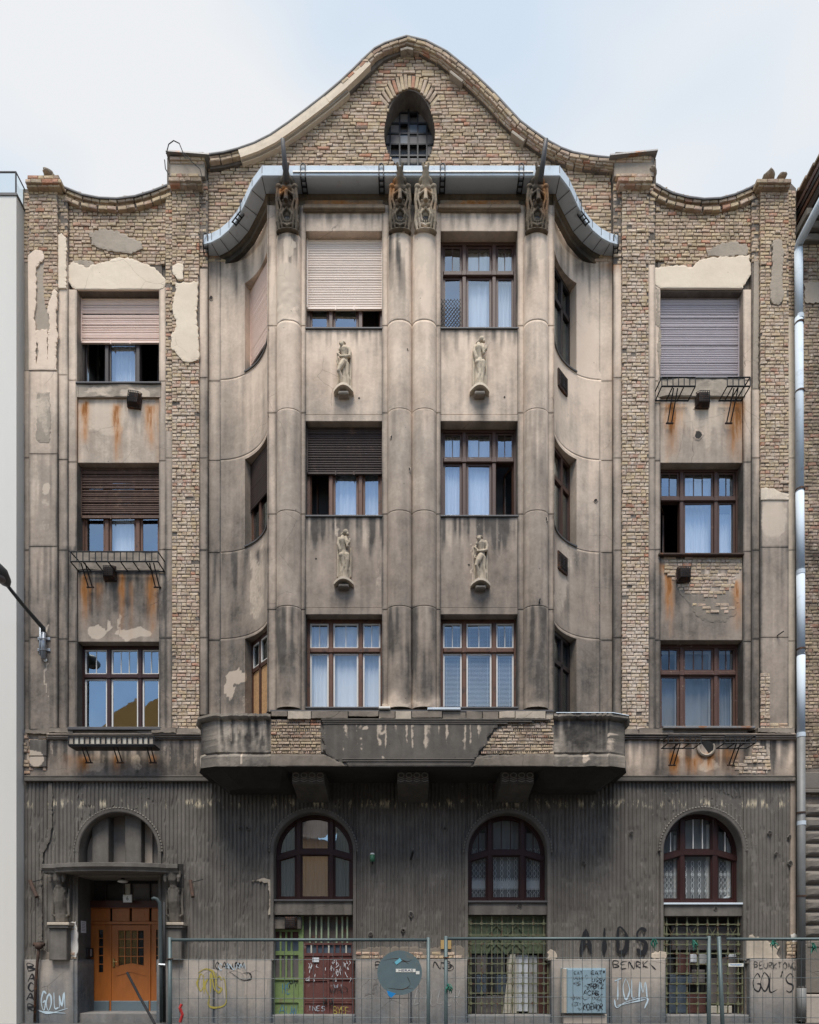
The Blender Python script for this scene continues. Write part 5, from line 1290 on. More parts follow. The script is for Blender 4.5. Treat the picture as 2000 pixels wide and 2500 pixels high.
def archivolt(cx, r, spring, foot, m='soot_render'):
    y = -.10; rp = r / FPX * (DIST + y); ccx = X(cx, y); cz = Z(spring, y); an = np.linspace(0, math.pi, 37)
    prof = [(rp - .012, .34), (rp - .012, y + .02), (rp + .01, y), (rp + .07, y - .01), (rp + .075, y + .02), (rp + .115, y + .02), (rp + .115, .02)]
    A = [[(ccx - rr * math.cos(a), yy, cz + rr * math.sin(a)) for a in an] for rr, yy in prof]
    o = MB().grid(np.array(A)).build('archivolt', m, house, dirty=True, smooth=False)
    rope = MB()
    for k in range(44):
        a = math.pi * (k + .5) / 44; rr = rp + .095
        p = np.array((ccx - rr * math.cos(a), y + .005, cz + rr * math.sin(a))); d = np.array((math.sin(a), 0, math.cos(a)))
        rope.tube([p - d * .022, p + d * .022], [.02, .02], 5)
    rope.build('rope_moulding', m, o, kind='stuff')
    z0 = Z(foot, y); mb = MB()
    for s in (-1, 1):
        xa, xb = sorted((ccx + s * (rp - .012), ccx + s * (rp + .07)))
        n = 20; zz = np.linspace(z0, cz, n)
        A = [[(x, yy, z) for z in zz] for x, yy in ((ccx + s * (rp - .012), .34), (ccx + s * (rp - .012), y + .02), (ccx + s * rp, y), (ccx + s * (rp + .07), y), (ccx + s * (rp + .07), .02))]
        MB().grid(np.array(A)).build('arch_jamb', m, house, dirty=True)
for (c, r, sp, b), foot in zip(ARCHES, (2345, 2345, 2345)): archivolt(c, r, sp, foot)
archivolt(288, 98, 2080, 2130)
for (c, r, sp, b) in ARCHES:
    panel('sill_block', c - r + 2, c + r - 2, b + 3, 2234 if b < 2205 else 2237, -.05, 'soot_render' if b > 2197 else 'parapet', house)
    MB().pbev(c - r + 1, c + r - 1, b - 1, b + 4, -.10, .3).build('window_sill', 'zinc' if b == 2205 else 'flashing', house)

# ---- plinth of dressed stone
def plinth(a, b, top=2345, splits=()):
    e = [a, *splits, b]
    for p, q in zip(e[:-1], e[1:]): panel('plinth_stone', p + .6, q - .6, top, 2500, -.13, 'stone', house, bev=.02)
plinth(58, 181, 2343, (92,)); plinth(384, 664, 2342, (522,)); plinth(867, 1142, 2342, (1004,)); plinth(1346, 1627, 2342, (1489,)); plinth(1831, 1951, 2342)
for a, b in ((664, 867), (1142, 1346), (1627, 1831)):
    panel('step_stone', a, b, 2478, 2500, -.10, 'stone', house, bev=.02, yb=.6)
patch([(868, 2322), (900, 2318), (1000, 2312), (1120, 2316), (1140, 2318), (1140, 2342, 0), (868, 2342, 0)], -.055, 'rough', 60, thick=.02, amp=.03)
lay([rect(868, 1140, 2322, 2341, -.09)], -.085, gap=.35, depth=.03)
patch([(1815, 2296), (1835, 2284), (1850, 2294), (1880, 2298), (1905, 2310), (1900, 2325), (1912, 2340, 0), (1816, 2341, 0)], -.06, 'plaster_clean', 61, thick=.03, amp=.04)
patch([(1930, 2284), (1945, 2282), (1945, 2300), (1934, 2300)], -.08, 'sash_white', 62, thick=.02)
lay([rect(1920, 1944, 2302, 2341, -.07)], -.09, depth=.03)
patch([(1342, 2320), (1352, 2326), (1360, 2338), (1342, 2341)], -.085, 'plaster_clean', 63, thick=.02, amp=.03)
patch([(1592, 2330), (1622, 2325), (1624, 2341), (1594, 2341)], -.085, 'plaster_clean', 64, thick=.02, amp=.03)
# bared rubble line left of the portal
patch([(100, 2320), (150, 2336), (148, 2344), (100, 2344)], -.085, 'rough', 65, thick=.02, amp=.03)

# bullet and rivet scars: a chipped rim round a dark pit
M['scar'] = simple('pit', (.035, .03, .026), .95, 0, .3, 20, .2)
for i, (px, py, y, r) in enumerate(((993, 853, -1.475, 3.2), (958, 1067, -1.47, 5), (1033, 1067, -1.47, 4.5), (997, 1146, -1.45, 6), (1331, 1266, -1.45, 6.5), (570, 1228, -.02, 4), (1454, 1222, -.02, 4.5), (1407, 1180, -.07, 4), (1417, 1075, -.06, 2.5), (1410, 980, -.07, 3), (877, 972, BY, 2.4), (1232, 970, BY, 2.4), (515, 727, -.01, 5), (1040, 986, -1.475, 3), (1029, 838, -1.475, 2.4), (1145, 1379, BY, 2.4), (772, 1364, BY, 2.2), (1305, 1240, -1.475, 2), (721, 1746 - 500, -1.47, 2.4), (1700, 995, -.01, 4.5), (1705, 1062, -.01, 9), (1908, 1217, -.175, 4), (604, 2022, -.1, 4), (586, 2022, -.1, 3), (1087, 2023, -.1, 4), (1542, 2034, -.1, 4), (1880, 2032, -.1, 4.5), (1928, 2042, -.1, 3.5), (1896, 2084, -.1, 4), (1930, 2107, -.1, 5), (1425, 2106, -.1, 4), (1004, 2232, -.1, 6), (984, 2271, -.1, 4), (905, 2280, -.1, 4), (986, 2272, -.1, 3), (1748, 2219, -.06, 4), (1270, 2213, -.06, 6))):
    r *= 1.0 / FPX * (DIST + y); rs = random.Random(i); n = 9
    k = [rs.uniform(.7, 1.25) for _ in range(n)]; c = (X(px, y), Z(py, y)); mb = MB()
    ring = lambda f, yy: [(c[0] + r * f * k[j] * math.cos(2 * math.pi * j / n), yy, c[1] + r * f * k[j] * math.sin(2 * math.pi * j / n)) for j in range(n)]
    v = ring(1.5, y + .012) + ring(1.05, y - .006) + ring(.9, y - .002)
    mb.add(v, [(a * n + j, a * n + (j + 1) % n, (a + 1) * n + (j + 1) % n, (a + 1) * n + j) for a in (0, 1) for j in range(n)])
    s_ = mb.build('bullet_scar', 'soot_render' if py > 1900 else 'plaster', house, dirty=True)
    MB().add(ring(.92, y - .003), [tuple(range(n))]).build('pit', 'scar', s_)
M['glass_mid'] = glass_mat('half mirroring glass', .16, (.88, .91, .93))
# ================================================================== windows
def curtain(x0, x1, z0, z1, y, m, parent, folds=9, amp=.03, name='curtain'):
    xs = np.linspace(x0, x1, folds * 6 + 1); ph = random.uniform(0, 6)
    yy = y + amp * np.sin((xs - x0) / (x1 - x0) * folds * 2 * math.pi + ph) * (.6 + .4 * np.sin(xs * 5 + ph))
    A = [[(x, v + k, z) for x, v in zip(xs, yy)] for z, k in ((z0, random.uniform(-.01, .01)), ((z0 + z1) / 2, 0), (z1, 0))]
    return MB().grid(np.array(A)).build(name, m, parent, smooth=True)
def shutter(a, b, top, bot, y, m, parent, pitch=.056, bow=0.0):
    """roller shutter let down from under the lintel: each slat is a piece"""
    zt, zb = top, bot; n = max(3, round((zt - zb) / pitch)); pitch = (zt - zb) / n
    st = MB()
    for x in (a, b - .035): st.box(x, x + .035, y - .03, y + .05, zb - .02, zt)
    st.box(a, b, y - .02, y + .03, zb - .045, zb - .004)
    for u in (.38, .62): st.box(a + (b - a) * u - .012, a + (b - a) * u + .012, y - .035, y - .02, zb - .08, zb + .01)
    sh = st.build('roller_shutter', m, parent); me = None
    for i in range(n):
        if me is None:
            o = MB().add([(a + .03, 0, -pitch), (b - .03, 0, -pitch), (b - .03, -.016, -pitch * .62), (a + .03, -.016, -pitch * .62), (b - .03, -.016, -pitch * .3), (a + .03, -.016, -pitch * .3), (b - .03, .004, 0), (a + .03, .004, 0)],
                         [(0, 1, 2, 3), (3, 2, 4, 5), (5, 4, 6, 7)]).build('slat', m, sh); me = o.data
        else: o = link('slat', me, sh)
        o.location = (0, y + random.uniform(-.003, .003), zt - i * pitch + random.uniform(-.003, .003))
        o.rotation_euler = (0, random.gauss(0, .0012), 0)
    return sh
def venetian(x0, x1, z0, z1, y, parent, tilt=.6):
    mb = MB(); z = z1 - .02
    while z > z0:
        mb.add([(x0, y - .012 * math.cos(tilt), z - .012 * math.sin(tilt)), (x1, y - .012 * math.cos(tilt), z - .012 * math.sin(tilt)), (x1, y + .012 * math.cos(tilt), z + .012 * math.sin(tilt)), (x0, y + .012 * math.cos(tilt), z + .012 * math.sin(tilt))], [(0, 1, 2, 3)]); z -= .03
    for x in (x0 + .08, x1 - .08): mb.box(x - .002, x + .002, y - .014, y - .012, z0, z1)
    mb.box(x0, x1, y - .02, y + .02, z1 - .03, z1)
    return mb.build('venetian_blind', 'blind', parent, kind='stuff')
def sash_ring(x0, x1, z0, z1, y, w, m, parent, bars=0, open_=0, glass='glass', miss=False):
    """one casement: its rails, glazing bars and panes; swung open about its outer edge when open_ is not 0"""
    f = MB()
    L = x1 - x0
    for q in ((0, w, 0, z1 - z0), (L - w, L, 0, z1 - z0), (w, L - w, 0, w), (w, L - w, z1 - z0 - w, z1 - z0)): f.box(q[0], q[1], -.02, .02, q[2], q[3])
    for k in range(bars): u = w + (L - 2 * w) * (k + 1) / (bars + 1); f.box(u - .009, u + .009, -.015, .015, w, z1 - z0 - w)
    s = f.build('sash', m, parent); s.location = (x0, y, z0)
    # each glazed field is a pane of its own, none of them quite in the same plane
    out = []
    for k in range(bars + 1):
        u0 = w + (L - 2 * w) * k / (bars + 1); u1 = w + (L - 2 * w) * (k + 1) / (bars + 1)
        t = random.uniform(-.004, .004)
        out.append(([(u0, -.002 + t), (u1, -.002 - t)], z0 + w, z1 - w))
    M4 = None
    if open_:
        hinge_right = open_ < 0; a = abs(open_)
        if hinge_right: s.location = (x1, y, z0); s.rotation_euler = (0, 0, -a); off = -L
        else: s.rotation_euler = (0, 0, a); off = 0
        if hinge_right:
            for v in s.data.vertices: v.co.x -= L
        M4 = (x1 if hinge_right else x0, y, -a if hinge_right else a, off)
    for (p, q), za, zb in out:
        v = []
        for (u, d) in (p, q):
            if M4: c, sn = math.cos(M4[2]), math.sin(M4[2]); uu = u + M4[3]; v.append((M4[0] + uu * c - d * sn, M4[1] + uu * sn + d * c))
            else: v.append((x0 + u, y + d))
        dz = random.uniform(-.003, .003)
        MB().add([(v[0][0], v[0][1] + dz, za), (v[1][0], v[1][1] + dz, za), (v[1][0], v[1][1] - dz, zb), (v[0][0], v[0][1] - dz, zb)], [(0, 1, 2, 3)]).build('pane', glass, parent)
    return s
def window(a, b, top, bot, yf, fm, sm=None, cut=(.315, .70), tr=.34, bars=(1, 1, 1), opens=(0, 0, 0), curt=(1, 1, 1), cm='curtain', shut=None, blind=False, glass='glass', depth=.27, upper=True, inner=None, name='window', sub=None, label=None):
    """three-light casement window with a transom; a, b, top, bot in pixels on the wall face yf"""
    y = yf + depth; x0, x1, z0, z1 = X(a, yf), X(b, yf), Z(bot, yf), Z(top, yf)
    H = z1 - z0; fw, mw, tw = .075, .10, .115
    ms = [x0 + (x1 - x0) * c for c in cut]; zt = z1 - H * tr
    f = MB()
    f.box(x0 - .01, x0 + fw, y - .05, y + .09, z0, z1); f.box(x1 - fw, x1 + .01, y - .05, y + .09, z0, z1)
    f.box(x0 + fw, x1 - fw, y - .05, y + .09, z1 - fw * 1.1, z1 + .01); f.box(x0 + fw, x1 - fw, y - .06, y + .09, z0 - .01, z0 + fw * .55)
    for m_ in ms:
        f.bevbox(m_ - mw / 2, m_ + mw / 2, y - .065, y + .09, z0 + fw * .55, z1 - fw * 1.1, .015)
    if upper:
        f.bevbox(x0 + fw, x1 - fw, y - .075, y + .09, zt - tw / 2, zt + tw / 2, .02)
        for m_ in ms: f.bevbox(m_ - mw * .62, m_ + mw * .62, y - .085, y - .06, zt - tw * .55, zt + tw * .55, .012)
    w = f.build(name, fm, house)
    if label: w['label'] = label
    ed = [x0 + fw, ms[0] - mw / 2, ms[0] + mw / 2, ms[1] - mw / 2, ms[1] + mw / 2, x1 - fw]
    for i in range(3):
        l, r_ = ed[2 * i], ed[2 * i + 1]
        lo = (z0 + fw * .55, (zt - tw / 2) if upper else z1 - fw * 1.1)
        sash_ring(l + .004, r_ - .004, lo[0], lo[1], y, .05 if sm is None else .036, sm or fm, w, 0, opens[i], glass)
        if upper: sash_ring(l + .004, r_ - .004, zt + tw / 2, z1 - fw * 1.1, y, .045 if sm is None else .034, sm or fm, w, bars[i], 0, glass)
        if inner and not opens[i]:
            k = MB(); yy = y + .13
            for q in ((l, l + .05, lo[0], z1 - .1), (r_ - .05, r_, lo[0], z1 - .1), (l, r_, zt - .05, zt + .05), (l, r_, lo[0], lo[0] + .05), (l, r_, z1 - .16, z1 - .1)): k.box(q[0], q[1], yy - .02, yy + .02, q[2], q[3])
            k.build('inner_sash', inner, w)
        if curt[i]: curtain(l - .03, r_ + .03, lo[0], z1 - .1 if curt[i] == 1 else lo[0] + (lo[1] - lo[0]) * curt[i], y + (.10 if not inner else .19) + .015 * i, cm, w, folds=random.choice((4, 6, 7)))
        if blind:
            venetian(l + .01, r_ - .01, lo[0], lo[1] - .02, y + .06, w, .75)
            venetian(l + .01, r_ - .01, zt + tw / 2, z1 - .12, y + .06, w, .55)
    if shut:
        shutter(x0 + .01, x1 - .01, z1 + .0 if len(shut) < 3 else Z(shut[2], yf), Z(shut[1], yf), y - .10, shut[0], w)
        MB().box(x0, x1, y - .06, y + .2, z1 - .08, z1 + .02).build('shutter_box', 'wood_black', w)
    return w
# wings
window(188, 388, 712, 930, 0, 'wood_black', 'wood_black', opens=(.9, 0, -1.1), curt=(0, 1, 0), shut=('shutter_pink', 818), inner='sash_cream', upper=False)
window(188, 388, 1130, 1345, 0, 'wood_brown', None, curt=(0, 1, 0), shut=('shutter_brown', 1250), upper=False, label='weathered brown window half closed by a wooden shutter')
window(188, 388, 1567, 1775, 0, 'wood_red', 'sash_white', bars=(1, 2, 1), curt=(0, 0, 0), cut=(.34, .725), tr=.36, label='renewed oxblood window with white sashes')
window(1613, 1815, 708, 920, 0, 'wood_black', 'wood_black', curt=(0, 0, 0), shut=('shutter_lilac', 917), upper=False, label='window fully closed by a greyed lilac shutter')
window(1613, 1815, 1128, 1350, 0, 'wood_dark', None, bars=(1, 2, 1), opens=(1.0, 0, 0), curt=(0, 1, .9), cut=(.30, .72), inner='sash_white')
window(1613, 1815, 1563, 1773, 0, 'wood_peel', None, bars=(1, 2, 1), curt=(.95, 1, 1), cm='curtain_grey', cut=(.30, .72), inner='sash_white', glass='glass_soft', label='window with peeling brown paint and grey curtains')
# bay
window(745, 936, 565, 799, BY, 'wood_dark', None, opens=(0, 0, -1.2), curt=(0, 0, 0), shut=('shutter_pale', 733), upper=False)
window(745, 936, 1028, 1258, BY, 'wood_brown', None, opens=(1.3, 0, 0), curt=(0, 1, 1), shut=('shutter_dark', 1140), upper=False)
window(745, 936, 1500, 1727, BY, 'wood_brown', 'sash_white', bars=(1, 1, 1), curt=(1, 1, 1), glass='glass_mid')
wn = window(1075, 1267, 564, 799, BY, 'wood_dark', None, bars=(1, 1, 1), curt=(0, 1, 1))
window(1075, 1267, 1028, 1258, BY, 'wood_dark', None, bars=(1, 1, 1), opens=(0, 0, -1.15), curt=(1, 1, 0))
window(1075, 1267, 1500, 1727, BY, 'wood_brown', 'sash_white', bars=(1, 1, 1), curt=(0, 0, 0), blind=True, glass='glass_mid')
# wire netting in front of one light
net = MB(); xa, xb, za, zb = X(1078, BY), X(1127, BY), Z(797, BY), Z(711, BY)
for k in range(-9, 10):
    c = (xa + xb) / 2 + k * .075; hgt = zb - za
    for s in (-1, 1):
        p0, p1 = (c - s * hgt * .38, za), (c + s * hgt * .38, zb)
        t0, t1 = 0, 1
        dx = p1[0] - p0[0]
        ts = sorted(((xa - p0[0]) / dx, (xb - p0[0]) / dx)); t0, t1 = max(0, ts[0]), min(1, ts[1])
        if t1 > t0: net.bar((p0[0] + dx * t0, za + hgt * t0), (p0[0] + dx * t1, za + hgt * t1), .009, BY + .17, BY + .18)
net.build('wire_net', 'iron', wn, kind='stuff')

# arched windows
def arch_window(cx, r, spring, base, fm, glass, cm, lace=False, bars=(1, 2, 1), inner=None, label=None):
    yf = -.06; y = .27; c = X(cx, yf); rr = r / FPX * (DIST + yf); zs = Z(spring, yf); z0 = Z(base, yf); ztop = zs + rr
    def top(x, q=0.0): return zs + math.sqrt(max(0, (rr - q) ** 2 - (x - c) ** 2))
    f = MB(); fw = .10; n = 28
    an = np.linspace(0, math.pi, n + 1)
    A = []
    for q, yy in ((-.01, y + .09), (-.01, y - .05), (fw, y - .05), (fw, y + .09)):
        A.append([(c - (rr - q), yy, z0)] + [(c - (rr - q) * math.cos(a), yy, zs + (rr - q) * math.sin(a)) for a in an] + [(c + (rr - q), yy, z0)])
    f.grid(np.array(A))
    f.box(c - rr, c + rr, y - .06, y + .09, z0 - .01, z0 + .09)
    m0, m1 = c - rr * .42, c + rr * .42; tz = z0 + (ztop - z0) * .565; mw = .13
    for m_ in (m0, m1): f.bevbox(m_ - mw / 2, m_ + mw / 2, y - .07, y + .09, z0, top(m_) - .02, .02)
    f.bar((m0, tz), (m1, tz), .13, y - .08, y + .09)
    f.bar((m0, tz), (c - rr + .02, tz - .16), .13, y - .078, y + .088); f.bar((m1, tz), (c + rr - .02, tz - .16), .13, y - .078, y + .088)
    w = f.build('arched_window', fm, house)
    if label: w['label'] = label
    def pane(xa, xb, lo, hi):
        xs = np.linspace(xa, xb, 10); t = random.uniform(-.003, .003)
        pts = [(x, lo(x)) for x in xs] + [(x, hi(x)) for x in xs[::-1]]
        MB().add([(p[0], y + t * (p[0] - c) * 3, p[1]) for p in pts], [tuple(range(len(pts)))]).build('pane', glass, w)
        s = MB(); ww = .035
        lo2 = [(x, lo(x) + ww / 2) for x in xs]; hi2 = [(x, hi(x) - ww / 2) for x in xs]
        for L in (lo2, hi2):
            for p, q in zip(L[:-1], L[1:]): s.bar(p, q, ww, y - .02, y + .02)
        s.bar((xa + ww / 2, lo(xa)), (xa + ww / 2, max(hi(xa), lo(xa) + .02)), ww, y - .021, y + .021); s.bar((xb - ww / 2, lo(xb)), (xb - ww / 2, max(hi(xb), lo(xb) + .02)), ww, y - .021, y + .021)
        s.build('sash', fm, w)
    def tl(x): return tz - (0.16 * (m0 - x) / (m0 - c + rr) if x < m0 else 0.16 * (x - m1) / (c + rr - m1) if x > m1 else 0)
    e = [c - rr + fw, m0 - mw / 2, m0 + mw / 2, m1 - mw / 2, m1 + mw / 2, c + rr - fw]
    for i in range(3):
        l, r_ = e[2 * i], e[2 * i + 1]
        pane(l, r_, lambda x: z0 + .09, lambda x: tl(x) - .065)
        pane(l, r_, lambda x: tl(x) + .065, lambda x: top(x, fw))
        k = bars[i]
        if k:
            b_ = MB()
            for j in range(k):
                x = l + (r_ - l) * (j + 1) / (k + 1); b_.bar((x, tl(x) + .06), (x, top(x, fw)), .022, y - .016, y + .016)
            b_.build('glazing_bar', fm if not inner else inner, w)
        if inner:
            MB().box(r_ - .08 if i < 2 else r_ - .1, r_ - .005, y + .10, y + .14, z0 + .09, top((l + r_) / 2) - .25).build('inner_sash', inner, w)
        curtain(l - .04, r_ + .04, z0 + .05, top((l + r_) / 2, fw) + .0, y + .12 + .015 * i, cm, w, folds=7 if not lace else 5, amp=.035 if not lace else .012)
        if lace:
            lc = MB()
            for row in range(9 if lace == 1 else 7):
                for q in range(4):
                    x = l + (r_ - l) * (q + .5) / 4; zz = z0 + .18 + row * .14
                    lc.tube([(x + .035 * math.sin(t), y + .095, zz + .07 * math.cos(t)) for t in np.linspace(0, 2 * math.pi, 9)], .006, 4)
                    if lace == 2 and row % 3 == 1: lc.tube([(x + .02 * math.sin(t), y + .094, zz + .03 * math.cos(t)) for t in np.linspace(0, 2 * math.pi, 9)], .01, 4)
            if lace == 1:
                for q in range(40): x = l + (r_ - l) * q / 39; lc.box(x - .006, x + .006, y + .09, y + .094, z0 + .32 + .04 * (q % 2), z0 + .62 - .04 * (q % 3))
            lc.build('lace_pattern', 'curtain', w, kind='stuff')
    return w
arch_window(765, 98, 2080, 2198, 'wood_red', 'glass', 'curtain_grey', bars=(0, 0, 0), label='renewed arched window with oxblood frame and plain curtains')
arch_window(1240, 98, 2082, 2200, 'wood_red', 'glass_soft', 'curtain_grey', lace=1, label='arched window with banded lace curtain')
arch_window(1718, 98, 2078, 2203, 'wood_red', 'glass_soft', 'curtain_grey', lace=2, inner='sash_white', label='arched window with white inner sashes and medallion lace')

# ================================================================== cellar openings
def green(name, c): return simple(name, c, .6, 0, .3, 8, .25, wear=((.16, .14, .08), 5, .56, .8))
M['green_paint'] = green('leaf green paint', (.165, .23, .085))
M['olive_paint'] = green('faded olive paint', (.125, .155, .09))
M['grille_paint'] = simple('yellowed green grille', (.13, .135, .075), .7, 0, .5, 10, .3, wear=((.09, .05, .03), 9, .52))
M['oxide_paint'] = simple('red oxide door paint', (.115, .042, .034), .7, 0, .45, 5, .3, wear=((.22, .17, .15), 6, .58, .7))
M['board_dark'] = simple('weathered grey brown board', (.085, .07, .06), .8, 0, .5, 5, .3, wear=((.13, .06, .045), 3, .55))
M['pale_green'] = green('chalky green bars', (.26, .31, .20))
M['oxide_dark'] = simple('dark oxide panel', (.085, .035, .028), .7, 0, .3, 5, .25)
M['door_wood'] = simple('varnished orange wood', (.38, .12, .024), .42, 0, .34, 9, .1, streak=True, spec=.5)
M['door_wood_dark'] = simple('dark stained lintel wood', (.055, .016, .010), .5, 0, .2, 9, .1, streak=True)
M['kick_plate'] = simple('blue grey kick plate', (.20, .26, .29), .4, .5, .1, 6, .05)
M['brass'] = simple('brass', (.35, .25, .10), .35, .9, .2, 9, .05)
M['cabinet_blue'] = simple('pale blue cabinet paint', (.22, .31, .36), .5, 0, .1, 3, .05)
M['ink_black'] = simple('black spray paint', (.012, .012, .014), .6, 0, .2, 5, 0)
M['ink_white'] = simple('pale blue white spray paint', (.46, .56, .62), .6, 0, .2, 5, 0)
M['ink_yellow'] = simple('dull yellow spray paint', (.34, .28, .06), .6, 0, .2, 5, 0)
M['ink_blue'] = simple('blue spray paint', (.04, .16, .30), .6, 0, .2, 5, 0)
M['ink_grey'] = simple('thinned black spray paint', (.05, .047, .043), .7, 0, .2, 5, 0)
M['chalk'] = simple('chalk lines', (.36, .36, .35), .9, 0, .2, 5, 0)
M['paper'] = simple('printed paper', (.62, .64, .66), .8, 0, .05, 5, 0)
M['plaque'] = simple('yellowed plaque', (.45, .30, .12), .6, 0, .2, 8, .05)
M['enamel'] = simple('white enamel', (.72, .72, .68), .3, 0, .05, 5, 0)
# the green and red double doors under the first arched window
yd = .16
sh = thing  # (only a short name while building)
MB().pbox(664, 868, 2236, 2490, .42, .45).build('cellar_wall', 'oxide_dark', house)
gd = MB()
def gb_(mb, a, b, t, bo, y0=yd - .03, y1=yd + .04): mb.pbox(a, b, t, bo, y0, y1)
for a, b, t, bo in ((667, 671, 2273, 2492), (729, 741, 2236, 2492), (671, 729, 2268, 2275), (671, 729, 2322, 2332), (671, 729, 2387, 2393), (671, 729, 2440, 2448), (671, 729, 2484, 2494)): gb_(gd, a, b, t, bo)
gdo = gd.build('green_door', 'green_paint', house)
for t, bo in ((2393, 2440), (2448, 2484)): MB().pbev(671, 729, t, bo, yd + .005, yd + .03).build('panel', 'green_paint', gdo)
for i, px in enumerate((685, 699, 712)):
    for t, bo in ((2275, 2322), (2332, 2387)): MB().pbox(px - 2.2, px + 2.2, t, bo, yd - .015, yd + .01).build('bar', 'green_paint', gdo)
for t, bo, g in ((2275, 2297, 'oxide_dark'), (2297, 2322, 'glass_blue'), (2332, 2387, 'glass_dusty')): MB().pbox(671, 729, t, bo, yd + .02, yd + .028).build('pane', g, gdo)
rd = MB()
for a, b, t, bo in ((741, 744, 2300, 2492), (860, 864, 2300, 2492), (744, 860, 2303, 2307), (744, 860, 2327, 2334), (799, 804, 2334, 2492), (744, 799, 2392, 2395), (804, 860, 2390, 2393), (744, 799, 2446, 2450), (804, 860, 2446, 2450)): gb_(rd, a, b, t, bo, yd - .02, yd + .04)
rdo = rd.build('red_door', 'oxide_paint', house)
for a, b in ((744, 799), (804, 860)):
    for t, bo in ((2334, 2392), (2395, 2446), (2450, 2490)): MB().pbev(a, b, t, bo, yd + random.uniform(-.002, .006), yd + .03).build('panel', 'oxide_paint', rdo)
for i in range(9):
    px = 746 + i * 14.2; MB().pbox(px - 1.8, px + 1.8, 2307, 2327, yd - .01, yd + .02).build('bar', ['oxide_paint', 'sash_cream'][i % 3 == 1], rdo)
MB().pbox(744, 860, 2307, 2327, yd + .025, yd + .03).build('pane', 'glass_blue', rdo)
for px, py in ((793, 2443), (808, 2445)): MB().tube([P(px, py - 8, yd - .05), P(px + 5, py, yd - .07), P(px, py + 8, yd - .05), P(px - 4, py, yd - .05)], .018, 6).build('padlock', 'iron', rdo)
fx = MB()
for px in (757, 772, 785, 802, 822, 836, 848): fx.pbox(px - 2, px + 2, 2240, 2302, yd - .02, yd + .01)
tr_ = None
for i, px in enumerate((757, 772, 785, 802, 822, 836, 848)):
    o = MB().pbox(px - 2, px + 2, 2238, 2302, yd - .02, yd + .01).build('transom_bar', 'pale_green', house)
MB().pbox(741, 866, 2236, 2303, yd + .05, yd + .06).build('transom_board', M['board_dark'], house)
panel('concrete_block', 666, 736, 2238, 2268, .03, 'parapet', house, yb=.3)
# iron grilles before the two other cellar windows
def grille(a, b, t, bo, y, xs, ys, holder):
    g = MB(); 
    for px in (a + 2, b - 2): g.pbox(px - 1.5, px + 1.5, t, bo, y - .012, y + .012)
    go = g.build('window_grille', 'grille_paint', house)
    for px in xs: MB().pbox(px - 1.3, px + 1.3, t, bo, y - .013, y + .013).build('bar', 'grille_paint', go)
    for py in ys: MB().pbox(a, b, py - 1.3, py + 1.3, y - .026, y - .012).build('bar', 'grille_paint', go)
    n = MB()
    for px in xs:
        for py in ys: n.pbox(px - 3, px + 3, py - 3.2, py + 3.2, y - .034, y + .014)
    n.build('collar', 'grille_paint', go, kind='stuff')
    return go
XS2 = [1150, 1176, 1201, 1226, 1252, 1277, 1302, 1328]; YS = [2255, 2283, 2304, 2353, 2376, 2402, 2425, 2450]
grille(1143, 1340, 2236, 2475, .04, XS2, YS, None)
g2o = None
for px in (1189, 1215, 1240, 1265, 1290, 1162, 1314): o_ = MB().pbox(px - .7, px + .7, 2236, 2475, .07, .085).build('bar' if g2o else 'window_grille', 'grille_paint', g2o or house); g2o = g2o or o_
pn = MB().pbox(1143, 1340, 2237, 2328, .16, .2).build('sheet_panel', 'olive_paint', house)
for cx in (1212, 1260):
    for base in (2285, 2312, 2330):
        c_ = MB()
        for s in (-1, 1): c_.bar((X(cx, .15), Z(base - 26, .15)), (X(cx + s * 24, .15), Z(base, .15)), .03, .125, .16)
        c_.build('chevron', 'olive_paint', pn)
for i, (a, b, t, bo, m) in enumerate(((1143, 1162, 2330, 2475, 'iron'), (1164, 1188, 2380, 2428, 'glass_blue'), (1190, 1208, 2330, 2424, 'iron'), (1164, 1188, 2330, 2378, 'glass_dusty'), (1210, 1234, 2330, 2378, 'interior'), (1212, 1236, 2380, 2428, 'glass_blue'), (1164, 1236, 2430, 2475, 'glass_dusty'), (1238, 1262, 2328, 2475, 'sash_cream'), (1262, 1290, 2330, 2470, 'paper'), (1292, 1312, 2332, 2474, 'chalk'), (1314, 1340, 2330, 2475, 'oxide_dark'))):
    MB().pbev(a, b, t, bo, .18 + .006 * i, .26 + .006 * i).build('boarding', m, house)
lean = MB().add([(X(1246, .14), .13, Z(2330, .14)), (X(1258, .14), .13, Z(2330, .14)), (X(1246, .14), .15, Z(2474, .14)), (X(1228, .14), .15, Z(2474, .14)), (X(1246, .14), .15, Z(2330, .14)), (X(1258, .14), .15, Z(2330, .14)), (X(1246, .14), .17, Z(2474, .14)), (X(1228, .14), .17, Z(2474, .14))], [(0, 1, 2, 3), (4, 7, 6, 5), (0, 4, 5, 1), (1, 5, 6, 2), (2, 6, 7, 3), (3, 7, 4, 0)])
lean.build('boarding', 'sash_cream', house)
XS3 = [1628, 1653, 1678, 1704, 1728, 1753, 1778, 1803]
grille(1620, 1815, 2238, 2475, .04, XS3, [2257, 2281, 2306, 2328, 2354, 2377, 2402, 2425, 2451], None)
g3o = MB().pbox(1622, 1624, 2238, 2475, .055, .07).build('window_grille', 'grille_paint', house)
for i in range(0, 7, 2):
    x = XS3[i]
    for s in (0, 1):
        p = (X(x if s else x + 25, .05), Z(2257, .05)); q = (X(x + 25 if s else x, .05), Z(2304, .05)); MB().bar(p, q, .012, .055 + .004 * s, .068).build('diagonal_bar', 'grille_paint', g3o)
MB().pbox(1624, 1812, 2238, 2478, .40, .44).build('boarding', 'interior', house)
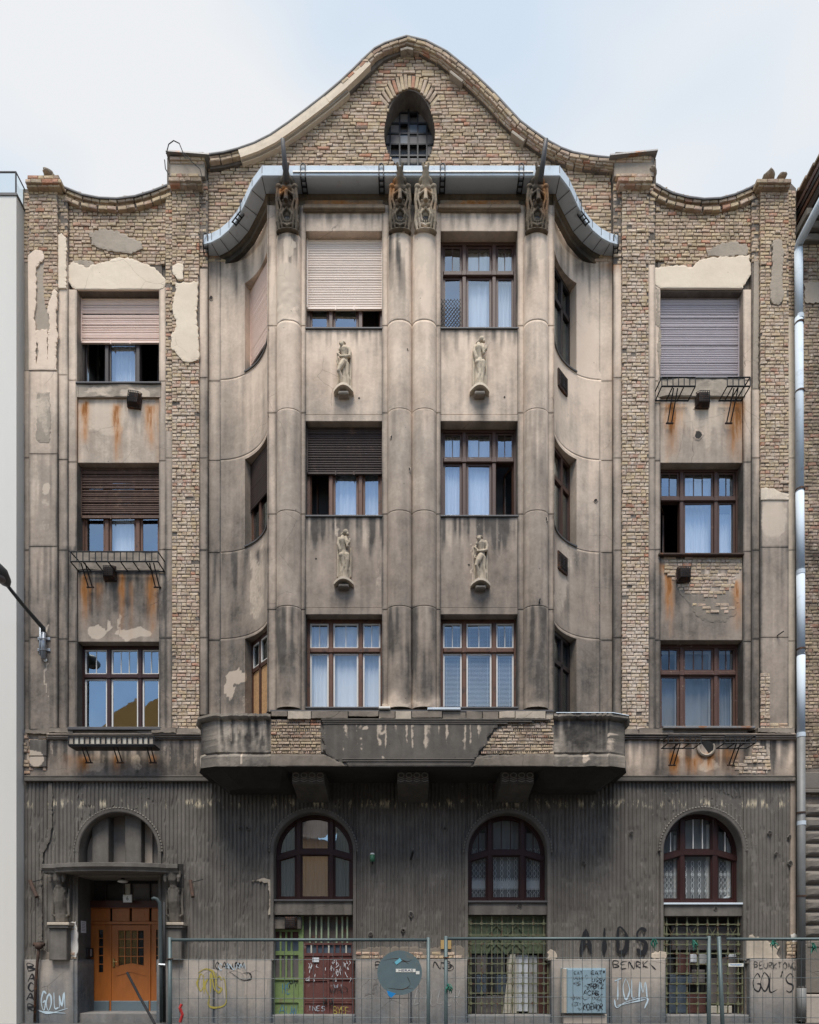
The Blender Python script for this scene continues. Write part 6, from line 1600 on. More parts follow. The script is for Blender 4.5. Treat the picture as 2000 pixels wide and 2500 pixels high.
for i, (a, b, t, bo, m) in enumerate(((1654, 1686, 2326, 2380, 'oxide_dark'), (1686, 1702, 2330, 2350, 'paper'), (1708, 1736, 2330, 2354, 'chalk'), (1636, 1690, 2380, 2402, 'glass_blue'), (1690, 1722, 2368, 2400, 'glass_dusty'), (1634, 1676, 2404, 2474, 'glass_blue'), (1678, 1724, 2424, 2474, 'oxide_dark'), (1728, 1800, 2340, 2450, 'glass_dusty'), (1734, 1788, 2456, 2474, 'sash_cream'), (1640, 1800, 2262, 2320, 'glass_dusty'), (1778, 1800, 2330, 2338, 'paper'))):
    MB().pbev(a, b, t, bo, .16 + .008 * i, .30 + .008 * i).build('boarding', m, house)

# ================================================================== portal
yp = .72
def pp(a, b, t, bo, y0, y1): return MB().pbox(a, b, t, bo, y0, y1)
# jambs of the recess and its ceiling, blackened lunette above the canopy
panel('portal_jamb', 178, 188, 2130, 2345, -.02, 'soot_render', house, yb=.85); panel('portal_jamb', 386, 398, 2130, 2345, -.02, 'soot_render', house, yb=.85)
MB().box(X(188, -.0) - .25, X(188, 0), -.01, .85, 0, Z(2130)).build('portal_side', 'soot_render', house, dirty=True)
MB().box(X(386, 0), X(386, 0) + .2, -.01, .85, 0, Z(2130)).build('portal_side', 'soot_render', house, dirty=True)
patch_z = [(Z(2290)), (Z(2345))]
MB().add([(X(188) + .004, .10, Z(2345)), (X(188) + .004, .62, Z(2345)), (X(188) + .004, .66, Z(2275)), (X(188) + .004, .5, Z(2225)), (X(188) + .004, .12, Z(2250))], [(0, 1, 2, 3, 4)]).build('bared_plaster', 'plaster_clean', house)
pp(180, 395, 2126, 2140, -.05, .9).build('portal_ceiling', 'soot_render', house)
panel('plinth_stone', 181, 189, 2343, 2500, -.13, 'stone', house, yb=.7); panel('plinth_stone', 382, 389, 2343, 2500, -.13, 'stone', house, yb=.7)
MB().pbox(188, 388, 1975, 2128, .40, .42).build('lunette_wall', 'soot_render', house)
for a, b in ((225, 265), (305, 345)):
    panel('lunette_pier', a, b, 1976, 2110, .12, 'soot_render', house, yb=.4)
MB().pbox(345, 372, 2010, 2108, .34, .38).build('lunette_board', 'parapet', house)
MB().pbox(206, 225, 2010, 2108, .36, .39).build('lunette_board', 'parapet', house)
can = MB(); xs = np.linspace(X(107, -.35), X(437, -.35), 25); t = np.linspace(-1, 1, 25)
dep = np.where(np.abs(t) > .8, -.42, -.46 - .26 * np.cos(np.clip(t / .8, -1, 1) * math.pi / 2) ** .6)
zt_, h_ = Z(2107, -.6), .2
prof = [(0, .0), (-.03, -.01), (-.03, -.10), (.0, -.13), (.03, -.17), (.03, -.2), (.10, -.22)]
A = [[(x, d + o, zt_ + u) for x, d in zip(xs, dep)] for o, u in prof]
can.grid(np.array(A))
can.add([(x, d, zt_) for x, d in zip(xs, dep)] + [(xs[-1], .0, zt_ + .06), (xs[0], .0, zt_ + .06)], [tuple(range(27))]); can.add([(x, d + .1, zt_ - .22) for x, d in zip(xs, dep)] + [(xs[-1], .0, zt_ - .22), (xs[0], .0, zt_ - .22)], [tuple(range(26, -1, -1))])
for x in (xs[0], xs[-1]): can.add([(x, -.42, zt_), (x, 0, zt_ + .06), (x, 0, zt_ - .22), (x, -.32, zt_ - .22)], [(0, 1, 2, 3)])
can.build('door_canopy', 'soot_render', house, dirty=True)
# herms under the canopy ends
def herm(px):
    k = 1 / FPX * (DIST - .3); cx = X(px, -.3)
    def q(u, v, d): return (cx + u * k, -.10 - d, Z(v, -.3))
    m_ = MB()
    m_.add(*ball(q(0, 2136, .22), (.07, .07, .07), n=8))
    for s in (-1, 1):
        limb(m_, [q(s * 16, 2130, .2), q(s * 17, 2142, .24), q(s * 16, 2152, .24)], [.05, .05, .035], 7)
        limb(m_, [q(s * 20, 2170, .05), q(s * 19, 2200, .06), q(s * 20, 2232, .06), q(s * 13, 2238, .05)], [.03, .03, .035, .02], 6)
        limb(m_, [q(s * 10, 2180, .14), q(s * 5, 2205, .16), q(s * 3, 2215, .15)], [.04, .035, .03], 6)
        limb(m_, [q(s * 8, 2172, .14), q(s * 11, 2195, .10), q(s * 6, 2228, .07), q(s * 3, 2248, .06)], [.05, .05, .045, .04], 7)
    m_.tube([q(0, 2128, .12), q(0, 2150, .16), q(0, 2160, .12)], [.18, .12, .09], 8)
    m_.add(*ball(q(0, 2163, .14), (.085, .08, .10), n=8)); m_.add(*ball(q(0, 2156, .13), (.10, .08, .06), n=7))
    limb(m_, [q(-11, 2176, .12), q(0, 2184, .17), q(11, 2176, .12)], [.05, .045, .05], 7)
    m_.tube([q(0, 2166, .06), q(0, 2200, .07), q(0, 2250, .03)], [.15, .15, .08], 8)
    m_.tube([q(0, 2200, .0), q(0, 2252, .0)], [.17, .15], 8)
    fuse('portal_herm', m_, .014, 'herm', house, 1)
    MB().pbev(px - 27, px + 27, 2252, 2259, -.36, 0).build('pedestal_cap', 'plaster_clean', house, dirty=True); MB().pbev(px - 25, px + 25, 2259, 2266, -.33, 0).build('pedestal_cap', 'soot_render', house, dirty=True)
    panel('pedestal', px - 22, px + 22, 2265, 2345, -.28, 'soot_render', house, yb=0, bev=.02)
    panel('herm_pilaster', px - 24, px + 26, 2130, 2254, -.10, 'soot_render', house, yb=0)
herm(141); herm(421)
lay([rect(163, 187, 2262, 2342, -.06)], -.075, gap=.15, depth=.03)
patch([(172, 2250), (187, 2248), (188, 2320), (186, 2335), (174, 2334), (170, 2300), (176, 2270)], -.07, 'sash_white', 70, thick=.02)
# the door
dr = MB()
def D(mb, a, b, t, bo, y0=0.0, y1=.06): mb.pbox(a, b, t, bo, yp + y0, yp + y1)
D(dr, 214, 223, 2200, 2472, -.04, .1); D(dr, 388, 398, 2200, 2472, -.04, .1); D(dr, 222, 388, 2200, 2217, -.06, .1); D(dr, 222, 388, 2250, 2257, -.03, .08); D(dr, 268, 271, 2257, 2470, -.02, .06); D(dr, 364, 367, 2257, 2470, -.02, .06)
door = dr.build('wooden_door', 'door_wood', house)
D(lb := MB(), 213, 400, 2199, 2216, -.075, -.06); lb.build('lintel_board', 'door_wood_dark', door)
for a, b in ((222, 270), (272, 318), (320, 366), (368, 392)):
    q = MB().pbev(a + 1.5, b - 1.5, 2217, 2250, yp + .0, yp + .05).build('panel', 'door_wood', door)
    MB().pbev((a + b) / 2 - 10, (a + b) / 2 + 10, 2226, 2240, yp - .006, yp + .0).build('carved_rosette', 'door_wood', door) if b < 390 else None
leaf = MB()
for a, b, t, bo in ((271, 289, 2259, 2470), (351, 364, 2259, 2470), (289, 351, 2259, 2272), (289, 351, 2362, 2470)): D(leaf, a, b, t, bo, .005, .05)
leaf.poly([(X(289, yp), Z(2362, yp)), (X(351, yp), Z(2362, yp)), (X(351, yp), Z(2358, yp)), (X(320, yp), Z(2352, yp)), (X(289, yp), Z(2358, yp))], yp + .0051, yp + .0499)
lf = leaf.build('door_leaf', 'door_wood', door)
for px in (304.5, 320, 335.5): D(b_ := MB(), px - 1, px + 1, 2272, 2358, .0, .03); b_.build('glazing_bar', 'door_wood', door)
for py in (2293, 2314, 2335): D(b_ := MB(), 289, 351, py - 1, py + 1, .002, .03); b_.build('glazing_bar', 'door_wood', door)
for i in range(4):
    for j in range(4): D(b_ := MB(), 289 + 15.5 * i + 1, 289 + 15.5 * (i + 1) - 1, 2272 + 21 * j + 1, 2272 + 21 * (j + 1) - 1, .03, .036); b_.build('pane', 'glass_soft', door)
D(b_ := MB(), 271, 364, 2440, 2440.1, 0, 0)
ch = MB()
for s in (-1, 1): ch.bar((X(320, yp), Z(2372, yp)), (X(320 + s * 36, yp), Z(2382, yp)), .02, yp - .008, yp + .006)
ch.build('door_moulding', 'door_wood', door)
for a, b, px0, px1 in ((223, 268, 241, 252), (367, 389, 381, 389)):
    s_ = MB(); D(s_, a, px0, 2257, 2470, .01, .05); D(s_, px1, b, 2257, 2470, .01, .05); D(s_, px0, px1, 2257, 2270, .01, .05); D(s_, px0, px1, 2376, 2470, .01, .05); s_.build('side_leaf', 'door_wood', door)
    for j in range(5):
        D(b_ := MB(), px0, px1, 2270 + 21 * j + 1, 2270 + 21 * (j + 1) - 1, .03, .036); b_.build('pane', 'glass_soft', door)
        D(b_ := MB(), px0, px1, 2270 + 21 * (j + 1) - 1, 2270 + 21 * (j + 1) + 1, .012, .04); b_.build('glazing_bar', 'door_wood', door)
for a, b in ((223, 266), (271, 363), (367, 388)): MB().pbev(a, b, 2444, 2469, yp - .02, yp + .02).build('kick_plate', 'kick_plate', door)
hd = MB().pbev(274, 280, 2340, 2362, yp - .02, yp + .01); hd.tube([P(277, 2348, yp - .02), P(277, 2348, yp - .07), P(286, 2349, yp - .07)], .012, 7); hd.build('handle', 'brass', door)
for a, b, m in ((262, 300, 'interior'), (302, 318, 'sash_cream'), (320, 364, 'curtain_grey'), (366, 390, 'curtain_grey')): MB().pbox(a, b, 2158, 2200, yp + .05, yp + .07).build('transom_pane', m if m != 'curtain_grey' else 'glass_dusty', door)
for px in (258, 301, 319, 365): MB().pbox(px - 1.5, px + 1.5, 2156, 2200, yp + .0, yp + .05).build('transom_bar', 'wood_black', door)
panel('door_step', 184, 384, 2474, 2500, -.02, 'stone', house, yb=.75)
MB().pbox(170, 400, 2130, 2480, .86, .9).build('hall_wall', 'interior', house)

# ================================================================== painted writing on the house
def graf(name, lines, w, y, m, label=None):
    o = strokes(lines, w * (1.25 if m == 'ink_white' else 1.75), y, name, m, house)
    if label: o['label'] = label
    return o
Y0 = -.137
graf('graffiti', word('AIDS', 1418, 2328, 26, 62, -.095, gap=.75, jit=.04),   .065, -.096, 'ink_black', 'large thin black letters AIDS sprayed on the fluted wall')
graf('graffiti', word('BACAR', 66, 2372, 18, 19, Y0, vertical=True, gap=.25, jit=.1), .022, Y0, 'ink_black', 'black letters written downwards')
graf('graffiti', word('GOLM', 98, 2462, 14, 40, Y0, jit=.12, gap=.12) + [[P(92, 2466, Y0)[::2], P(120, 2474, Y0)[::2], P(165, 2462, Y0)[::2]], [P(96, 2470, Y0)[::2], P(160, 2474, Y0)[::2]]], .032, Y0, 'ink_white', 'pale bubble tag')
graf('graffiti', word('CKNS', 480, 2425, 15, 44, Y0, jit=.14, gap=.05) + [[P(a, b, Y0)[::2] for a, b in ((512, 2430), (510, 2455), (530, 2460), (552, 2448), (550, 2400), (545, 2386))]] + [[P(a, b, Y0)[::2] for a, b in ((484, 2376), (500, 2366), (520, 2372), (524, 2390))]], .026, Y0, 'ink_yellow', 'dull yellow tag')
graf('graffiti', word('CANAM', 526, 2366, 13, 15, Y0, jit=.12, gap=.1) + [[P(a, b, Y0)[::2] for a, b in ((560, 2372), (590, 2392), (612, 2390), (610, 2376), (592, 2376))]], .016, Y0, 'ink_black')
graf('graffiti', word('CANAM', 534, 2368, 12, 14, Y0 - .002, jit=.14, gap=.1), .014, Y0 - .003, 'ink_white')
graf('graffiti', word('DILLER', 1012, 2452, 15, 34, Y0, jit=.08, gap=.25, slant=.12), .008, Y0, 'chalk', 'thin pale letters DILLER')
graf('graffiti', word('B', 918, 2366, 20, 18, Y0, jit=.1) + word('NG', 1058, 2366, 20, 18, Y0, jit=.1) + [[P(a, b, Y0)[::2] for a, b in ((1075, 2350), (1095, 2352), (1108, 2362), (1098, 2370), (1080, 2362))]], .014, Y0, 'ink_black')
graf('graffiti', word('BENRK', 1498, 2364, 15, 17, Y0, jit=.08, gap=.2) + [[P(1586, 2352, Y0)[::2], P(1602, 2368, Y0)[::2]]], .015, Y0, 'ink_black', 'black tag along the top of the plinth')
graf('graffiti', word('TOLM', 1502, 2440, 18, 50, Y0, jit=.1, gap=.1) + [[P(a, b, Y0)[::2] for a, b in ((1500, 2440), (1506, 2460), (1530, 2446), (1580, 2436), (1574, 2462))], [P(1508, 2455, Y0)[::2], P(1576, 2440, Y0)[::2]]], .030, Y0, 'ink_white', 'white tag with underline')
graf('graffiti', word('BEURKTONG', 1842, 2364, 9.5, 15, Y0, jit=.1, gap=.22), .012, Y0, 'ink_grey')
graf('graffiti', word('GOL\'S', 1838, 2420, 22, 44, Y0, jit=.06, gap=-.08), .02, Y0, 'ink_black', 'black letters GOL\'S')
graf('graffiti', word('X', 195, 2440, 14, 26, Y0 + .0, jit=.2) , .012, Y0 - .001, 'ink_black')
for a, b in ((492, 540), (548, 600), (604, 648)):        # washed out arcs on the plinth
    graf('washed_mark', [[P(a, 2440, Y0)[::2], P(a, 2385, Y0)[::2], P((a + b) / 2, 2368, Y0)[::2], P(b, 2385, Y0)[::2], P(b, 2430, Y0)[::2]]], .03, Y0 + .0035, 'stone')
yb_ = yd - .024
graf('graffiti', word('WAD', 806, 2424, 14, 14, yb_, gap=.1), .010, yb_, 'ink_black'); graf('graffiti', word('INES', 752, 2468, 9, 12, yb_, gap=.2), .010, yb_, 'ink_white'); graf('graffiti', word('BYEE', 814, 2476, 9, 18, yb_, gap=.1), .012, yb_, 'ink_yellow')
graf('graffiti', word('WI', 816, 2412, 10, 10, yb_), .008, yb_, 'ink_white')
ygn = yd - .002
graf('graffiti', word('OH', 706, 2402, 9, 10, ygn) + [[P(707, 2402, ygn)[::2], P(707, 2414, ygn)[::2]], [P(722, 2400, ygn)[::2], P(722, 2412, ygn)[::2]]], .012, ygn, 'ink_black'); graf('graffiti', word('HE', 690, 2425, 9, 26, ygn) + word('AUW', 682, 2476, 14, 22, ygn, gap=.1), .010, ygn, 'ink_blue')
rs5 = random.Random(5)
sc = []
for k in range(34):                                       # torn poster rests and scratches on the red door
    a, b = rs5.choice(((748, 796), (806, 858))); px, py = rs5.uniform(a, b), rs5.uniform(2340, 2388); sc.append([P(px, py, yb_)[::2], P(px + rs5.uniform(-4, 4), py + rs5.uniform(2, 9), yb_)[::2], P(px + rs5.uniform(-5, 5), py + rs5.uniform(6, 14), yb_)[::2]])
strokes(sc, .016, yb_ - .001, 'scratch', 'paper', rdo)['kind'] = 'stuff'; MB().pbox(763, 779, 2338, 2349, yb_ - .006, yb_ - .003).build('paper_notice', 'paper', rdo)
# ================================================================== ground
def ground():
    M['asphalt'] = simple('asphalt', (.05, .05, .052), .9, 0, .3, 4, .4)
    M['paving'] = simple('pavement asphalt', (.085, .08, .075), .9, 0, .3, 3, .4)
    MB().box(-300, 300, -300, 300, -.5, -.12).build('street', 'asphalt', None, kind='structure')
    MB().box(-60, 60, -3.2, .3, -.4, 0.0).build('pavement', 'paving', None, kind='structure')
    MB().box(-60, 60, -3.36, -3.2, -.4, .004).build('kerb', 'stone', None, kind='structure')
    MB().box(-60, 60, -19.5, -15.2, -.4, 0.0).build('pavement', 'paving', None, kind='structure')
ground()

# ================================================================== neighbours
M['white_render'] = simple('white rendered wall', (.62, .595, .545), .9, 0, .06, 1.1, .12, streak=True)
def left_house():
    t = thing('neighbour_house', 'plain off-white rendered house with glass roof balustrade', 'building', (-12.2, 3, 0))
    o = np.array((-12.2, 3, 0)); yl = -.34
    def put(mb, n, m, **k):
        mb.v = [tuple(np.array(p) - o) for p in mb.v]; return mb.build(n, m, t, **k)
    x1 = X(40, yl); zt = Z(478, yl)
    g = MB(); xs = np.linspace(-18, x1, 60); zs = np.linspace(0, zt, 130); gx, gz = np.meshgrid(xs, zs); g.grid(np.stack([gx, np.full_like(gx, yl), gz], -1)); put(g, 'front_wall', 'white_render')
    g = MB(); ys = np.linspace(yl, 7, 40); gy, gz = np.meshgrid(ys, zs); g.grid(np.stack([np.full_like(gy, x1), gy, gz], -1)); put(g, 'side_wall', 'white_render')
    put(MB().box(-18, x1 - .01, yl + .02, 7, zt - .3, zt - .02), 'roof_deck', 'white_render')
    put(MB().box(-18, x1 + .02, yl - .02, yl + .25, zt, zt + .06), 'parapet_cap', 'flashing'); put(MB().box(x1 - .23, x1 + .02, yl + .25, 7, zt, zt + .06), 'parapet_cap', 'flashing')
    zg = Z(418, yl)
    put(MB().add([(-17, yl + .026, zt + .08), (x1 - .02, yl + .026, zt + .08), (x1 - .02, yl + .026, zg), (-17, yl + .026, zg)], [(0, 1, 2, 3)]), 'balustrade_pane', 'glass_clear'); put(MB().add([(x1 - .024, yl + .05, zt + .08), (x1 - .024, 6, zt + .08), (x1 - .024, 6, zg), (x1 - .024, yl + .05, zg)], [(0, 1, 2, 3)]), 'balustrade_pane', 'glass_clear')
    put(MB().tube([(-17, yl + .026, zg + .01), (x1 - .024, yl + .026, zg + .01), (x1 - .024, 6, zg + .01)], .022, 6), 'handrail', 'flashing')
    for x in (x1 - .03, x1 - 1.4, x1 - 2.8): put(MB().tube([(x, yl + .03, zt + .03), (x, yl + .03, zg)], .018, 6), 'baluster', 'iron')
left_house()
def right_house():
    t = thing('neighbour_house', 'soot-stained brick house with rusticated stone base and overhanging eaves', 'building', (12, 3, 0))
    xr = X(1963, -.15); xw = 16.0
    def W_(mb, n, m, **k):
        mb.v = [(p[0] - 12, p[1] - 3, p[2]) for p in mb.v]; return mb.build(n, m, t, **k)
    zt = Z(560)
    W_(MB().box(xr, xw, -.12, 6, 0, zt), 'wall', 'mortar')
    st = []
    lay([[(xr, Z(1945, -.15)), (xr + .72, Z(1945, -.15)), (xr + .72, zt), (xr, zt)]], -.13, [rect(1968, 1999, 690, 735, -.15), rect(1964, 2010, 1880, 1925, -.15)], store=st)
    sub = thing  # noqa
    st2 = [(b[0] - 12, b[1], *b[2:5], b[5], b[6]) for b in st]
    # bricks of this house: parts of it, placed relative to its base
    rs = random.Random(9); shapes = {}
    st.sort(key=lambda b: -b[2] * b[3] * (1 if PX(b[0] - b[2] / 2, -.15) < 2000 else 0))
    for cx, cz, w, h, an, y, d in st[:300]:
        k = (max(.04, round(w / .03) * .03), round(h / .01) * .01, rs.randrange(3))
        if k not in shapes:
            me = bpy.data.meshes.new('brick'); v, f = brick_geo(k[0], k[1], d, rs); me.from_pydata(v, [], f); me.materials.append(M['brick_dark']); shapes[k] = me
        o = link('brick', shapes[k], t); o.location = (cx - 12, y - 3, cz); o.rotation_euler = (0, -an, 0); o['soot'] = .12 * math.sin(cz * 1.3) + .05
    rest = st[300:]; vv = []; ff = []
    for cx, cz, w, h, an, y, d in rest:
        v, f = brick_geo(w, h, d, rs); o = len(vv); vv += [(cx + p[0] - 12, y + p[1] - 3, cz + p[2]) for p in v]; ff += [tuple(i + o for i in q) for q in f]
    if rest:
        me = bpy.data.meshes.new('brickwork'); me.from_pydata(vv, [], ff); me.materials.append(M['brick_dark_field']); link('brickwork', me, t, kind='stuff')
    # toothed return of the brick corner
    for i in range(150):
        z = Z(1940) + i * .083 + .04
        if z > zt - .05: break
        o = MB().bevbox(xr - .035 - (.03 if i % 2 else 0), xr + .05, -.14, .1, z - .032, z + .032, .008); W_(o, 'brick', 'brick_dark')
    # rusticated base
    ys = 1962; 
    while ys < 2300:
        h = random.uniform(31, 35); yy = -.16 - random.uniform(0, .03)
        g = MB(); x0, x1 = xr - .01, xr + .9; z1, z0 = Z(ys + 1.5, -.15), Z(ys + h - 1.5, -.15)
        n, m_ = 12, 8; A = np.zeros((m_, n, 3))
        for i in range(m_):
            for j in range(n):
                x = x0 + (x1 - x0) * j / (n - 1); z = z0 + (z1 - z0) * i / (m_ - 1); e = min(1, min(i, m_ - 1 - i) / 1.5, min(j, n - 1 - j) / 1.2)
                A[i, j] = (x, yy + .05 * (1 - e) - e * .05 * float(fbm(x * 6 + ys, z * 6)), z)
        g.grid(A); g.box(x0 + .005, x1, yy + .05, .1, z0, z1); W_(g, 'rusticated_block', 'old_stone'); ys += h
    W_(MB().bevbox(xr - .01, xr + .9, -.2, .1, Z(2425, -.2), Z(2305, -.2), .02), 'base_block', 'old_stone'); W_(MB().bevbox(xr + .0, xr + .9, -.24, .1, 0, Z(2428, -.2), .02), 'base_block', 'stone')
    W_(MB().bevbox(xr - .03, xr + .9, -.22, .1, Z(1936, -.2), Z(1926, -.2), .015), 'string_course', 'old_stone'); W_(MB().bevbox(xr - .01, xr + .9, -.19, .1, Z(1925, -.2), Z(1885, -.2), .015), 'string_course', 'old_stone')
    lp = rough_line(rect(1967, 2002, 690, 737, -.17), .02, seed=77); W_(sheet([lp], -.165, -.1), 'plaster_patch', 'rough')
    # eaves: boarded soffit, tiled edge stepping up the slope
    xe = X(1937, .3); zl, zh = 19.75, 20.55
    W_(MB().box(xe, 17, -1.5, .6, zl + .05, zl + .15), 'eaves_soffit', 'wood_black')
    for i in range(4):
        W_(MB().bevbox(xe - .02 * i, 17, -1.55 + .02 * i, .7, zl + .16 + i * .14, zl + .27 + i * .14, .01), 'eaves_board', ['wood_black', 'wood_brown', 'wood_black', 'wood_peel'][i])
    for i in range(7):
        W_(MB().box(xe - .06, 17, -1.5 + i * .3, -1.22 + i * .3, zl + .70 + i * .06, zl + .76 + i * .06), 'roof_tile', 'brick_dark')
    W_(MB().box(xe, 17, .6, 6, zl - .3, zl + 1.0), 'attic_wall', 'mortar')
    for i in range(3): W_(MB().bevbox(xr - .10 + i * .04, 17, -.45 + i * .1, .1, zl - .12 - i * .2, zl + .05 - i * .2, .02), 'eaves_moulding', 'old_stone')
right_house()
def opposite():
    """the other side of the street, which the panes mirror"""
    M['ochre_render'] = simple('ochre render', (.68, .39, .14), .9, 0, .1, 1, .1)
    M['ochre_low'] = simple('peach render', (.80, .46, .24), .9, 0, .1, 1, .1)
    M['grey_render'] = simple('grey render', (.30, .29, .27), .9, 0, .15, 1, .1)
    M['roof_tile'] = simple('brown roof tile', (.12, .07, .05), .8, 0, .3, 3, .2)
    for nm, x0, x1, h, m, lab in (('opposite_house', -17.2, -10.5, 14.0, 'ochre_render', 'tall ochre house with a sloping gable mirrored in the lowest left window'), ('opposite_house', -10.4, -6.35, 11.0, 'grey_render', 'narrow grey house between the two ochre ones'), ('opposite_house', -6.3, -4.5, 8.2, 'ochre_low', 'narrow ochre house mirrored in the middle light of the left arched window'), ('opposite_house', -4.4, 9, 11.6, 'grey_render', 'grey house with eaves mirrored in the other arched windows'), ('opposite_house', 9.2, 30, 12.5, 'grey_render', 'long grey house mirrored at a slant in the right wing')):
        y1 = -19.5; t = thing(nm, lab, 'building', ((x0 + x1) / 2, -24, 0)); o = np.array(((x0 + x1) / 2, -24, 0))
        def W_(mb, n, mm): mb.v = [tuple(np.array(p) - o) for p in mb.v]; return mb.build(n, mm, t)
        W_(MB().box(x0, x1, -29, y1, 0, h), 'wall', m)
        if m == 'ochre_render': W_(MB().add([(x0, y1, h), (x1, y1, h), (x1, y1, h + 2.6), (-12.4, y1, h + 3.6), (x0, y1, h + .3), (x0, -29, h), (x1, -29, h), (x1, -29, h + 2.6), (-12.4, -29, h + 3.6), (x0, -29, h + .3)], [(0, 1, 2, 3, 4), (9, 8, 7, 6, 5), (0, 5, 6, 1), (1, 6, 7, 2), (2, 7, 8, 3), (3, 8, 9, 4), (4, 9, 5, 0)]), 'gable', m)
        else: W_(MB().add([(x0, y1 + .4, h), (x1, y1 + .4, h), (x1, -24, h + 2.2), (x0, -24, h + 2.2)], [(0, 1, 2, 3)]), 'roof', 'roof_tile')
        k = x0 + 1.6
        while k < x1 - 1.5 and x1 - x0 > 3:
            for z in (1.2, 5.2, 8.6):
                f = MB().box(k, k + 1.2, y1 - .02, y1 + .03, z, z + 1.9); fo = W_(f, 'window', 'wood_dark'); MB().box(*(k + .1 - o[0], k + 1.1 - o[0]), *(y1 + .03 - o[1], y1 + .035 - o[1]), z + .1, z + 1.8).build('pane', 'glass_dusty', fo)
            k += 2.9
opposite()

# ================================================================== downpipe, street lamp
def downpipe():
    t = thing('downpipe', 'long grey zinc downpipe between the brick house and the flaking house', 'downpipe', (X(1952, -.2), -.2, 0))
    o = np.array((X(1952, -.2), -.2, 0)); r = .095
    xs = (1950, 1951, 1953, 1955, 1956, 1956, 1957); ys = (612, 776, 1202, 1400, 1602, 1790, 2440)
    def at(px, py): return tuple(np.array(P(px, py, -.22)) - o)
    for i in range(6):
        MB().tube([at(xs[i], ys[i]), at(xs[i + 1], ys[i + 1])], [r, r * .97], 14).build('pipe_section', 'zinc' if i < 5 else M['pipe_old'], t, smooth=True)
    for px, py in ((1952, 790), (1953, 957), (1954, 1196), (1956, 1586), (1956, 1985), (1957, 2188), (1957, 2410)):
        a = MB(); c = at(px, py)
        a.tube([(c[0], c[1], c[2] - .02), (c[0], c[1], c[2] + .02)], r + .012, 14); a.box(c[0] - .02, c[0] + .02, c[1], .25, c[2] - .012, c[2] + .012); a.build('pipe_bracket', 'rusty', t)
    for px, py in ((1952, 776), (1955, 1398), (1956, 1795), (1957, 2010)): c = at(px, py); MB().tube([(c[0], c[1], c[2] - .05), (c[0], c[1], c[2] + .05)], r + .006, 14).build('pipe_joint', 'zinc', t)
    MB().tube([at(1950, 614), at(1950, 600), tuple(np.array(P(1953, 592, -.3)) - o), tuple(np.array((9.9, -1.35, 19.85)) - o)], r * .95, 12).build('swan_neck', 'zinc', t, smooth=True)
    MB().tube([at(1957, 2408), at(1957, 2494)], r + .012, 14).build('cast_foot', M['pipe_old'], t, smooth=True)
M['pipe_old'] = simple('grey painted pipe', (.17, .17, .165), .6, .2, .25, 4, .2, wear=((.5, .5, .48), 6, .66))
downpipe()
def lamp():
    t = thing('street_lamp', 'grey street lamp on a long arm clamped to the left wall edge', 'street lamp', P(104, 1610, -.2)); o = np.array(P(104, 1610, -.2))
    def L(*a): return tuple(np.array(P(*a)) - o)
    M['galv'] = simple('galvanised steel', (.36, .38, .40), .45, .6, .15, 8, .1)
    M['lamp_grey'] = simple('dark lamp paint', (.06, .062, .06), .5, .2, .15, 8, .1)
    MB().tube([L(99, 1530, -.24), L(99, 1600, -.24)], .035, 8).build('mast_tube', 'galv', t, smooth=True)
    MB().tube([L(106, 1532, -.26), L(106, 1608, -.26)], .055, 10).build('mast_tube', 'galv', t, smooth=True)
    MB().tube([L(106, 1545, -.26), L(105, 1533, -.28), L(97, 1524, -.36), L(60, 1482, -.9), L(17, 1428, -1.55)], [.055, .056, .052, .046, .04], 10).build('arm', 'lamp_grey', t, smooth=True)
    for py in (1559, 1586):
        c = MB().pbev(91, 122, py - 4, py + 4, -.20, -.17); c.tube([P(114 - 20 * (k / 8), py, -.24 - .1 * math.sin(math.pi * k / 8)) for k in range(9)], .012, 5); c.v = [tuple(np.array(p) - o) for p in c.v]; c.build('clamp', 'galv', t)
    hd = MB(); pts = [L(20, 1430, -1.52), L(14, 1420, -1.62), L(0, 1400, -1.86), L(-22, 1372, -2.2)]
    hd.tube(pts, [.05, .12, .17, .12], 12); hd.build('lamp_head', 'lamp_grey', t, smooth=True)
    gl = MB(); gl.add(*ball(L(-6, 1412, -1.9), (.16, .16, .07), n=8)); gl.build('lamp_glass', 'glass_dusty', t, smooth=True)
    MB().add(*ball(L(111, 1612, -.2), (.045, .03, .045), n=7)).build('cable_entry', 'enamel', t, smooth=True)
lamp()

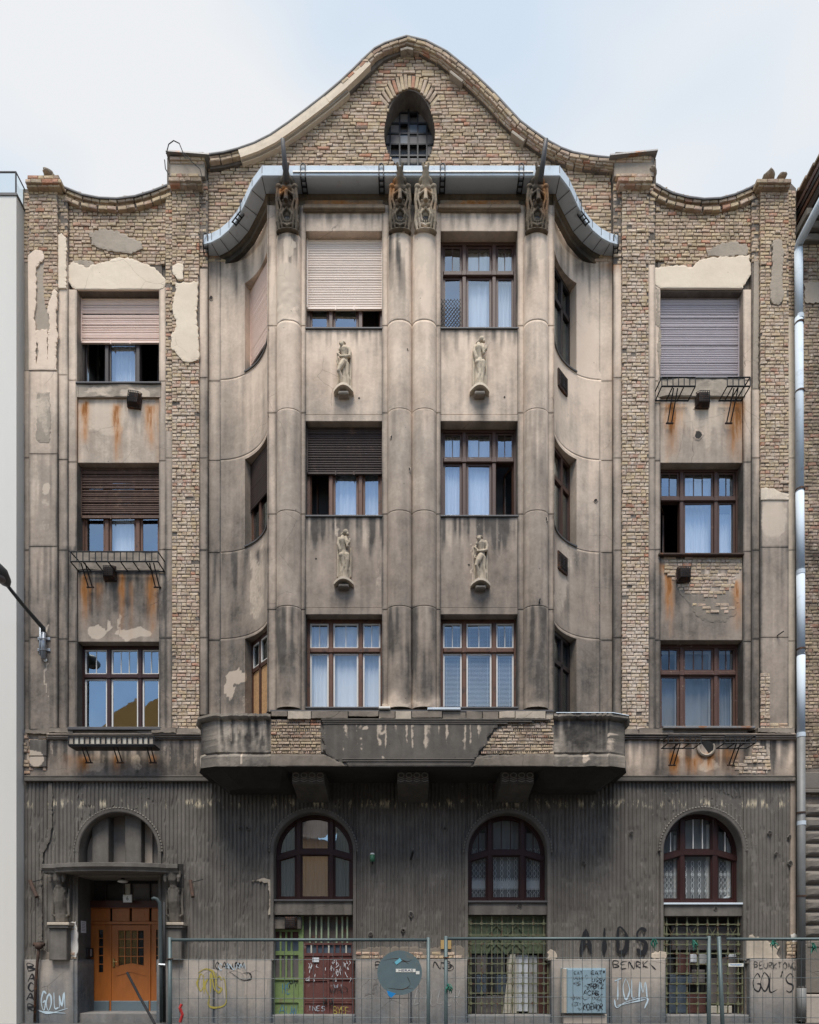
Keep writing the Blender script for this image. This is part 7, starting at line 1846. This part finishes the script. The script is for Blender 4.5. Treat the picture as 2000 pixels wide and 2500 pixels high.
# ================================================================== fence
M['fence_tube'] = simple('grey green fence tube', (.085, .115, .12), .5, .3, .2, 9, .15, wear=((.2, .13, .08), 5, .68, .7))
M['fence_wire'] = simple('fence wire', (.10, .115, .12), .5, .5, .2, 9, .1)
YF = DIST * 0 - 7.48
def fence(x0, x1, top_px, label, lean0=0.0, lean1=0.0, y0=YF, y1=YF):
    zt = Z(top_px, YF); t = thing('wire_fence', label, 'fence', (x0, y0, -.10), 'site fence panels in front of the house'); L = x1 - x0; h = zt + .10
    ang = math.atan2(y1 - y0, L); t.rotation_euler = (0, 0, ang)
    MB().tube([(.02, 0, h), (L - .02, 0, h)], .021, 8).build('top_rail', 'fence_tube', t, smooth=True)
    MB().tube([(.02, 0, .16), (L - .02, 0, .16)], .021, 8).build('bottom_rail', 'fence_tube', t, smooth=True)
    MB().tube([(lean0, 0, h + .035), (0, 0, .0)], .026, 10).build('post', 'fence_tube', t, smooth=True); MB().tube([(L + lean1, 0, h + .035), (L, 0, .0)], .026, 10).build('post', 'fence_tube', t, smooth=True)
    w = MB(); n = int(L / .125)
    for k in range(1, n):
        x = L * k / n + random.uniform(-.008, .008); w.tube([(x, 0, .16), (x + random.uniform(-.006, .006), -.01 + random.uniform(-.01, .01), h * .55), (x, 0, h)], .0034, 4, False)
    w.build('wire_mesh', 'fence_wire', t, kind='stuff')
    w = MB()
    for k in range(1, 7):
        z = .16 + (h - .16) * k / 7; w.tube([(0, .004, z), (L * .5, .004, z + random.uniform(-.01, .01)), (L, .004, z)], .0038, 4, False)
    w.build('wire_row', 'fence_wire', t, kind='stuff')
    for x in (0, L):
        MB().bevbox(x - .12, x + .12, -.35, .35, -.02, .10, .02).build('concrete_foot', 'parapet', t)
    for z in (.5, h - .25): MB().tube([(-.03, -.03, z), (.03, -.03, z), (.03, .03, z), (-.03, .03, z), (-.03, -.03, z)], .008, 5).build('clip', 'rusty', t)
    return t
f1 = fence(X(415, YF), X(1046, YF), 2295, 'fence panel with the round plate on it, in front of the green door')
f2 = fence(X(1089, YF), X(1731, YF), 2292, 'fence panel in front of the iron grille and the blue cabinet')
f3 = fence(X(1771, YF), X(2420, YF), 2293, 'fence panel with a leaning post, in front of the downpipe', lean0=-.085)
# plate, stickers
pl_ = thing('fence_plate', 'round blue grey plate with the maker\'s sticker wired to the fence', 'sign', (X(976, YF - .03), YF - .035, Z(2375, YF)))
M['plate'] = simple('blue grey plate', (.115, .165, .185), .5, .1, .25, 5, .1, wear=((.17, .17, .155), 4, .58, .7))
M['ink_navy'] = simple('navy print', (.01, .02, .10), .5, 0, .05, 5, 0)
M['sticker_blue'] = simple('blue sticker', (.02, .22, .55), .4, 0, .05, 5, 0)
M['sticker_cyan'] = simple('pale blue sticker', (.16, .46, .58), .4, 0, .05, 5, 0)
r_ = .295
MB().tube([(0, .008, 0), (0, -.004, 0)], r_, 48).build('disc', 'plate', pl_)
MB().box(.0 - .05, .21, -.008, -.006, .008, .052).build('sticker', 'enamel', pl_); text_mesh('lettering', 'HERAS', .044, 'ink_navy', pl_, (.08, -.0085, .03), sx=1.5)
st_ = MB().box(-.045, .045, -.0085, -.0065, -.022, .022); s_ = st_.build('sticker', 'sticker_cyan', pl_); s_.location = (-.02, 0, .15); s_.rotation_euler = (0, R(-38), 0)
MB().box(.215, .262, -.008, -.006, -.02, .022).build('sticker', 'enamel', pl_)
MB().add([(-.17, -.009, -.235), (-.05, -.009, -.275), (-.11, -.009, -.33), (-.15, -.009, -.30), (-.17, -.004, -.235), (-.05, -.004, -.275), (-.11, -.004, -.33), (-.15, -.004, -.30)], [(0, 1, 2, 3), (7, 6, 5, 4), (0, 4, 5, 1), (1, 5, 6, 2), (2, 6, 7, 3), (3, 7, 4, 0)]).build('tape', 'sticker_blue', pl_)
for k, ln in enumerate(([(-.22, .16), (-.05, .19), (.1, .15), (.16, .17)], [(-.1, .13), (.05, .15), (.12, .12)], [(-.16, -.20), (.02, -.22), (.1, -.2), (.18, -.215)], [(.1, -.05), (.14, -.15), (.09, -.2)])):
    strokes([ln], .008, -.0055 - .0003 * k, 'wire_tie', 'rusty' if k < 3 else 'ink_grey', pl_)
pq = thing('plaque', 'small yellow plaque behind the fence posts', 'sign', P(1089, 2306, -.12))
MB().box(-.13, .13, -.012, .02, -.11, .11).build('plate', 'plaque', pq)
text_mesh('lettering', '26', .07, 'ink_black', pq, (0, -.0135, .03))
tape = thing('banner_tag', 'small white printed strip tied to the fence wire', 'tag', P(1797, 2356, YF - .01))
MB().box(-.1, .1, -.004, .0, -.022, .022).build('strip', 'enamel', tape); text_mesh('lettering', 'TRANSIDENT', .026, 'sticker_blue', tape, (0, -.0045, 0))
M['net_green'] = simple('torn green netting', (.02, .14, .10), .8, 0, .4, 12, .2)
for px, py, lab in ((1597, 2300, 'scrap of green netting left of the grille'), (1696, 2302, 'scrap of green netting on the rail above the grille'), (1890, 2303, 'scrap of green netting on the rail left of the downpipe'), (1096, 2410, 'green tape hanging on the post beside the plate'), (1985, 2310, 'green netting tuft on the rail beside the brick house')):
    b_ = MB(); rs = random.Random(px)
    for k in range(7):
        p = [(rs.uniform(-.03, .03), rs.uniform(-.03, .02), .02), (rs.uniform(-.05, .05), rs.uniform(-.04, .02), -.04), (rs.uniform(-.05, .05), rs.uniform(-.03, .02), rs.uniform(-.14, -.05))]
        b_.tube(p, [.006, .009, .003], 4)
    o = b_.build('netting_scrap', 'net_green', None); o.location = P(px, py - 4, YF - .02); tag(o, lab, 'netting', 'scraps of green netting on the fence')
# bent steel tube beside the door, twisted bar
bp = thing('bent_post', 'grey green steel tube with a hooked top, beside the wooden door', 'post', P(394, 2497, -.45))
o = np.array(P(394, 2497, -.45))
def bl(*a): return tuple(np.array(P(*a)) - o)
MB().tube([bl(372, 2196, -.5), bl(376, 2193, -.5), bl(383, 2195, -.5), bl(389, 2204, -.48), bl(392, 2220, -.45), bl(393, 2330, -.45), bl(394, 2497, -.45)], .042, 10).build('tube', M.setdefault('dull_tube', simple('dull grey green tube', (.05, .065, .066), .7, 0, .3, 6, .1)), bp, smooth=True)
MB().tube([bl(401, 2202, -.4), bl(401, 2330, -.4), bl(402, 2497, -.4)], .035, 8).build('brace', 'iron', bp, smooth=True)
MB().tube([bl(388, 2355, -.5), bl(404, 2356, -.5)], .03, 6).build('clamp', 'galv', bp)
tb = MB().tube([tuple(np.array(P(310, 2374, -.9)) - np.array(P(378, 2500, -1.2))), tuple(np.array(P(340, 2432, -1.0)) - np.array(P(378, 2500, -1.2))), (0, 0, 0)], .03, 8).build('leaning_rod', 'iron', None); tb.location = P(378, 2500, -1.2); tag(tb, 'dark twisted rod slanting in front of the wooden door', 'rod')
# rusty standpipe at the left corner
sp_ = thing('standpipe', 'rusty pipe with a capped valve at the foot of the left wall edge', 'pipe', P(88, 2497, -.22)); o = np.array(P(88, 2497, -.22))
MB().tube([bl(95, 2312, -.2), bl(92, 2340, -.22), bl(87, 2400, -.22), bl(85, 2497, -.22)], .035, 8).build('pipe', 'rusty', sp_, smooth=True)
c_ = MB(); c_.add(*ball(bl(95, 2310, -.2), (.10, .09, .09), n=8)); c_.tube([bl(82, 2306, -.2), bl(108, 2306, -.2)], .05, 8); c_.build('valve', 'rusty', sp_, smooth=True)

# ================================================================== cabinet
cb = thing('electric_cabinet', 'pale blue metal cabinet on the plinth, covered in black scrawl', 'cabinet', P(1432, 2476, -.3)); o = np.array(P(1432, 2476, -.3)); yc = -.36
def CBp(a, b, t, bo, y0, y1, n, m, c=.01):
    q = MB().pbev(a, b, t, bo, y0, y1, c); q.v = [tuple(np.array(p) - o) for p in q.v]; return q.build(n, m, cb)
CBp(1374, 1480, 2364, 2475, yc + .02, -.13, 'body', 'cabinet_blue'); CBp(1386, 1479, 2367, 2474, yc, yc + .02, 'door', 'cabinet_blue')
CBp(1372, 1384, 2365, 2474, yc - .002, yc + .03, 'hinge_strip', 'parapet'); CBp(1376, 1482, 2477, 2500, -.28, -.12, 'base', 'stone')
CBp(1473, 1477, 2370, 2375, yc - .01, yc, 'lock', 'iron', .003)
for tx, px, py, w, h, mm, ww in (('EAT', 1402, 2380, 6, 8, 'ink_black', .008), ('EAT', 1443, 2380, 8, 9, 'ink_black', .012), ('USSS', 1401, 2392, 5, 7, 'ink_black', .007), ('USSY', 1446, 2397, 7, 9, 'ink_black', .012), ('WAEJ', 1399, 2404, 6, 7, 'ink_grey', .008), ('ZABIZ', 1433, 2414, 7, 11, 'ink_black', .012), ('ACAB', 1426, 2430, 8, 11, 'ink_black', .014), ('OGD', 1446, 2442, 6, 8, 'ink_grey', .008), ('HOSN', 1394, 2440, 5, 7, 'ink_grey', .006), ('EGAT', 1396, 2456, 5, 6, 'ink_grey', .006), ('KOEMOR', 1424, 2466, 7, 16, 'ink_black', .014)):
    s_ = strokes([[(u - o[0], v - o[2]) for u, v in ln] for ln in word(tx, px, py, w, h, yc, jit=.1, gap=.2)], ww * 1.5, yc - .003 - o[1], 'scrawl', mm, cb)

rs8 = random.Random(8)
for k in range(26):                                       # dense small scrawl between the words
    px, py = rs8.uniform(1392, 1474), rs8.uniform(2374, 2468); n = rs8.randint(3, 6); w_ = rs8.uniform(1.5, 4)
    strokes([[(X(px + w_ * j, yc) - o[0], Z(py + rs8.uniform(-4, 4), yc) - o[2]) for j in range(n)]], rs8.choice((.006, .009, .013)), yc - .004 - o[1] - .0002 * k, 'scrawl', 'ink_black' if k % 3 else 'ink_grey', cb)

# ================================================================== iron flower racks
def rack(a, b, top, low, yw, label, name='flower_rack', legs=(), bars=None, gap=None, foot=None, depth=.42):
    """wall rack: front rail and bottom rail joined by uprights, floor bars running back to the wall, struts below"""
    t = thing(name, label, 'flower rack', P((a + b) / 2, low, yw), 'iron flower racks below the windows'); o = np.array(P((a + b) / 2, low, yw)); y = yw - depth
    def at(px, py, yy): return tuple(np.array((X(px, y), yy, Z(py, y))) - o)
    parts = [(a, b)] if gap is None else [(a, gap[0]), (gap[1], b)]
    for p, q in parts:
        MB().tube([at(p, top, y), at(q, top, y)], .016, 5).build('rail', 'iron', t); MB().tube([at(p, low, y), at(q, low, y)], .019, 5).build('rail', 'iron', t)
        MB().tube([at(p, low, yw - .02), at(q, low, yw - .02)], .019, 5).build('rail', 'iron', t)
        n = max(2, int((q - p) / bars)) if bars else 4
        for k in range(n + 1):
            px = p + (q - p) * k / n; MB().tube([at(px, top, y), at(px, low, y)], .013, 5).build('upright', 'iron', t)
            if k % 2 == 0 or n < 6: MB().tube([at(px, low, y), at(px, low, yw)], .016, 5).build('floor_bar', 'iron', t)
    for px in (a, b): MB().tube([at(px, top, y), at(px, top - 2, yw)], .016, 5).build('side_rail', 'iron', t)
    for px in legs:
        for d in (-5, 5): MB().tube([at(px + d, low, y + .05), at(px + d, foot + 14, yw)], .016, 5).build('strut', 'iron', t)
        MB().tube([at(px - 9, foot + 14, yw - .01), at(px + 9, foot + 14, yw - .01)], .022, 5).build('strut_foot', 'rusty', t)
    return t
rack(1616, 1832, 921, 943, -.06, 'black iron flower rack with a gap, under the lilac shutter', legs=(1652, 1800), bars=13, gap=(1698, 1776), foot=985)
rack(172, 386, 1347, 1371, -.06, 'black iron flower rack under the brown half-shut shutter', legs=(200, 368), bars=15, foot=1396)
rack(1632, 1845, 1797, 1814, -.2, 'black iron flower rack with a gap, under the peeling window', legs=(1658, 1806), bars=12, gap=(1712, 1770), foot=1842)
t_ = rack(167, 376, 1798, 1818, -.2, 'boxed iron flower rack with pale plates, under the oxblood window', legs=(200, 278, 360), bars=13, foot=1838, depth=.35)
o = np.array(P((167 + 376) / 2, 1818, -.2))
for k in range(16):
    px = 169 + k * 13; q = MB().pbox(px, px + 9, 1800, 1817, -.53, -.52); q.v = [tuple(np.array(p) - o) for p in q.v]; q.build('pale_plate', 'sash_cream' if k % 3 else 'parapet', t_)
q = MB().pbox(167, 376, 1818, 1822, -.55, -.2); q.v = [tuple(np.array(p) - o) for p in q.v]; q.build('tray', 'iron', t_)

# ================================================================== flue cages, small fittings
def cage(px, py, w, h, y, label, tilt=0.0, yaw=0.0, d=.16):
    t = thing('flue_cage', label, 'flue guard', P(px, py, y), 'wire cages over gas flues'); t.rotation_euler = (0, tilt, yaw)
    k = (DIST + y) / FPX; w *= k; h *= k
    MB().box(-w / 2, w / 2, -.04, .02, -h / 2, h / 2).build('back_plate', 'rusty', t)
    b_ = MB().add([(-w * .33, -d * .8, -h * .3), (w * .33, -d * .8, -h * .3), (w * .33, -d * .8, h * .33), (-w * .33, -d * .8, h * .33), (-w / 2, 0, -h / 2), (w / 2, 0, -h / 2), (w / 2, 0, h / 2), (-w / 2, 0, h / 2)], [(0, 1, 2, 3), (0, 4, 5, 1), (1, 5, 6, 2), (2, 6, 7, 3), (3, 7, 4, 0)]); b_.build('hood', 'rusty', t)
    for i in range(6):
        u = -1 + 2 * i / 5
        MB().tube([(u * w * .5, -.03, -h / 2), (u * w * .36, -d, -h * .34), (u * w * .36, -d, h * .36), (u * w * .5, -.03, h / 2)], .007, 4).build('wire', 'iron', t)
        v = -.34 + .7 * i / 5
        MB().tube([(-w * .5, -.03, v * h * 1.4), (-w * .36, -d, v * h), (w * .36, -d, v * h), (w * .5, -.03, v * h * 1.4)], .007, 4).build('wire', 'iron', t)
cage(330, 980, 32, 36, -.02, 'black flue guard tilted under the pink shutter window', tilt=R(7)); cage(270, 1402, 30, 34, -.02, 'flue guard under the flower rack of the brown shutter')
cage(1714, 980, 33, 36, -.02, 'flue guard between the rack halves under the lilac shutter'); cage(1668, 1405, 32, 34, -.03, 'flue guard set in bare brick under the brown window'); cage(711, 2254, 30, 32, .02, 'rusty flue guard above the green door')
for zz, lab in ((935, 'upper flue guard on the right curved flank'), (1376, 'lower flue guard on the right curved flank')):
    cage(1372, zz, 44, 42, -.50, lab, yaw=R(47), d=.06)
MB().tube([P(1724, 1826, -.09), P(1724, 1826, -.02)], .17, 16).build('broken_flue_hole', 'interior', house)
mr = MB(); mr.tube([(X(1724, -.1) + .19 * math.cos(a), -.10, Z(1826, -.1) + .19 * math.sin(a)) for a in np.linspace(R(150), R(390), 12)], .04, 6); mr.build('mortar_ring', 'rough', house)
# house number, ceiling lamp, notice, bell panel, flag holders
hn = thing('house_number', 'white enamel plate with black number 6 above the wooden door', 'number plate', P(312, 2194, .48))
MB().bevbox(-.115, .115, -.02, .0, -.1, .1, .012).build('plate', 'enamel', hn); text_mesh('numeral', '6', .15, 'ink_black', hn, (0, -.0215, 0), sx=.8)
cl = thing('ceiling_lamp', 'oval white lamp on the ceiling of the door recess', 'lamp', P(300, 2152, .3)); b_ = MB(); b_.add(*ball((0, 0, 0), (.13, .13, .045), n=8)); b_.build('lamp_bowl', 'enamel', cl, smooth=True); MB().box(-.03, .03, -.03, .03, .03, .16).build('lamp_stem', 'iron', cl)
no = thing('notice', 'white paper notice on the bared jamb of the door recess', 'notice', (X(188) + .008, .30, Z(2262))); MB().box(0, .004, -.13, .13, -.15, .15).build('sheet', 'paper', no)
for k in range(6): MB().box(.0045, .0055, -.09, .09 - .03 * (k % 2), .10 - .04 * k, .108 - .04 * k).build('text_line', 'ink_black', no)
bl_ = thing('bell_panel', 'dark bell panel with steel face beside the wooden door', 'intercom', (X(188) + .01, .55, Z(2326))); MB().box(0, .06, -.14, .14, -.12, .12).build('case', 'iron', bl_); MB().box(.061, .066, -.03, .05, -.09, .09).build('face', 'galv', bl_)
for px, s, lab in ((76, 1, 'iron flag holder left of the portal, tilted inward'), (468, -1, 'iron flag holder right of the portal, hanging down')):
    fh = thing('flag_holder', lab, 'flag holder', P(px, 2150, -.1)); o = np.array(P(px, 2150, -.1))
    MB().tube([bl(px - 3, 2150, -.14), bl(px + (14 if s > 0 else 3), 2190, -.35)], .045, 8).build('socket', 'rusty', fh); MB().tube([bl(px - 3, 2155, -.1), bl(px + 28, 2147, -.2)], .012, 5).build('stay', 'iron', fh)
gl_ = thing('wall_siren', 'small green fitting with white cap on the fluted wall', 'wall fitting', P(910, 2096, -.1)); M['siren'] = simple('green fitting paint', (.05, .16, .09), .5, 0, .1, 5, .05)
MB().tube([(0, -.1, -.09), (0, -.1, .075)], .062, 12).build('body', 'siren', gl_, smooth=True); MB().tube([(0, -.1, .075), (0, -.1, .115)], [.062, .045], 12).build('cap', 'enamel', gl_, smooth=True); MB().tube([(0, -.1, -.09), (0, -.02, -.14)], .02, 6).build('bracket', 'iron', gl_)
hk = MB().tube([P(1003, 2098, -.1), P(1009, 2078, -.3)], .03, 7).build('wall_hook', 'iron', house); MB().tube([P(1318, 1478, -1.45), P(1317, 1468, -1.55), P(1319, 1462, -1.55)], .016, 6).build('wall_hook', 'iron', house); MB().tube([P(1898, 1552, -.18), P(1912, 1542, -.3), P(1914, 1541, -.3)], .014, 6).build('wall_hook', 'iron', house)
for pxs in (((406, 375), (412, 352), (424, 343), (438, 350), (452, 385)), ((402, 390), (404, 412), (412, 425))):
    c_ = MB().tube([P(a, b, -.3) for a, b in pxs], .012, 6).build('aerial_cable', 'iron', None); tag(c_, 'thin cable looping over the left chimney stub' if len(pxs) > 3 else 'thin cable hanging beside the left chimney stub', 'cable')
wr = MB().tube([P(449, 372, -.32), P(470, 396, -.3), P(488, 412, -.25), P(496, 440, -.2)], .008, 5).build('aerial_cable', 'iron', None); tag(wr, 'thin cable running down the front of the left chimney stub', 'cable')
for px, py, m, lab in ((1775, 2192, 'paper', 'crumpled white bag inside the right arched window'),):
    b_ = MB()
    for k in range(5): b_.add(*ball((random.uniform(-.06, .06), 0, random.uniform(0, .06)), (.06, .03, .05), (random.random(), 0, random.random()), 5))
    o_ = b_.build('crumpled_bag', m, None, smooth=False); o_.location = P(px, py + 6, .36); tag(o_, lab, 'bag')
rh = MB().tube([(0, 0, .0), (.03, 0, .10), (.0, -.01, .19), (.02, 0, .24)], .02, 7).build('red_strap', M.setdefault('red_plastic', simple('red plastic', (.40, .03, .03), .5, 0, .1, 5, 0)), None); rh.location = P(440, 2496, YF - .05); tag(rh, 'red plastic strap hanging low on the left fence panel', 'strap')

set_bricks(BRICKS, house, 'brick', 'brick_field', 300)
